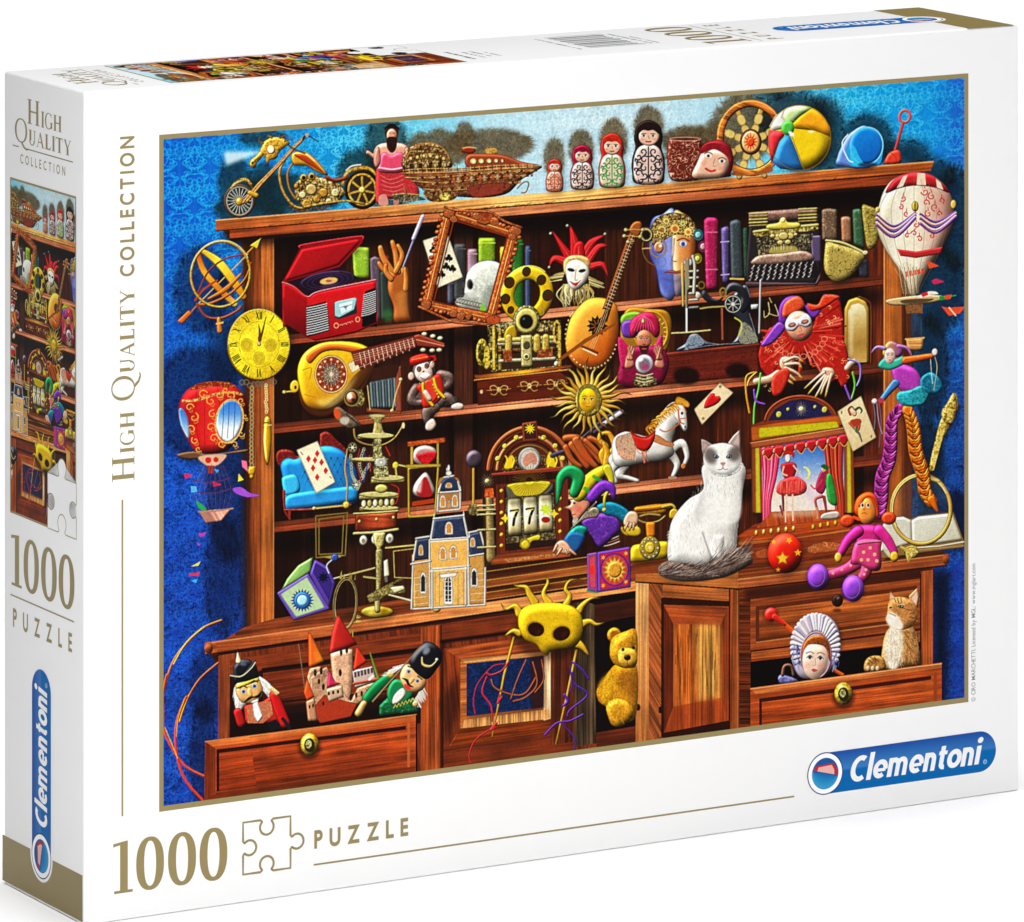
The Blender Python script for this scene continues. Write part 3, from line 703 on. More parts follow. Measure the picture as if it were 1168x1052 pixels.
def matryoshkas():
    def doll(x, y0, y1, w, hair_c, body, curl, face='e0b49c'):
        h = y1-y0
        P([x-.34*w, y0+.08*h, x, y0-.01*h, x+.34*w, y0+.08*h, x+.44*w, y0+.28*h, x+.4*w, y0+.42*h, x+.5*w, y0+.62*h, x+.5*w, y0+.82*h, x+.38*w, y1, x-.38*w, y1, x-.5*w, y0+.82*h, x-.5*w, y0+.62*h, x-.4*w, y0+.42*h, x-.44*w, y0+.28*h], hair_c, s=1, pf=7, ed=.6, sh=.35)
        P([x-.33*w, y0+.45*h, x, y0+.38*h, x+.33*w, y0+.45*h, x+.45*w, y0+.7*h, x+.34*w, y0+.98*h, x-.34*w, y0+.98*h, x-.45*w, y0+.7*h], body, s=1, pf=8, ed=.2)
        for px, py, r_, a_ in [(.16, .50, .11, 2), (.30, .58, .10, .5), (.12, .62, .12, 4), (.30, .70, .13, 1.5), (.13, .75, .12, 5), (.30, .84, .12, 3), (.12, .88, .11, 1), (.22, .95, .08, 0), (.38, .64, .06, 2), (.39, .78, .07, 2)]:
            for s_ in (1, -1): spiral(x+s_*px*w, y0+py*h, r_*w, a_ if s_ > 0 else math.pi-a_, s_, .045*w, curl, n=8)
        L([x, y0+.42*h, x, y0+.97*h], .04*w, curl, s=0)
        E(x+.02*w, y0+.25*h, .31*w, .155*h, face, pf=5)
        P([x-.33*w, y0+.22*h, x-.3*w, y0+.1*h, x, y0+.05*h, x+.3*w, y0+.1*h, x+.33*w, y0+.22*h, x+.16*w, y0+.155*h, x, y0+.165*h, x-.16*w, y0+.155*h], hair_c, s=1, tx=.3)
        for s in (-1, 1):
            E(x+s*.14*w, y0+.242*h, .075*w, .02*h, 'f0e8e0'); E(x+s*.14*w, y0+.242*h, .04*w, .018*h, '20140f'); L([x+s*.2*w, y0+.215*h, x+s*.08*w, y0+.21*h], .03*w, '4a2418'); E(x+s*.2*w, y0+.3*h, .06*w, .02*h, 'e08070', bl=.4, a=.6)
        L([x, y0+.25*h, x+.03*w, y0+.29*h], .03*w, 'b07a60'); L([x-.07*w, y0+.335*h, x, y0+.34*h, x+.07*w, y0+.335*h], .05*w, 'b02020')
    F(630, 90)
    F(400, 110); doll(930, 285, 434, 80, 'a02a20', 'e0a488', '9a4030'); doll(1056, 222, 424, 108, '8a1030', 'd8b8b0', '2a1a28')
    F(630, 90); doll(272, 248, 494, 122, 'b02418', 'd0c0a8', '1c8a3c'); doll(438, 190, 478, 150, '20100f', 'd8b8b0', '151a2c')
    # open half and tumbled head
    P('530 285 540 272 665 268 678 285 684 360 670 450 640 466 560 468 532 440 524 360', '6a2418', s=1, cu='f0b8a0', ck=.95, pf=10, ed=.5, sh=.4)
    E(606, 276, 70, 9, '3a1a10'); ring(606, 275, 70, 8, 5, 'b8806a', tx=0)
    P('640 452 660 380 680 310 720 284 770 280 812 310 826 370 815 430 800 448', '7a1620', s=1, pf=14, ed=.5, sh=.4)
    P('642 450 662 380 690 330 740 322 790 340 806 390 786 440 760 452', 'e2b098', s=1, pf=12)
    P('672 340 700 300 760 296 810 340 812 380 790 350 740 322 700 336', '8a1824', s=1, tx=.3)
    for x, y in ((712, 352), (774, 376)): E(x, y, 15, 8, 'f4ece4'); E(x, y, 7, 7, '3a2418'); L([x-18, y-10, x, y-17, x+18, y-8], 4, '5a2c1c')
    L('742 362 734 396 748 400', 4, 'b88068'); L('700 410 722 422 742 418', 10, 'c02a1c'); E(690, 386, 14, 9, 'e88878', a=.5, bl=1); E(770, 410, 14, 9, 'e88878', a=.5, bl=1)

def wheel_ball_bucket():
    F(630, 90)
    rad(905, 290, 40, 150, 8, 26, 'c49a50', rot=20, ry=1.12, pf=4, ed=.6); rad(905, 290, 95, 108, 8, 38, 'e0c070', rot=20, ry=1.12, ed=.4); rad(905, 290, 50, 62, 8, 36, 'd8b468', rot=20, ry=1.12, ed=.4)
    ring(905, 270, 140, 158, 34, 'b8682a', pf=7, ed=.5, wd=20, wk=1.0); ring(905, 270, 150, 169, 4, 'f0b860', tx=0, a=.7); ring(905, 270, 124, 142, 4, '3a1a0c')
    E(905, 288, 50, 60, '5a2a10', pf=4, ed=.5); E(905, 288, 40, 50, 'e8b070', pf=5); star(905, 288, 16, 36, 12, 'd83a18', ry=1.2); E(905, 288, 15, 18, 'e04a1c', pf=3)
    P('840 420 905 438 990 400 1000 425 905 442 820 440', '9a5424', s=1)
    F(830, 84)
    E(328, 294, 144, 150, '6a5a20', sh=.5)
    import_ball = epts(328, 293, 143, 149)
    P(import_ball, 'f2c818', pf=26, spec=.1)
    c = (275, 248)
    P('275 248 318 190 370 150 420 180 465 240 472 290 400 262', 'f2a41c', s=0, pf=14, spec=.1)
    P('275 248 245 190 270 155 330 145 385 158 330 196', 'c6e09a', pf=12); P('275 248 205 262 190 240 215 195 262 160 250 195', 'f4f2ea', pf=10)
    P('275 248 240 320 200 410 186 340 184 290 192 258 240 262', 'd8303a', pf=14); P('272 270 236 310 203 405 240 435 300 442 345 442 320 370 288 290', '2a74b8', pf=16)
    E(274, 248, 30, 34, '52b848', pf=8); L('285 265 320 360 350 440', 3, '7a6a10'); L('295 210 400 262 470 300', 2, 'e0b000', a=.6)
    E(380, 265, 14, 6, 'fff8c0', bl=.6); E(290, 275, 8, 16, 'ffffff', rot=-50, bl=.6)
    ring(328, 293, 142, 148, 5, '8a6a18', a=.6, tx=0)
    # bucket and spade
    P('505 420 500 380 520 330 560 270 640 245 660 420', '6a8ad8', s=1, pf=10, ed=.3, sh=.5); P('560 420 540 350 570 290 620 250 700 300 700 400 660 420', '2a9ae0', s=1)
    E(634, 330, 76, 86, '1a8ae0', rot=8, c2='0a5ab0', ga=60, pf=8, spec=.05); ring(634, 330, 74, 85, 7, '7ac8f8', rot=8, tx=0)
    P('560 330 580 335 600 380 620 415 565 412', '38c0f0', s=1, a=.8); E(640, 416, 46, 10, '0c2038', a=.8, bl=1); L('548 278 522 320 548 390 570 404', 6, 'd8e8f8', tx=0)
    ring(808, 196, 24, 28, 12, 'e04a38', rot=15, pf=3); L('800 226 782 290 764 350', (14, 12), 'd83828', pf=3, ed=.2)
    P('740 360 775 348 790 368 786 408 718 412 722 384', 'e0402c', s=1, pf=7, ed=.3); L('745 362 765 380 770 404', 3, '9a1c14', a=.7)

def armillary():
    F(175, 110)
    L('205 945 300 850 430 720', 5, 'c8a860', tx=0); L('420 722 470 672', 6, 'c8942c')
    P('440 680 494 644 474 700 462 690 445 686', 'e8c83c', ed=.4, pf=3)
    L('205 945 170 985', 7, 'a86a38', s=0); P('160 975 180 990 132 1040 106 1028', 'c86428', pf=4, ed=.4)
    L('205 725 232 800 300 880 372 948', (26, 30, 30, 30), 'c8641c', pf=5, ed=.5, stops=['a83c14', 'f0b028', 'c87018', 'e8c868'], ga=50)
    L('228 708 300 760 370 850 412 915', (22, 40, 40, 30), 'f0c41c', pf=5, ed=.5, stops=['c88c18', 'f8e040', 'e0a820', 'b86414'], ga=50)
    L('250 925 330 880 400 810', (12, 24, 12), 'c87020', pf=4, ed=.4, a=.9)
    L('200 950 260 945 350 900 420 830 445 760', (14, 10), 'b8601c', pf=3, ed=.4); L('200 905 250 800 330 740 420 722', 8, 'a84a18', pf=2, ed=.4)
    L('190 930 230 880 290 840', 9, 'a8401c')
    ring(306, 812, 134, 150, 12, 'd8a428', rot=12, pf=3, ed=.5, gold=.4); ring(306, 812, 138, 156, 3, 'fff0a0', rot=12, a0=180, a1=320, tx=0)
    L('200 950 240 1005 310 1012 380 980 400 960', 12, '9a4a2c', pf=3, ed=.4)
    F(175, 340); L('298 95 303 150', (18, 26), 'c87a28', pf=5, ed=.4); L('288 118 316 112', 8, 'e8b050')

def clock():
    F(175, 340)
    E(480, 215, 158, 172, '050812', a=.5, bl=5)
    E(481, 213, 146, 165, '8a6a10', ed=.5, pf=4); E(482, 212, 139, 158, 'd8b414', stops=['b88c0c', 'f4dc30', 'f0d428', 'a87c0c'], ga=60, tx=.25)
    ring(482, 212, 92, 104, 2, '8a6a10', tx=0, a=.7); ring(482, 212, 140, 160, 4, 'fff08a', a0=180, a1=300, tx=0, a=.7)
    for cx, cy in ((425, 215), (535, 215), (482, 275)): ring(cx, cy, 26, 30, 2, '9a7c18', tx=0, a=.8); ring(cx, cy, 15, 18, 2, '9a7c18', tx=0, a=.8); E(cx, cy, 24, 28, 'a8881c', cu='6a5008', ck=.5, a=.5)
    num_ = ['XII', 'I', 'II', 'III', 'IIII', 'V', 'VI', 'VII', 'VIII', 'IX', 'X', 'XI']
    for i, s in enumerate(num_):
        a = 30*i; t = math.radians(a-90)
        push(482+117*math.cos(t), 212+131*math.sin(t), a if i not in (0,) else 0, 1)
        w = {'X': 15, 'V': 15, 'I': 7}; W = sum(w[c] for c in s); x = -W/2
        for c in s:
            q = x+w[c]/2
            if c == 'I': L([q, -16, q, 16], 4, '2a1c04', s=0, tx=0)
            if c == 'X': L([q-5, -16, q+5, 16], 4.5, '2a1c04', s=0, tx=0); L([q+5, -16, q-5, 16], 2, '2a1c04', s=0, tx=0)
            if c == 'V': L([q-5, -16, q, 16], 4.5, '2a1c04', s=0, tx=0); L([q+5, -16, q, 16], 2, '2a1c04', s=0, tx=0)
            x += w[c]
        pop()
    rad(482, 212, 134, 139, 60, 1.6, '4a3808', ry=1.13, tx=0)
    L('482 212 486 170 480 120', (6, 12, 2), '5a2c0a', tx=0); L('482 212 496 160 514 84', (6, 9, 2), '5a2c0a', tx=0); E(485, 186, 9, 16, '6a3810'); E(482, 210, 9, 10, 'e8b890', pf=3, ed=.5)
    for i in range(9): ring(405+i*18, 378+(12 if 1 < i < 7 else 0)+rng.rand()*10, 12, 11, 4, 'b8a488', ed=.4)
    for i in range(19): ring(448+rng.randn(), 412+i*19.5, 7, 11, 5, 'dcc488', ed=.3)
    E(448, 790, 18, 22, 'd8a020', pf=6, ed=.5); E(448, 815, 11, 12, 'c8901c', pf=4, ed=.5); L('436 772 460 772', 5, 'f0d060')
    for i in range(12): ring(515+rng.randn()*2, 398+i*11, 5, 7, 3.5, 'e0c888')
    P('505 560 510 542 520 538 530 545 536 570 538 660 526 752 512 752 500 660', 'd8a010', s=1, pf=9, ed=.6, spec=.9, sh=.4); L('502 570 538 568', 6, '7a5008'); L('504 582 537 580', 3, 'fff0a0'); L('512 600 508 660 514 730', 4, 'fff8c0', a=.8, tx=0)

def balloon_left():
    F(175, 340)
    P('112 520 122 470 150 425 200 394 270 382 340 388 390 415 422 460 432 520 422 580 395 635 355 680 320 702 230 712 195 705 158 650 126 590', 'b01a1c', s=1, pf=22, spec=.12, ps=1.1, stops=['5a0a10', 'c81c20', 'e02c28', 'a81418', '5a0a10'], ga=0)
    P('170 420 200 392 280 380 350 388 380 412 280 404', '8a2a14', s=1, cu='e8a040', ck=.9)
    for x0, x1 in ((200, 215), (240, 235), (290, 270), (340, 330)): L([x0, 390, x0-8 if x0 < 260 else x0+12, 540, x1, 700], 2, '5a0a0c', a=.7, tx=0)
    P('116 510 134 508 158 555 164 630 154 636 124 575', '2a6ac8', s=1, c2='c8e0f4', ga=90, pf=5)
    P('285 560 300 500 340 466 385 470 408 510 405 570 380 630 345 660 310 640 290 600', 'f0f4f8', s=1, stops=['2a6ac8', '5a94dc', 'e8f0f8', 'f8f8f4'], ga=90, pf=6, ed=.2)
    ring(346, 562, 62, 100, 8, 'e0a858', rot=10, gold=.5)
    for x in (320, 345, 372): L([x, 480, x-3, 570, x-8, 640], 3, '2a3a6a', a=.8, tx=0)
    L('135 470 200 465 280 440 350 430 400 440', 12, 'd89848', gold=.9, a=.9)
    for x, y, r in [(165, 500, 20), (185, 545, 22), (172, 600, 20), (190, 650, 18), (262, 470, 22), (270, 530, 20), (262, 590, 22), (275, 640, 20), (310, 665, 18), (225, 440, 22), (300, 440, 22), (350, 445, 20), (400, 470, 16), (418, 540, 12), (400, 620, 16), (370, 670, 16), (205, 690, 14), (330, 420, 16)]:
        spiral(x, y, r, rng.rand()*6.28, 1 if rng.rand() < .5 else -1, 4.5, 'e8a850'); spiral(x+8, y+14, r*.6, rng.rand()*6.28, -1, 3.5, 'c88838')
    P('104 715 180 700 240 712 320 706 430 690 420 704 330 716 260 730 150 736', '6a4a34', s=1, pf=5, ed=.4)
    P('205 722 330 712 310 752 275 770 235 762', 'd8a890', s=1, ed=.4); E(250, 740, 14, 14, 'c02418'); E(285, 738, 12, 12, 'c02418'); P('246 765 276 765 274 800 250 800', 'a02818')
    for i in range(26): L([225+i*4, 760+rng.rand()*10, 170+i*8, 880, 215+i*5, 970], 1.6, ['6a3a9a', '4a2a7a', '9a7a6a'][i % 3], a=.7)
    for y in (830, 880): L([180, y, 260, y+12, 350, y-8], 5, '5a3060')
    P('402 740 425 745 432 795 405 770', 'f0709a'); P('388 800 412 830 386 838', 'f0d040'); P('362 870 400 864 440 890 484 900 430 908 378 892', '9a50c8', s=1)
    P('140 800 182 808 145 826', 'd02a5a'); P('270 835 312 852 275 862', 'c82a50'); P('170 858 195 860 200 885 172 888', '58b0e8'); P('275 780 300 785 290 800', '4a9ad8')
    P('196 925 240 960 232 972 205 955', '2aa048', s=1); P('206 972 280 966 360 960 310 1020 240 1030', 'b88070', wd=60, wk=.8, ed=.4, pf=5); L('205 975 280 972 362 960', 8, 'd8a898', ed=.3)
    for x, y, c in [(225, 1077, 'e0409a'), (205, 1123, 'd03a7a'), (195, 1110, 'c83a6a')]: pass
    F(175, 560)
    P('205 195 240 190 232 205 210 210', 'c83aa0', a=.9); P('195 235 218 242 205 252', '9a4ac0', a=.9); P('170 345 216 320 205 342', 'c8c850'); P('160 378 212 370 205 388 165 388', 'c03a5a'); P('170 410 200 402 195 420', '38a8d8')

def hoop():
    F(175, 560)
    L('310 590 220 630 130 720 80 800 50 900', (10, 12, 10), 'd85a18', pf=3); L('230 620 150 690 90 790', 5, 'f8d040', tx=0)
    L('295 785 210 860 150 960 120 1052', 10, 'c04a18', pf=3); L('160 930 130 1010 118 1052', 4, 'f8b838')
    F(175, 670)
    L('60 400 45 480 45 580 50 660 100 760 150 820 230 862', 11, 'd04a14', pf=3); L('150 500 110 600 100 700 120 820 160 900 225 972', 12, 'd04018', pf=3)
    L('140 510 112 600 104 680', 4, 'f8a030'); L('52 640 90 730 110 780', 4, 'f8b040')

def record_player():
    F(175, 110)
    P('905 700 925 685 985 690 985 830 915 830', '8ab02c', cu='c8e070', pf=8, ed=.5); P('988 740 1010 730 1035 740 1035 1020 1000 1020', '5a4a58', pf=6, cu='8a7a88', ck=.4); P('1035 800 1060 800 1095 1010 1040 1020', '2a3a34', pf=6); E(1070, 1000, 24, 30, '3a7a3a', a=.6, bl=2)
    P('583 850 598 826 668 692 690 676 930 638 958 648 955 668 850 780 600 850', '8a1018', s=0, ed=.4, sh=.4)
    P('598 836 676 698 930 652 945 662 845 770 610 842', 'c01820', c2='7a0c14', ga=60, pf=6, spec=.1); L('668 690 690 676 930 640 956 650', 7, 'e83038', pf=2)
    P('605 850 850 785 945 830 700 915', '20101c'); E(795, 842, 128, 44, '2c1838', rot=-8, c2='160c1c', pf=4)
    for r in (1, .8, .6): ring(795, 842, 118*r, 40*r, 2, '6a4a7a', rot=-8, tx=0, a=.6)
    E(800, 842, 42, 16, 'e8b868', rot=-8, ed=.3); E(800, 842, 14, 6, 'c04a2a'); L('850 800 905 812', 5, '3a1a1a'); P('760 880 800 828 850 860', '8a6aa0', a=.25, bl=1.5)
    P('588 850 612 856 702 915 708 1052 590 1052', 'b01018', c2='7a0810', ga=90, pf=6); P('700 915 745 890 950 850 1015 838 1020 1052 702 1052', 'd41820', pf=8, spec=.15, c2='b01018', ga=90)
    L('590 850 640 870 702 916 760 890 1015 838', 9, 'e83a40', pf=3, spec=.5)
    F(175, 340)
    P('588 0 705 0 712 188 596 112', 'a01018', c2='5a060c', ga=90); P('700 0 1020 0 1022 108 925 150 740 188 706 186', 'd01820', c2='900c12', ga=90)
    F(175, 110)
    P('698 970 770 945 795 960 803 1052 700 1052', '0c0a0a'); P('965 890 1012 872 1020 1052 950 1052', '0c0a0a')
    P('822 945 924 918 930 990 845 1018 826 1010', '20282c'); P('826 942 838 935 920 918 930 925 918 975 848 1012 828 1005', '9ac4cc', s=0, ed=.5, pf=3)
    P('846 948 908 932 904 972 856 992', 'd8ecf0', tx=0); L('852 964 904 950', 2, '3a4a50'); L('872 956 880 976', 2, '3a4a50'); P('862 960 892 952 878 970', '4a5a60', a=.7)
    F(175, 340)
    for (x0, y0, x1, y1, h, n) in ((700, 45, 790, 20, 135, 13), (952, -8, 1018, -28, 92, 10)):
        pass
    P('698 38 786 16 803 150 706 178', '0c0a0a'); P('962 -18 1018 -40 1020 70 948 96', '0c0a0a')
    for i in range(12): L([700, 46+i*11, 740, 38+i*11, 790+i*.8, 26+i*10.6], 3.6, 'f0f0f0', tx=0)
    for i in range(11): L([960-i, -14+i*9.6, 985, -22+i*9.6, 1014, -32+i*9.3], 3.4, 'e8e8e8', tx=0)
    ring(834, 126, 10, 11, 4, 'e8a080'); ring(932, 98, 9, 11, 4, 'e8a080')
    for i in range(7): L([850+i*9, 124-i*3, 855+i*9, 130-i*3-rng.rand()*8], 3, 'f4c8b0')
    P('702 182 740 188 925 150 1022 106 1022 114 925 160 740 196', '5a0508')

def hand_wand():
    F(400, 110)
    L('195 895 240 780 330 545', (8, 10, 14), '6a6a8a', pf=3, s=0); L('286 650 328 548', (18, 18), 'c8c0e0', s=0, pf=4); L('192 892 205 858', 12, 'b8a8c0', s=0)
    P('190 800 240 780 262 790 270 860 262 930 270 1000 280 1030 200 1030 195 960 170 890 172 830', 'b0642c', s=1, pf=14, ed=.4, c2='8a4418', ga=60)
    for q, w in [('195 810 150 740 135 690', (34, 30, 24)), ('215 800 205 720 190 665', (32, 26, 22)), ('205 800 235 730 215 680', (28, 24, 18)), ('190 820 150 790 128 760', (30, 24, 20)), ('250 880 252 830 246 785', (28, 24, 18)), ('185 835 160 800 160 770', (26, 22))]:
        L(q, w, 'c87a38', pf=6, ed=.5)
    for x, y in ((195, 690), (165, 735), (220, 745), (150, 770), (205, 820)): E(x, y, 10, 9, 'd8451c', a=.6, bl=1)
    P('205 900 255 880 262 1000 212 1010', 'd8904a', a=.5, bl=2)

def picture_frame():
    F(400, 110)
    for x0, y0, w, h, c, cu in [(470, 672, 56, 260, '3a3a3c', '5a5a5c'), (532, 695, 46, 120, '8a6a7a', 'b89aa8'), (582, 645, 78, 120, '7a9a20', 'c8dc50'), (680, 685, 40, 260, 'a8a020', 'd8d850'), (735, 650, 52, 330, '2a6a28', '4a9a3c'), (795, 680, 26, 300, '3a4a6a', '5a6a8a'), (440, 830, 30, 120, '4a4a5a', '6a6a7a')]:
        P([x0, y0, x0+w, y0, x0+w, y0+h, x0, y0+h], c, cu=cu, ck=.5, pf=10, ed=.5); L([x0+2, y0+24, x0+w-2, y0+24], 5, cu, s=0)
    # card
    push(425, 750, -20); P([-72, -105, 42, -105, 72, 105, -45, 105], 'f0e8cc') if 0 else None; pop()
    P('328 658 440 622 512 825 396 875', 'ece4c8', ed=.4, sh=.3)
    for x, y in ((376, 702), (448, 738), (436, 776), (464, 786), (415, 812)):
        for dx, dy in ((0, -9), (-9, 3), (9, 3)): E(x+dx, y+dy, 8.5, 9, '14100c', tx=0)
        L([x, y, x+3, y+16], 5, '14100c')
    # skull
    P('520 870 535 800 580 760 640 750 700 775 740 840 720 900 680 920 640 990 560 985 480 950 490 920 515 915', 'c8ccc0', s=1, pf=20, ed=.4, sh=.4, spec=.1, tx=.3, stops=['8a8e86', 'dcded4', 'c8ccc0', '7a7e78'], ga=35)
    E(600, 800, 60, 34, 'f4f4ec', a=.6, bl=4); P('640 860 700 850 712 890 660 900 630 960 590 960 600 900', '6a6e66', s=1, a=.55, bl=1.5); P('505 900 560 900 590 930 560 950 500 930', '5a5e56', s=1, a=.5, bl=1.5); E(560, 905, 30, 14, 'e0e0d4', a=.7, bl=1)
    E(544, 858, 14, 24, '4a4440', bl=.7); E(548, 862, 9, 17, '14100c', bl=.5); E(514, 862, 7, 16, '4a4440', bl=.5); P('500 905 512 880 522 905', '3a3430', bl=.4)
    for i in range(9): P([482+i*13, 918+i*3, 493+i*13, 920+i*3, 491+i*13, 942+i*3, 480+i*13, 940+i*3], 'e8e4d4', ed=.6)
    L('480 940 540 955 600 968', 3, '5a5048'); L('600 820 640 900 620 940', 6, '8a8c84', a=.5, bl=1); P('585 985 600 940 620 975', '7ac030'); L('640 770 700 830 690 900', 12, '8a8e88', a=.4, bl=2)
    # ornate frame
    o = '430 505 770 600 770 660 640 1030 600 1035 315 965 330 930 430 560'
    for a, b in ((((445, 530), (745, 625))), (((745, 625), (640, 1015))), (((640, 1015), (345, 950))), (((345, 950), (445, 530)))):
        L([*a, *b], 46, 'b4501c', s=0, pf=6, gold=.35, ed=.6, sh=.35, cu='6a240a', ck=.45); L([*a, *b], 7, 'e88448', s=0, pf=3)
        for i in range(15):
            t = (i+.5)/15; x, y = a[0]+(b[0]-a[0])*t, a[1]+(b[1]-a[1])*t; nx, ny = (b[1]-a[1])/300, -(b[0]-a[0])/300; h_ = 1 if (nx*(x-545)+ny*(y-770)) > 0 else -1
            E(x+nx*18*h_+rng.randn()*2, y+ny*18*h_+rng.randn()*2, 12, 10, ['c86030', 'a8441c', 'd87444'][i % 3], pf=4, ed=.6)
    for q in ['470 565 715 640', '715 640 622 985', '622 985 378 940', '378 940 470 565']: L(q, 6, '7a2c0c', s=0); 
    for x, y, r in [(450, 535, 28), (470, 560, 20), (750, 615, 30), (735, 640, 20), (640, 1015, 28), (345, 950, 26), (612, 552, 42), (575, 545, 22), (655, 570, 24), (470, 990, 22), (505, 1002, 24), (540, 1005, 18)]:
        E(x, y, r, r*.85, 'b4562a', pf=8, cu='4a1806', ck=.8, ed=.6)
        for i in range(6):
            t = rng.rand()*6.28; ring(x+r*.5*math.cos(t), y+r*.4*math.sin(t), r*.3, r*.25, 5, 'd87a44', ed=.3)
    E(612, 548, 24, 22, '8a3414', cu='e89060', ck=.8)
    for q in ['430 505 480 520 560 525 640 530 700 570 780 600', '310 960 400 1000 470 1030 600 1040 640 1040']: L(q, 12, 'b85a2c', pf=4, gold=.4, ed=.5)

def film_reel():
    F(400, 110)
    ring(805, 905, 88, 102, 62, 'c8a010', rot=20, pf=10, ed=.5, stops=['f0d030', 'd8ac10', '9a7408'], ga=70)
    ring(805, 905, 118, 134, 4, 'fff080', rot=20, a0=160, a1=290, tx=0)
    for x, y, r in ((802, 800, 20), (870, 838, 22), (898, 908, 24), (724, 850, 24), (706, 925, 22), (730, 975, 16)): E(x, y, r, r*1.15, '2a3018', ed=.5, rot=20); E(x+3, y+3, r*.7, r*.8, '4a2410')
    L('870 950 880 990 850 1000', 5, '9a8a40')

def machine():
    F(400, 340)
    E(600, 250, 30, 66, 'a88c18', gold=.9, pf=6, ed=.6); E(620, 270, 22, 55, 'c8a828', gold=.9, ed=.5); E(596, 250, 14, 40, '3a300c', gold=.6)
    P('620 120 650 110 960 100 962 320 640 340', '4a3818', gold=1, ed=.4); P('660 160 940 150 940 310 670 330', '3a2414')
    P('710 140 750 120 760 170 745 210 700 190', 'b08a18', s=1, pf=6, ed=.4)
    for x0, c in ((645, 'd8b030'), (945, 'c8a028'), (672, '9a7c28')): P([x0, 130, x0+16, 128, x0+18, 330, x0+2, 335], c, gold=.7, pf=3, ed=.5)
    for y, c in ((205, 'b8b090'), (285, '9a9478'), (240, '4a2810'), (190, 'c8a84c')): L([680, y+4, 930, y-8], 24 if y != 285 else 20, c, pf=6, ed=.4, s=0, gold=.3)
    for x in (720, 850, 890): L([x, 180, x, 235], 34, 'b89a40', s=0, pf=6, ed=.5, gold=.4)
    P('695 240 735 238 737 290 697 292', '8a3c18', gold=.4); P('850 236 920 230 922 270 852 275', '8a4018', gold=.5)
    P('775 170 828 168 830 315 778 318', 'b8a86a', pf=7, ed=.5, gold=.3); E(802, 215, 16, 20, '4a4430', pf=3); E(802, 268, 18, 18, 'd8c890', pf=4, ed=.5); E(802, 268, 8, 8, '4a4020')
    ring(940, 155, 14, 50, 8, 'c8a030', gold=.6)
    E(803, 100, 62, 68, '6a6440', gold=.8, pf=6, ed=.6); E(803, 104, 52, 58, 'd8c468', pf=6, ed=.5, gold=.2); E(801, 108, 32, 34, '14100e'); ring(801, 108, 33, 35, 5, '9a8a50', tx=0); E(790, 95, 6, 5, '4a5a60')
    E(650, 100, 34, 22, 'b85028', cu='5a1e08', ed=.4); L('680 125 740 118', 16, '9a8c6a', gold=.8)
    E(938, 300, 10, 12, 'e8c8b0', pf=4)
    # base
    P('560 348 590 350 1010 305 1010 318 590 372 566 366', 'd8862c', wd=-6, ed=.4, stops=['7a3414', 'd08028', 'f0b030', 'b05c20', '7a3414'], ga=0)
    P('576 382 950 335 990 360 990 448 580 490', '6a2612', wd=-6, wk=.5, ed=.3, c2='4a1a0c', ga=90); L('566 376 700 362 1000 328', 9, 'a85a24', pf=3, s=0)
    for x, y in ((676, 418), (815, 400), (935, 392)):
        for s in (-1, 1):
            L([x, y, x+s*20, y-18, x+s*40, y-12, x+s*34, y+4], 4, 'c8a060', tx=0); L([x, y+4, x+s*18, y+24, x+s*36, y+20], 4, 'b08848', tx=0); L([x, y, x+s*55, y-s*4], 3, 'b08848', tx=0)
        E(x, y, 10, 12, 'c8a060', gold=.8)
    E(596, 428, 7, 9, 'd8b088')

def face(cx, cy, w, h, skin='dca080', rot=0, lips='b8403a', hairless=0, eye='3a2a20', brow='5a3a20'):
    push(cx, cy, rot, 1)
    E(0, 0, w, h, skin, pf=w*.35, ps=.7, spec=.05)
    E(-w*.5, h*.25, w*.28, h*.16, 'e07060', a=.35, bl=.6); E(w*.5, h*.25, w*.28, h*.16, 'e07060', a=.35, bl=.6)
    for s in (-1, 1):
        E(s*w*.4, -h*.1, w*.2, h*.085, 'f4ece0'); E(s*w*.4, -h*.1, w*.1, h*.085, eye); L([s*w*.62, -h*.14, s*w*.4, -h*.2, s*w*.2, -h*.12], w*.06, '2a1810', tx=0)
        L([s*w*.68, -h*.3, s*w*.4, -h*.38, s*w*.16, -h*.3], w*.08, brow)
    L([w*.02, -h*.1, w*.12, h*.22, -w*.06, h*.25], w*.07, '9a5c44', a=.6); L([-w*.03, -h*.05, -w*.01, h*.15], w*.1, 'fff0e0', a=.35, bl=.4)
    P([-w*.3, h*.48, -w*.08, h*.42, w*.08, h*.42, w*.3, h*.48, 0, h*.6], lips, s=1)
    pop()
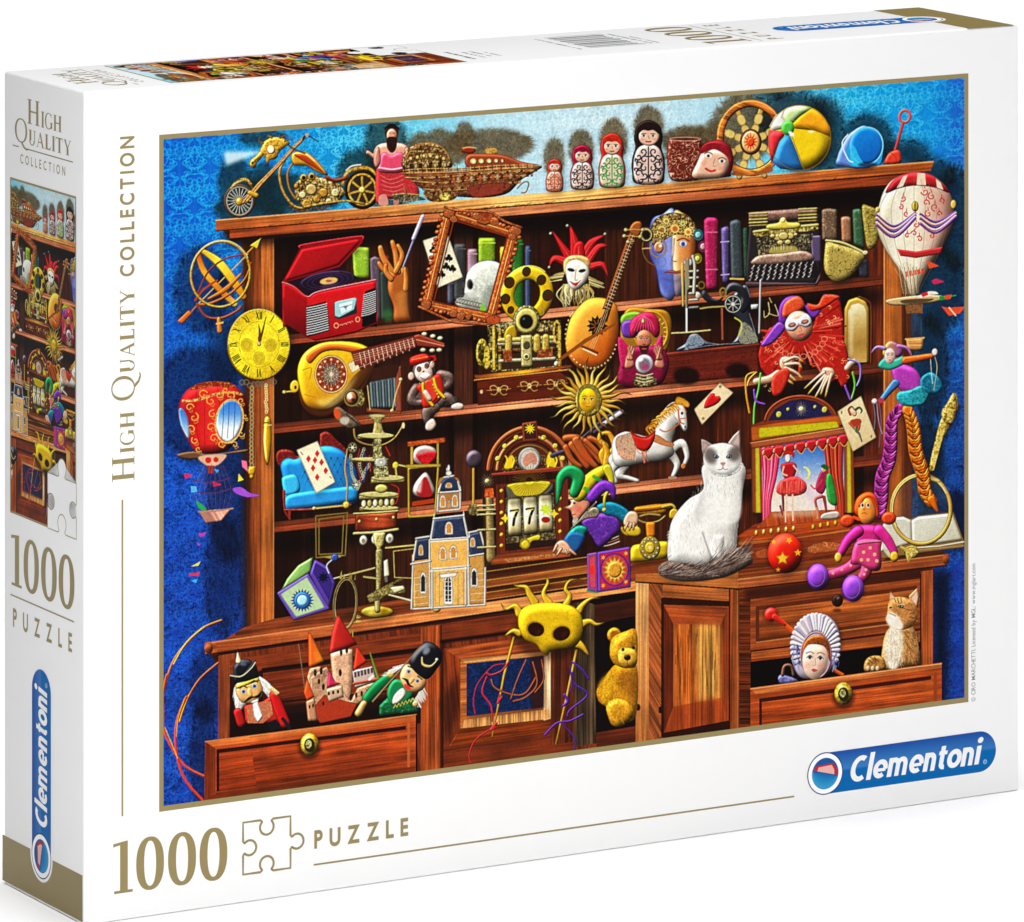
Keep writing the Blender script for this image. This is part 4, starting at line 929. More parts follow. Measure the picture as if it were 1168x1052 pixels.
def jester_mask():
    F(400, 110)
    for q, w in [('1020 770 975 700 920 615', (60, 34, 4)), ('1030 740 1020 660 1000 590', (60, 40, 4)), ('1060 740 1100 670 1160 632', (50, 40, 4)), ('1080 760 1130 690 1175 682', (40, 34, 6)), ('1090 780 1150 770 1175 830', (40, 30, 4)), ('990 760 930 740 905 780', (46, 30, 4)), ('1040 720 1040 690 1045 680', (60, 40))]:
        L(q, w, 'b8181c', pf=8, ed=.5, spec=.2)
        L(q, (4, 1), 'f08a80', a=.6)
    for x, y in ((912, 626), (988, 590), (1160, 628), (905, 780)): E(x, y, 6, 6, 'b0b890', pf=2)
    hair((970, 860), (1090, 860), 60, 80, 90, .55, 7, ['d8c890', 'b8a468', '8a7440', 'f0e8b8'], .15)
    hair((960, 840), (975, 800), 14, 50, 170, .3, 6, ['d8c890', '9a8448']); hair((1085, 820), (1092, 860), 14, 55, 20, .3, 6, ['d8c890', '9a8448'])
    P('975 745 1010 725 1060 728 1092 750 1088 800 1062 830 985 820 970 780', 'c8a060', s=1, pf=8, ed=.4, gold=.3)
    P('984 770 1030 745 1080 775 1086 820 1060 865 1020 885 990 850', 'f0e8dc', s=1, pf=12, ed=.3)
    for x, y, r in ((1005, 792, 12), (1056, 796, -12)): E(x, y, 17, 8, '1a100c', rot=r)
    L('1028 790 1024 836 1034 838', 4, 'a89078'); P('1002 848 1022 852 1042 846 1026 866', 'c02030', s=1); L('1000 845 1030 855 1048 840', 3, '8a1420')
def lute_right():
    F(630, 320)
    P('120 120 170 82 240 82 290 110 304 200 296 300 262 390 200 415 120 400 70 340 60 270 80 180', 'd87a1c', s=1, pf=26, ed=.5, sh=.4, spec=.15, stops=['e8a038', 'e8962c', 'c8641a', '8a3410'], ga=50)
    P('90 200 150 110 240 90 200 220 110 340', 'f4c060', s=1, a=.35, bl=3)
    star(205, 208, 34, 50, 12, '1a0e08'); rad(205, 208, 10, 30, 9, 3, 'a86a28', tx=0)
    for i in range(26):
        t = i/25*3.6+.3; E(178+118*math.cos(t), 250+150*math.sin(t)*1.0, 4, 4, 'f0d8a8', tx=0, a=.8)
    P('215 190 262 80 300 -40 318 -40 290 60 250 190', '3a1c10')
    for d in (-9, 0, 9): L([178+d, 310, 228+d, 190, 290+d*.6, 0], 2, 'e0c090', s=0, tx=0)
    L('135 300 180 318 205 330', 12, '6a3010', pf=3); L('140 312 200 340', 7, 'e8d0a0'); P('30 355 150 265 295 190 300 196 160 280 40 365', '8a4a1c')
    F(630, 90)
    P('228 1052 330 760 366 668 400 680 380 740 250 1052', '7a3c1a', pf=6, ed=.4); P('236 1052 336 780 368 690 384 700 350 790 262 1052', '4a2412')
    for i in range(22):
        t = i/22; L([240+125*t, 1040-340*t, 262+118*t, 1050-345*t], 3, 'd8b890', s=0, tx=0)
    L('250 1040 376 690', 2, 'e8d8b0', s=0, tx=0); P('350 690 370 655 400 650 410 672 395 720 370 715', '9a5424', s=1, pf=6, ed=.5)
    for x, y in ((335, 690), (328, 718), (345, 745), (412, 690), (400, 722)): E(x, y, 9, 9, 'e8d090', pf=3, ed=.5); L([x, y, 372, y-4], 4, 'b89858')
def mech_face():
    F(630, 90)
    P('450 650 500 620 560 615 560 980 500 988 480 900 470 860 440 790', '5a6ac0', s=1, pf=16, ed=.4, stops=['2a3480', '7a8ae0', 'a0a8e8'], ga=0)
    P('552 612 600 615 640 650 655 740 650 820 625 900 600 960 560 985 548 800', 'd08848', s=1, pf=14, ed=.4, stops=['f0c090', 'd88848', '9a4c20'], ga=0)
    P('470 870 500 960 540 985 600 975 590 900', '3a4490', a=.55, s=1, bl=2)
    P('455 660 520 615 600 618 650 660 650 720 560 712 460 760', '6a4a20', s=1, gold=1, ed=.5)
    for x, y, r, c in [(560, 685, 26, 'b87a38'), (500, 690, 24, '8a7a3a'), (620, 700, 22, 'c8a048'), (595, 660, 14, '1c8a5a'), (520, 650, 18, 'a89850'), (470, 700, 18, '6a7a4a')]:
        E(x, y, r, r, c, pf=5, ed=.6); ring(x, y, r*.6, r*.6, 4, 'f0dc90'); rad(x, y, r*.8, r*1.15, 10, 5, 'c8a850'); E(x, y, r*.25, r*.25, 'd84a20')
    ring(482, 772, 36, 42, 9, 'd8b088', ed=.5); E(486, 770, 22, 26, 'b87a50', pf=5); E(492, 762, 8, 8, 'f0e0d0')
    ring(475, 770, 64, 80, 5, 'c09058', a0=90, a1=300, ed=.4); L('412 775 450 772', 6, 'c8a070'); ring(495, 835, 22, 24, 4, '9ab0e0', ed=.3)
    E(428, 712, 34, 36, '5a4a28', pf=8, ed=.5, gold=.4); E(428, 712, 17, 19, '1a120c'); ring(428, 712, 24, 26, 4, 'd8c080', tx=0)
    E(596, 752, 20, 15, 'f0e8e0', ed=.4); E(597, 754, 10, 11, '3a6ac0'); E(597, 754, 4, 5, '101820'); L('570 738 598 728 625 742', 6, '5a3018')
    L('556 730 552 800 545 828 566 834', 6, '8a5a60', a=.8); P('540 800 556 740 566 820', 'f8e0d8', a=.5, bl=1)
    P('515 882 545 872 565 876 590 872 608 880 565 892', 'b05a50', s=1, ed=.3); L('512 884 560 884 608 880', 3, '5a2028'); E(620, 840, 20, 20, 'c0b8c8', pf=5, ed=.4); L('500 910 560 925 600 905', 8, '3a3a78', a=.4, bl=1)
    for x, y, r, c in [(665, 712, 22, '2aa0c0'), (688, 765, 22, 'b84a7a'), (662, 820, 20, 'c8c020')]: ring(x, y, r*.85, r, 7, c, ed=.4); E(x, y, r*.6, r*.7, c, pf=4, c2='e8e0b0')
def books():
    F(630, 90)
    for q, c, cu in [('690 645 705 632 745 632 758 645 752 960 700 962', 'a01c50', 'e8689a'), ('768 680 800 670 808 680 806 930 775 932', '5a4a80', '9a8ac0'), ('808 650 840 640 862 648 872 915 815 918', '3a4248', '6a7478'), ('868 680 890 675 895 900 875 915', '2a4a38', '4a7a5a')]:
        P(q, c, cu=cu, ck=.5, pf=10, ed=.5, sh=.3)
    for y in (700, 870): L([700, y, 752, y], 5, 'e890b0', s=0, a=.7)
    L('768 745 806 742', 5, 'b8a0d8'); L('770 895 806 892', 5, 'b8a0d8'); L('812 912 872 914', 8, 'd0a860'); 
    F(830, 84)
    for q, c, cu in [('428 620 460 614 500 620 500 760 430 760', '6a5240', 'c8b090'), ('515 655 540 650 562 656 565 770 520 770', '9a6a50', 'e0b898'), ('568 620 600 615 612 622 625 800 575 780', '3a5a40', '7a9a70'), ('590 850 640 845 642 930 600 925', '3a3a4a', '5a5a70')]:
        P(q, c, cu=cu, ck=.6, pf=8, ed=.5, sh=.3)
def typewriter():
    F(830, 84)
    P('100 660 420 640 425 900 400 960 90 965 80 900', '2a2228', pf=8, ed=.4); P('380 740 425 740 425 860 385 860', '5a4a68', pf=5)
    P('95 640 110 632 400 612 408 625 404 660 380 662 110 682 98 672', '7a5a50', s=1, pf=10, ed=.5, tx=.4)
    for x, y, w in ((140, 660, 40), (365, 640, 40)):
        for i in range(5): L([x-w, y-20+i*14, x+w, y-24+i*14], 9, ['d8c068', '8a7430', 'b8a050'][i % 3], pf=3, s=0, ed=.3)
    P('110 730 140 722 400 690 420 700 410 716 130 748', '8a7430', gold=1, ed=.5); L('120 722 250 704 410 690', 12, 'e0c860', pf=4, s=0)
    P('180 690 230 680 240 660 262 655 275 678 325 680 320 706 190 712', 'e0c858', s=1, pf=6, ed=.5); E(252, 668, 10, 12, 'fff0a0', pf=3)
    P('130 750 390 730 380 800 140 830', '3a3028', gold=.8)
    for x, y, r in [(230, 748, 22), (285, 742, 20), (255, 742, 24), (205, 742, 14), (310, 735, 12), (240, 772, 16), (275, 770, 16)]: E(x, y, r, r*.8, 'c8b068', pf=5, ed=.6)
    P('190 800 210 790 300 785 320 800 315 815 195 822', 'a89850', s=1, ed=.5); hair((200, 805), (310, 800), 24, 24, -90, .25, 3, ['d8c888', '8a7a48'])
    P('112 850 150 828 250 818 340 808 385 825 392 850 330 862 180 874 108 870', '9a7a6a', s=1, pf=9, ed=.5, tx=.4)
    P('108 880 400 858 420 930 88 950', '1c1618')
    for r in range(4):
        for i in range(11):
            x = 112+i*27-r*5+r; y = 890+r*18-i*1.6; L([x, y, x+8, y-14], 5, ['d8d0c8', '8a8088'][(i+r) % 2], s=0, a=.9); E(x, y, 8, 6, '4a4448', ed=.3); E(x, y-2, 4, 2.5, 'c8c0c0')
    P('78 950 85 975 410 965 428 935 424 900 400 955', '4a343a', s=0, pf=5, ed=.4)
def cups():
    F(830, 84)
    P('612 606 640 602 700 640 690 750 660 800 635 790 620 700', 'a08c40', s=1, cu='4a3c14', ck=.9, pf=8, ed=.5, gold=.3)
    P('448 762 470 768 620 820 600 880 560 930 500 952 460 930 438 880', 'b09a50', s=1, cu='4a3a14', ck=.9, pf=14, ed=.5, sh=.5)
    L('450 762 530 775 632 822', 12, 'e0cc80', pf=3, ed=.4); E(628, 818, 12, 10, 'e8d890', pf=3)
def balloon_right():
    F(830, 84)
    P('690 600 715 530 760 480 840 452 920 460 990 510 1030 590 1030 680 1000 760 960 830 900 930 860 1010 835 1010 800 920 730 820 690 740 675 670', 'd8c8a8', s=1, pf=26, ed=.4, spec=.08, stops=['a89a80', 'f0e8d4', 'f4e8d0', 'd0a898', 'a87068'], ga=0, sh=.4)
    P('720 545 760 482 840 452 920 460 985 508 1010 545 940 520 850 512 780 525', 'c02028', s=1, pf=10, stops=['8a1420', 'd02830', '8a1420'], ga=0)
    for q in ['800 470 822 462 800 514 770 524', '865 454 900 456 905 510 862 508', '950 480 970 496 985 532 955 520']: P(q, 'f0d0b8')
    for x in (-3, -2, -1, 0, 1, 2, 3): L([850+x*32, 470+abs(x)*14, 850+x*52, 620, 850+x*40, 800, 850+x*8, 990], 2, '8a6a50', tx=0, a=.7)
    for x, y, r in [(800, 570, 14), (790, 610, 12), (815, 640, 12), (900, 540, 18), (930, 560, 18), (905, 590, 16), (945, 610, 18), (975, 580, 14), (915, 640, 16), (860, 690, 14), (850, 730, 14), (875, 755, 14), (820, 740, 12), (930, 740, 12), (960, 700, 10), (965, 640, 12)]:
        spiral(x, y, r, rng.rand()*6.28, 1 if rng.rand() < .5 else -1, 6, 'c42a30', a=.9); L([x, y-r, x+rng.randn()*4, y-r-14], (5, 2), 'c42a30', tx=0)
    P('772 800 860 812 982 790 972 822 860 842 788 832', 'b82a2c', s=0, pf=4)
    for i in range(5): P([810+i*18, 905-i*3, 822+i*18, 900-i*3, 826+i*18, 925-i*4, 814+i*18, 930-i*4], 'd8401c')
    for s in ((680, 655, 760, 730, 855, 645), (880, 650, 950, 710, 1040, 640)):
        for k, c in enumerate(['5a2a78', 'f0a890', '4a2a70', 'f0b898', '6a3a80']): L([s[0], s[1]-8+k*13-k*2, s[2], s[3]-32+k*12, s[4], s[5]-8+k*6], 12, c, pf=3)
    E(855, 606, 16, 24, 'c8a840', pf=5, ed=.6); L('855 586 855 628', 4, '3a2c10'); E(1030, 598, 14, 22, 'd8b858', pf=5, ed=.5); E(684, 622, 10, 14, 'c8b060', pf=4)
    P('750 840 770 880 830 990 790 1052 745 1000', 'c87838', a=.0)
    for i in range(14): L([760+i*8, 860+abs(i-7)*4, 800+i*4, 960, 800+i*5, 1052], 1.6, ['c8b090', '7a5a38'][i % 2], tx=0)
    F(830, 320)
    for i in range(10): L([780+i*9, -60, 800+i*8, 60], 2, ['d8c8a0', '8a6a48'][i % 2], tx=0)
    P('720 92 780 78 900 66 962 68 1000 76 960 96 880 108 800 114 740 112', 'c8a878', s=1, pf=5, ed=.4); P('790 92 860 84 940 84 900 100 810 106', '5a4430', s=1)
    P('865 74 910 52 945 50 960 62 920 66 880 80', 'e8e0d8', s=1); P('880 62 910 50 915 66 890 76', 'c82830'); P('965 72 990 70 990 88 968 92', '1c8a38'); P('990 68 1022 64 1018 84 992 88', 'd84a2c'); L('1020 72 1040 68', 5, '2a9a4a')
    P('974 118 1000 124 1084 120 1060 150 1010 162', 'd8502c', s=0); L('1010 124 1040 160', 7, 'f0c0a0', s=0)
    P('810 112 890 108 888 150 815 152', '8a5a34', cu='4a2c14'); 
    for x in (818, 840, 862, 882): L([x, 150, x+2, 270], 2, '6a5038', s=0)
    P('830 150 880 148 880 260 835 262', '2c3040', a=.6); P('812 265 895 260 890 315 870 322 820 320', 'b07c48', s=0, pf=6, ed=.4, wd=0, wk=1); L('812 268 895 262', 8, 'd8a468', s=0)
    F(830, 84)
    P('930 945 950 935 990 950 960 958 940 962', 'c02858'); P('905 850 965 878 920 890', 'd8502c')
def sewing_machine():
    F(630, 320)
    P('500 330 935 290 940 430 520 466 480 470', '6a2418', wd=-6, wk=.4, cu='3a120c', ck=.6, ed=.3); L('500 336 940 290', 7, 'a84830', s=0); L('500 350 940 304', 3, '3a1008', s=0)
    E(612, 436, 60, 40, '120604', a=.85, bl=1.5); E(846, 412, 56, 34, '120604', a=.85, bl=1.5)
    P('768 125 778 125 780 270 772 272', '9a5038'); L('950 0 944 240', 9, 'a8a8a8', s=0, pf=3)
    P('560 318 610 285 625 250 660 244 700 280 760 295 820 282 850 240 860 190 835 165 800 130 830 60 880 20 905 80 900 150 915 200 940 260 930 288 760 296 600 322', '2a2c3a', s=1, pf=9, ed=.3, spec=.8, sh=.3)
    for q in ['600 318 660 306 760 292 930 284', '570 316 612 286 628 254 660 246 700 280 760 292', '936 282 916 206 898 150', '800 128 832 62 880 24 902 76']: L(q, 3, 'a8b0c0', tx=0, a=.7)
    P('690 40 730 80 770 80 800 20 840 10 880 40 900 110 870 150 850 120 860 80 830 50 790 70 760 102 710 100 680 70', '23232a', s=1, pf=9, spec=.5)
    P('620 262 650 250 680 262 690 290 640 310 605 314', '8a98a8', s=1, cu='1c1c24', ck=.7, a=.9); P('850 230 880 190 930 250 930 282 860 286', '9a9880', s=1, cu='1c1c1c', ck=.8, a=.85)
    L('832 170 860 190 862 220 850 250', 6, 'c8c848', tx=0)
    E(824, 108, 40, 42, '1a1a20', pf=6, ed=.4); ring(824, 108, 35, 37, 4, 'b8b8b0', tx=0); rad(824, 108, 6, 28, 8, 5, '9a9a98'); E(824, 108, 8, 8, 'd0d0c8')
    P('605 -100 625 -100 630 40 618 45 618 235 608 235 605 40', '8a8468', pf=3, ed=.4); P('585 -80 600 -80 602 120 592 122', 'c8b860', pf=3, ed=.4)
    for y in (-40, -10, 30, 60, 90, 125): L([625, y, 665, y-3], 12, ['c8c0a8', '8a8a88'][int(y) % 2], pf=4, s=0, ed=.4)
    L('640 -110 650 -60 645 60', 16, 'b8b4a8', pf=5, ed=.5); L('675 128 720 122 790 118', 7, 'a8985a')
    ring(680, 22, 14, 16, 7, 'c8a830', ed=.5); ring(778, 54, 14, 20, 7, 'd8b840', ed=.4); E(665, 70, 12, 16, 'b8b0a0', pf=4)
    L('545 242 620 238 720 228', 9, 'b89a58', pf=3); L('612 130 612 235', 8, 'd8d8d0', s=0); P('905 110 940 108 935 130 908 132', 'c8ccd0', pf=4)
def mystic():
    F(630, 320)
    P('340 130 440 130 520 140 545 200 530 300 500 330 350 330 310 250', '9a6a18', s=1, pf=8, ed=.3); ring(450, 235, 76, 92, 14, 'c89020', pf=4, ed=.3); P('310 190 330 150 400 145 420 200 360 240', '6a9a28', s=1, pf=8, ed=.4); P('315 200 350 180 420 200 420 250 330 260', '6a3aa0', s=1, pf=8, ed=.4)
    rad(450, 235, 60, 72, 20, 4, 'f0d070')
    P('305 390 330 330 380 300 480 300 520 330 530 400 480 480 310 480', '7a1038', s=1, pf=14, ed=.4, cu='c02a60', ck=.4); P('300 260 340 290 352 320 330 400 310 380', 'b01c50', s=1, pf=6, cu='f06090', ck=.4); P('500 245 470 290 460 330 500 340 505 300', 'b01c50', s=1, pf=6, cu='f06090', ck=.4)
    P('350 235 360 180 400 150 450 145 485 180 490 240 470 262 440 232 400 232 370 262', 'b01c48', s=1, pf=12, ed=.4, cu='5a0a28', ck=.5)
    for i in range(9): L([360+i*13, 240-abs(i-4)*4, 385+i*8, 185, 418, 162], 3, 'f07098', a=.7)
    face(418, 270, 34, 44, 'c87a5c', lips='8a2a2a'); P('396 296 418 300 440 296 436 325 418 345 400 320', '3a1c18', s=1, tx=.5, a=.85); L('404 304 418 300 434 304', 5, '2a1410'); L('410 312 428 312', 4, 'b8584a'); E(414, 186, 8, 12, 'f0d080', pf=3, ed=.5)
    for s, x in ((1, 350), (-1, 490)):
        P([x-20*s, 400, x-14*s, 350, x-6*s, 340, x+22*s, 370, x+18*s, 396], 'd08068', s=1, pf=6, ed=.4)
        for k, (dx, dy) in enumerate(((-6, -55), (4, -52), (14, -42), (-14, -46))): L([x-4*s+k*5*s, 358, x+dx*s+10*s, 352+dy], (15, 10), 'd88c70', pf=4, ed=.4)
    P('380 440 460 435 470 478 376 480', '4a3c20', s=1, gold=.9, ed=.4); 
    for y in (428, 444, 458): L([384, y, 420, y+8, 458, y-1], 7, 'b09a70', pf=3)
    E(420, 382, 41, 44, 'd8dce4', pf=8, ed=.3, spec=.4); E(420, 384, 28, 30, '7a6878', bl=1.2, cu='c8b8c8', ck=.3); E(424, 396, 16, 14, 'a83a60', bl=1.5); E(404, 362, 12, 7, 'ffffff', rot=-30, bl=.6)
def harlequin():
    F(830, 320)
    # mirror
    P('528 380 530 130 545 90 585 70 625 80 655 110 660 380', '2a1008', a=.8, bl=1); P('530 375 532 130 550 90 590 76 630 96 645 130 645 380', 'c8a040', s=0, pf=6, ed=.4, c2='8a5a20', ga=90)
    P('548 350 550 140 565 112 595 104 622 116 632 145 634 372 600 374', 'b89850', s=0, stops=['f0e8c0', 'c8a868', 'a8803c', 'c8a05a'], ga=90); P('556 140 580 108 615 110 575 150 570 340 552 348', 'fff8e0', a=.4, bl=1.5); L('600 76 640 96 656 140 654 378', 10, '5a2a10', pf=3)
    # sleeves
    P('150 290 190 215 250 200 300 250 350 250 395 200 410 120 450 110 500 75 515 100 528 170 530 270 548 330 560 420 548 470 520 490 500 450 470 470 440 420 405 395 400 360 360 330 330 345 300 330 285 350 262 345 258 400 275 440 255 480 232 500 210 522 196 470 180 440 150 400 138 340', 'a81c14', s=0, pf=7, ed=.4, cu='e0503a', ck=.5, sh=.4)
    for i in range(84):
        t = math.radians(-38+rng.rand()*256); r0 = 60+rng.rand()*60; r1 = r0+50+rng.rand()*70; x, y = 325+r1*math.cos(t), 240+r1*.95*math.sin(t)
        if x > 540 or x < 140 or y > 430 or y < 110 or (y < 200 and x < 400): continue
        L([325+r0*math.cos(t), 240+r0*.95*math.sin(t), x, y], (3, 9), ['7a0c08', 'e8503a', 'd83828', 'c02418', 'f07860'][i % 5], a=.8, s=0)
    for i in range(34):
        x, y = [(200, 300), (470, 180), (500, 300), (520, 400), (215, 450), (440, 370)][i % 6]; x += rng.randn()*26; y += rng.randn()*30
        spiral(x, y, 9, rng.rand()*6.28, 1, 2.5, ['f0a060', 'f8c890', 'f07858'][i % 3], n=7)
    for i in range(12):
        t = math.radians(10+i*14); x, y = 325+118*math.cos(t), 250+98*math.sin(t); ring(x, y, 13, 12, 4, 'f08870', a=.8)
    P('232 190 235 120 265 78 320 70 350 100 340 140 290 160 262 200', '6a2a9a', s=1, pf=9, ed=.5, sh=.3); P('248 160 262 100 320 72 350 110 330 140 270 168', 'd84a2c', s=1, pf=8, cu='f09a40', ck=.5)
    P('350 110 400 130 430 90 440 62 500 75 520 110 505 70 450 70 420 150 385 170', '7a3ab0', s=1, pf=6, ed=.4); P('362 105 410 110 440 66 510 72 480 100 430 130 380 140', 'd8341c', s=1, pf=7, cu='f08a40', ck=.5)
    P('230 190 180 250 150 300 200 290 250 240 262 210', '7a3ab0', s=1, pf=7, ed=.4, cu='b078d8', ck=.4)
    push(326, 208, -14, 1); E(0, 0, 62, 70, 'e8b090', pf=16, ed=.4, c2='d08868', ga=60)
    P('-62 -20 -40 -48 0 -34 40 -50 60 -24 56 6 28 14 0 0 -26 16 -56 8', 'e8e0ec', s=1, pf=7, ed=.3)
    for s in (-1, 1): E(s*30, -12, 18, 11, 'c08068', ed=.4); L([s*46, -12, s*30, -6, s*16, -12], 4, '5a2c20')
    L('0 -10 6 22 -6 26', 5, 'b8745c'); P('-20 42 -6 36 6 36 22 41 0 52', 'b8504a', s=1); E(48, 6, 4, 4, '1a1410'); pop()
    for q in ['168 170 190 150 185 100', '185 150 230 160 215 110', '166 165 165 140', '200 100 190 80']: L(q, 4, 'c8b078')
    # hands
    for hx, hy, pts in [(250, 380, ['260 370 310 350 345 372', '265 385 320 380 338 400', '262 400 310 420 342 448', '255 410 290 440 312 458', '250 415 270 450 298 472']), (440, 430, ['440 420 400 450 352 492', '445 435 410 470 368 518', '450 440 425 490 392 546', '462 440 440 480 425 520', '474 430 462 470 446 530'])]:
        P([hx-6, hy-30, hx+40, hy-28, hx+48, hy+10, hx+10, hy+34, hx-14, hy+10], 'd8a888', s=1, pf=8, ed=.4)
        for q in pts: L(q, (20, 14, 8), 'e0b090', pf=5, ed=.4); v = num(q)[-1]; w = num(q)[-2]; L([*(v*.6+w*.4), *v], (9, 3), 'c89a30', pf=2)
    L('230 430 190 452 130 462', (44, 34), 'd0a080', pf=9, ed=.3); P('205 440 260 400 285 420 265 480 240 520 205 520', 'c83020', s=1, pf=6, cu='f08a70', ck=.3); L('545 400 560 380 575 370', 26, 'd8b090', pf=6)
    for q, c in [('120 420 85 440 85 520 100 605', 'e88020'), ('150 425 140 500 122 580 118 690', '5ac83a'), ('120 500 130 550 168 565', '7a3ac0'), ('550 360 600 380 605 440 590 480', '7a6ad0'), ('570 420 580 480 565 540', '5ab838'), ('535 480 550 520 560 545', '8a4ac0'), ('130 420 100 450 90 480', 'f0b040')]: L(q, 9, c, pf=3)
def lute_left():
    F(175, 340)
    P('660 310 690 250 760 205 840 195 920 205 1000 240 1020 300 960 430 880 480 810 540 740 545 680 500 660 420 655 360', '4a2210', s=1, pf=8, ed=.4, sh=.4)
    P('658 320 690 250 760 208 850 198 940 208 1000 244 1010 290 950 400 870 470 800 510 740 510 690 480 665 400', 'd8a818', s=1, pf=16, ed=.4, stops=['f8d838', 'e8b81c', 'c88414', '7a4010'], ga=60)
    P('700 262 780 215 880 215 985 240 960 262 850 240 770 250 715 300', 'c05a18', s=1, pf=6); P('930 340 1010 300 940 400 860 470 780 500 860 430', '4a2410', s=1, a=.85, bl=.6)
    P('740 470 830 440 900 380 940 330 880 440 800 500', 'f8f0a0', s=1, a=.45, bl=2)
    E(811, 348, 76, 88, '7a2c18', cu='d89a60', ck=.8, ed=.5); ring(811, 348, 72, 83, 5, 'e8c088', tx=0)
    for i in range(12):
        t = math.radians(30*i); E(811+58*math.cos(t), 348+67*math.sin(t), 11, 12, 'c04a28', ed=.3); E(811+58*math.cos(t), 348+67*math.sin(t), 5, 5, 'f0c8a0')
    star(811, 348, 30, 56, 14, '20100c', ry=1.15); star(811, 348, 26, 52, 14, 'f0d8b8', ry=1.15, a=.9); star(811, 348, 22, 44, 14, '2a1410', ry=1.15); rad(811, 348, 2, 34, 24, 2, 'e8d0b0', tx=0)
    P('885 300 925 278 950 318 905 345', 'e8d8b0', cu='b89858', ed=.4)
    P('915 268 1168 180 1168 240 945 330', '6a2018', wd=-20, wk=.3, ed=.4)
    for i in range(8): L([945+i*30, 258-i*10.5, 965+i*29, 318-i*11], 3, 'e8d0b0', s=0, tx=0)
    for d in (0, 14, 28, 42): L([918+d*.5, 275+d, 1168, 186+d], 1.6, 'e8c8a8', s=0, tx=0)
    E(645, 405, 22, 30, 'e8b830', pf=5, ed=.5); L('640 425 598 428', 7, 'd8a830'); E(597, 430, 9, 9, 'f0d070', pf=3, ed=.5); E(648, 408, 6, 9, '4a2408'); L('680 330 720 320 712 370', 4, 'a88418'); L('690 440 740 455', 4, 'a88418')
    F(400, 340)
    P('0 245 290 170 300 225 20 310', '7a2c20', wd=-20, wk=.3, ed=.4)
    for i in range(13): L([40+i*20, 250-i*5.5, 50+i*20, 302-i*6.6], 3, 'e8c8b0', s=0, tx=0)
    for d in (8, 18, 28, 38): L([10, 252+d, 292, 176+d], 1.6, 'e8c8a8', s=0, tx=0)
    P('285 172 310 165 432 208 428 232 305 222', '8a3420', pf=5, ed=.4); L('300 190 425 218', 4, 'd8907a')
    for x, y in ((336, 165), (375, 175), (408, 184), (330, 238), (372, 240), (404, 238)): E(x, y, 14, 10, 'e8dcb0', pf=4, ed=.5)
def camera_bird():
    F(400, 340)
    P('195 330 232 305 235 520 205 525 200 400', '7a3c2c', pf=4, ed=.4, wd=80); P('75 375 205 330 205 510 75 505', '2a1408'); P('100 320 225 305 205 370 90 380', '3a1c10')
    P('85 385 200 362 208 500 92 498', '2c3a40', pf=4)
    for i in range(9): L([92+i*13.5, 388-i*2.6, 100+i*13, 498], (10, 10), ['98aab0', '6a7c84'][i % 2], pf=4, s=0, ed=.5)
    P('70 500 230 515 232 530 72 520', '8a4a2c', ed=.4); L('228 375 205 440 190 512', 6, 'c8a868'); L('76 400 84 470 88 510', 5, 'c8a868'); E(228, 372, 8, 8, 'd8c080', pf=2); E(188, 514, 8, 8, 'd8b878', pf=2)
    F(175, 340)
    E(935, 455, 32, 42, '5a4a20', gold=.8, ed=.5); E(905, 455, 38, 40, '2a241c', pf=8, ed=.5); ring(905, 455, 34, 37, 8, 'b89a58', ed=.4); E(903, 455, 22, 26, 'b8683c', pf=5); E(896, 448, 12, 14, 'f0e8e0', bl=.5); E(912, 466, 10, 8, '3a1408', bl=.6)
    P('822 520 828 500 850 498 880 520 920 545 945 575 930 590 890 595 850 570 828 545', '6a5a48', s=1, pf=8, ed=.4, tx=.5); E(838, 528, 14, 26, 'd8501c', rot=-15, bl=.5); E(872, 560, 22, 18, 'c8c0b0', a=.8, bl=.8); L('880 530 940 580', 8, '3a3028'); L('880 592 882 640', 2, '3a2414')
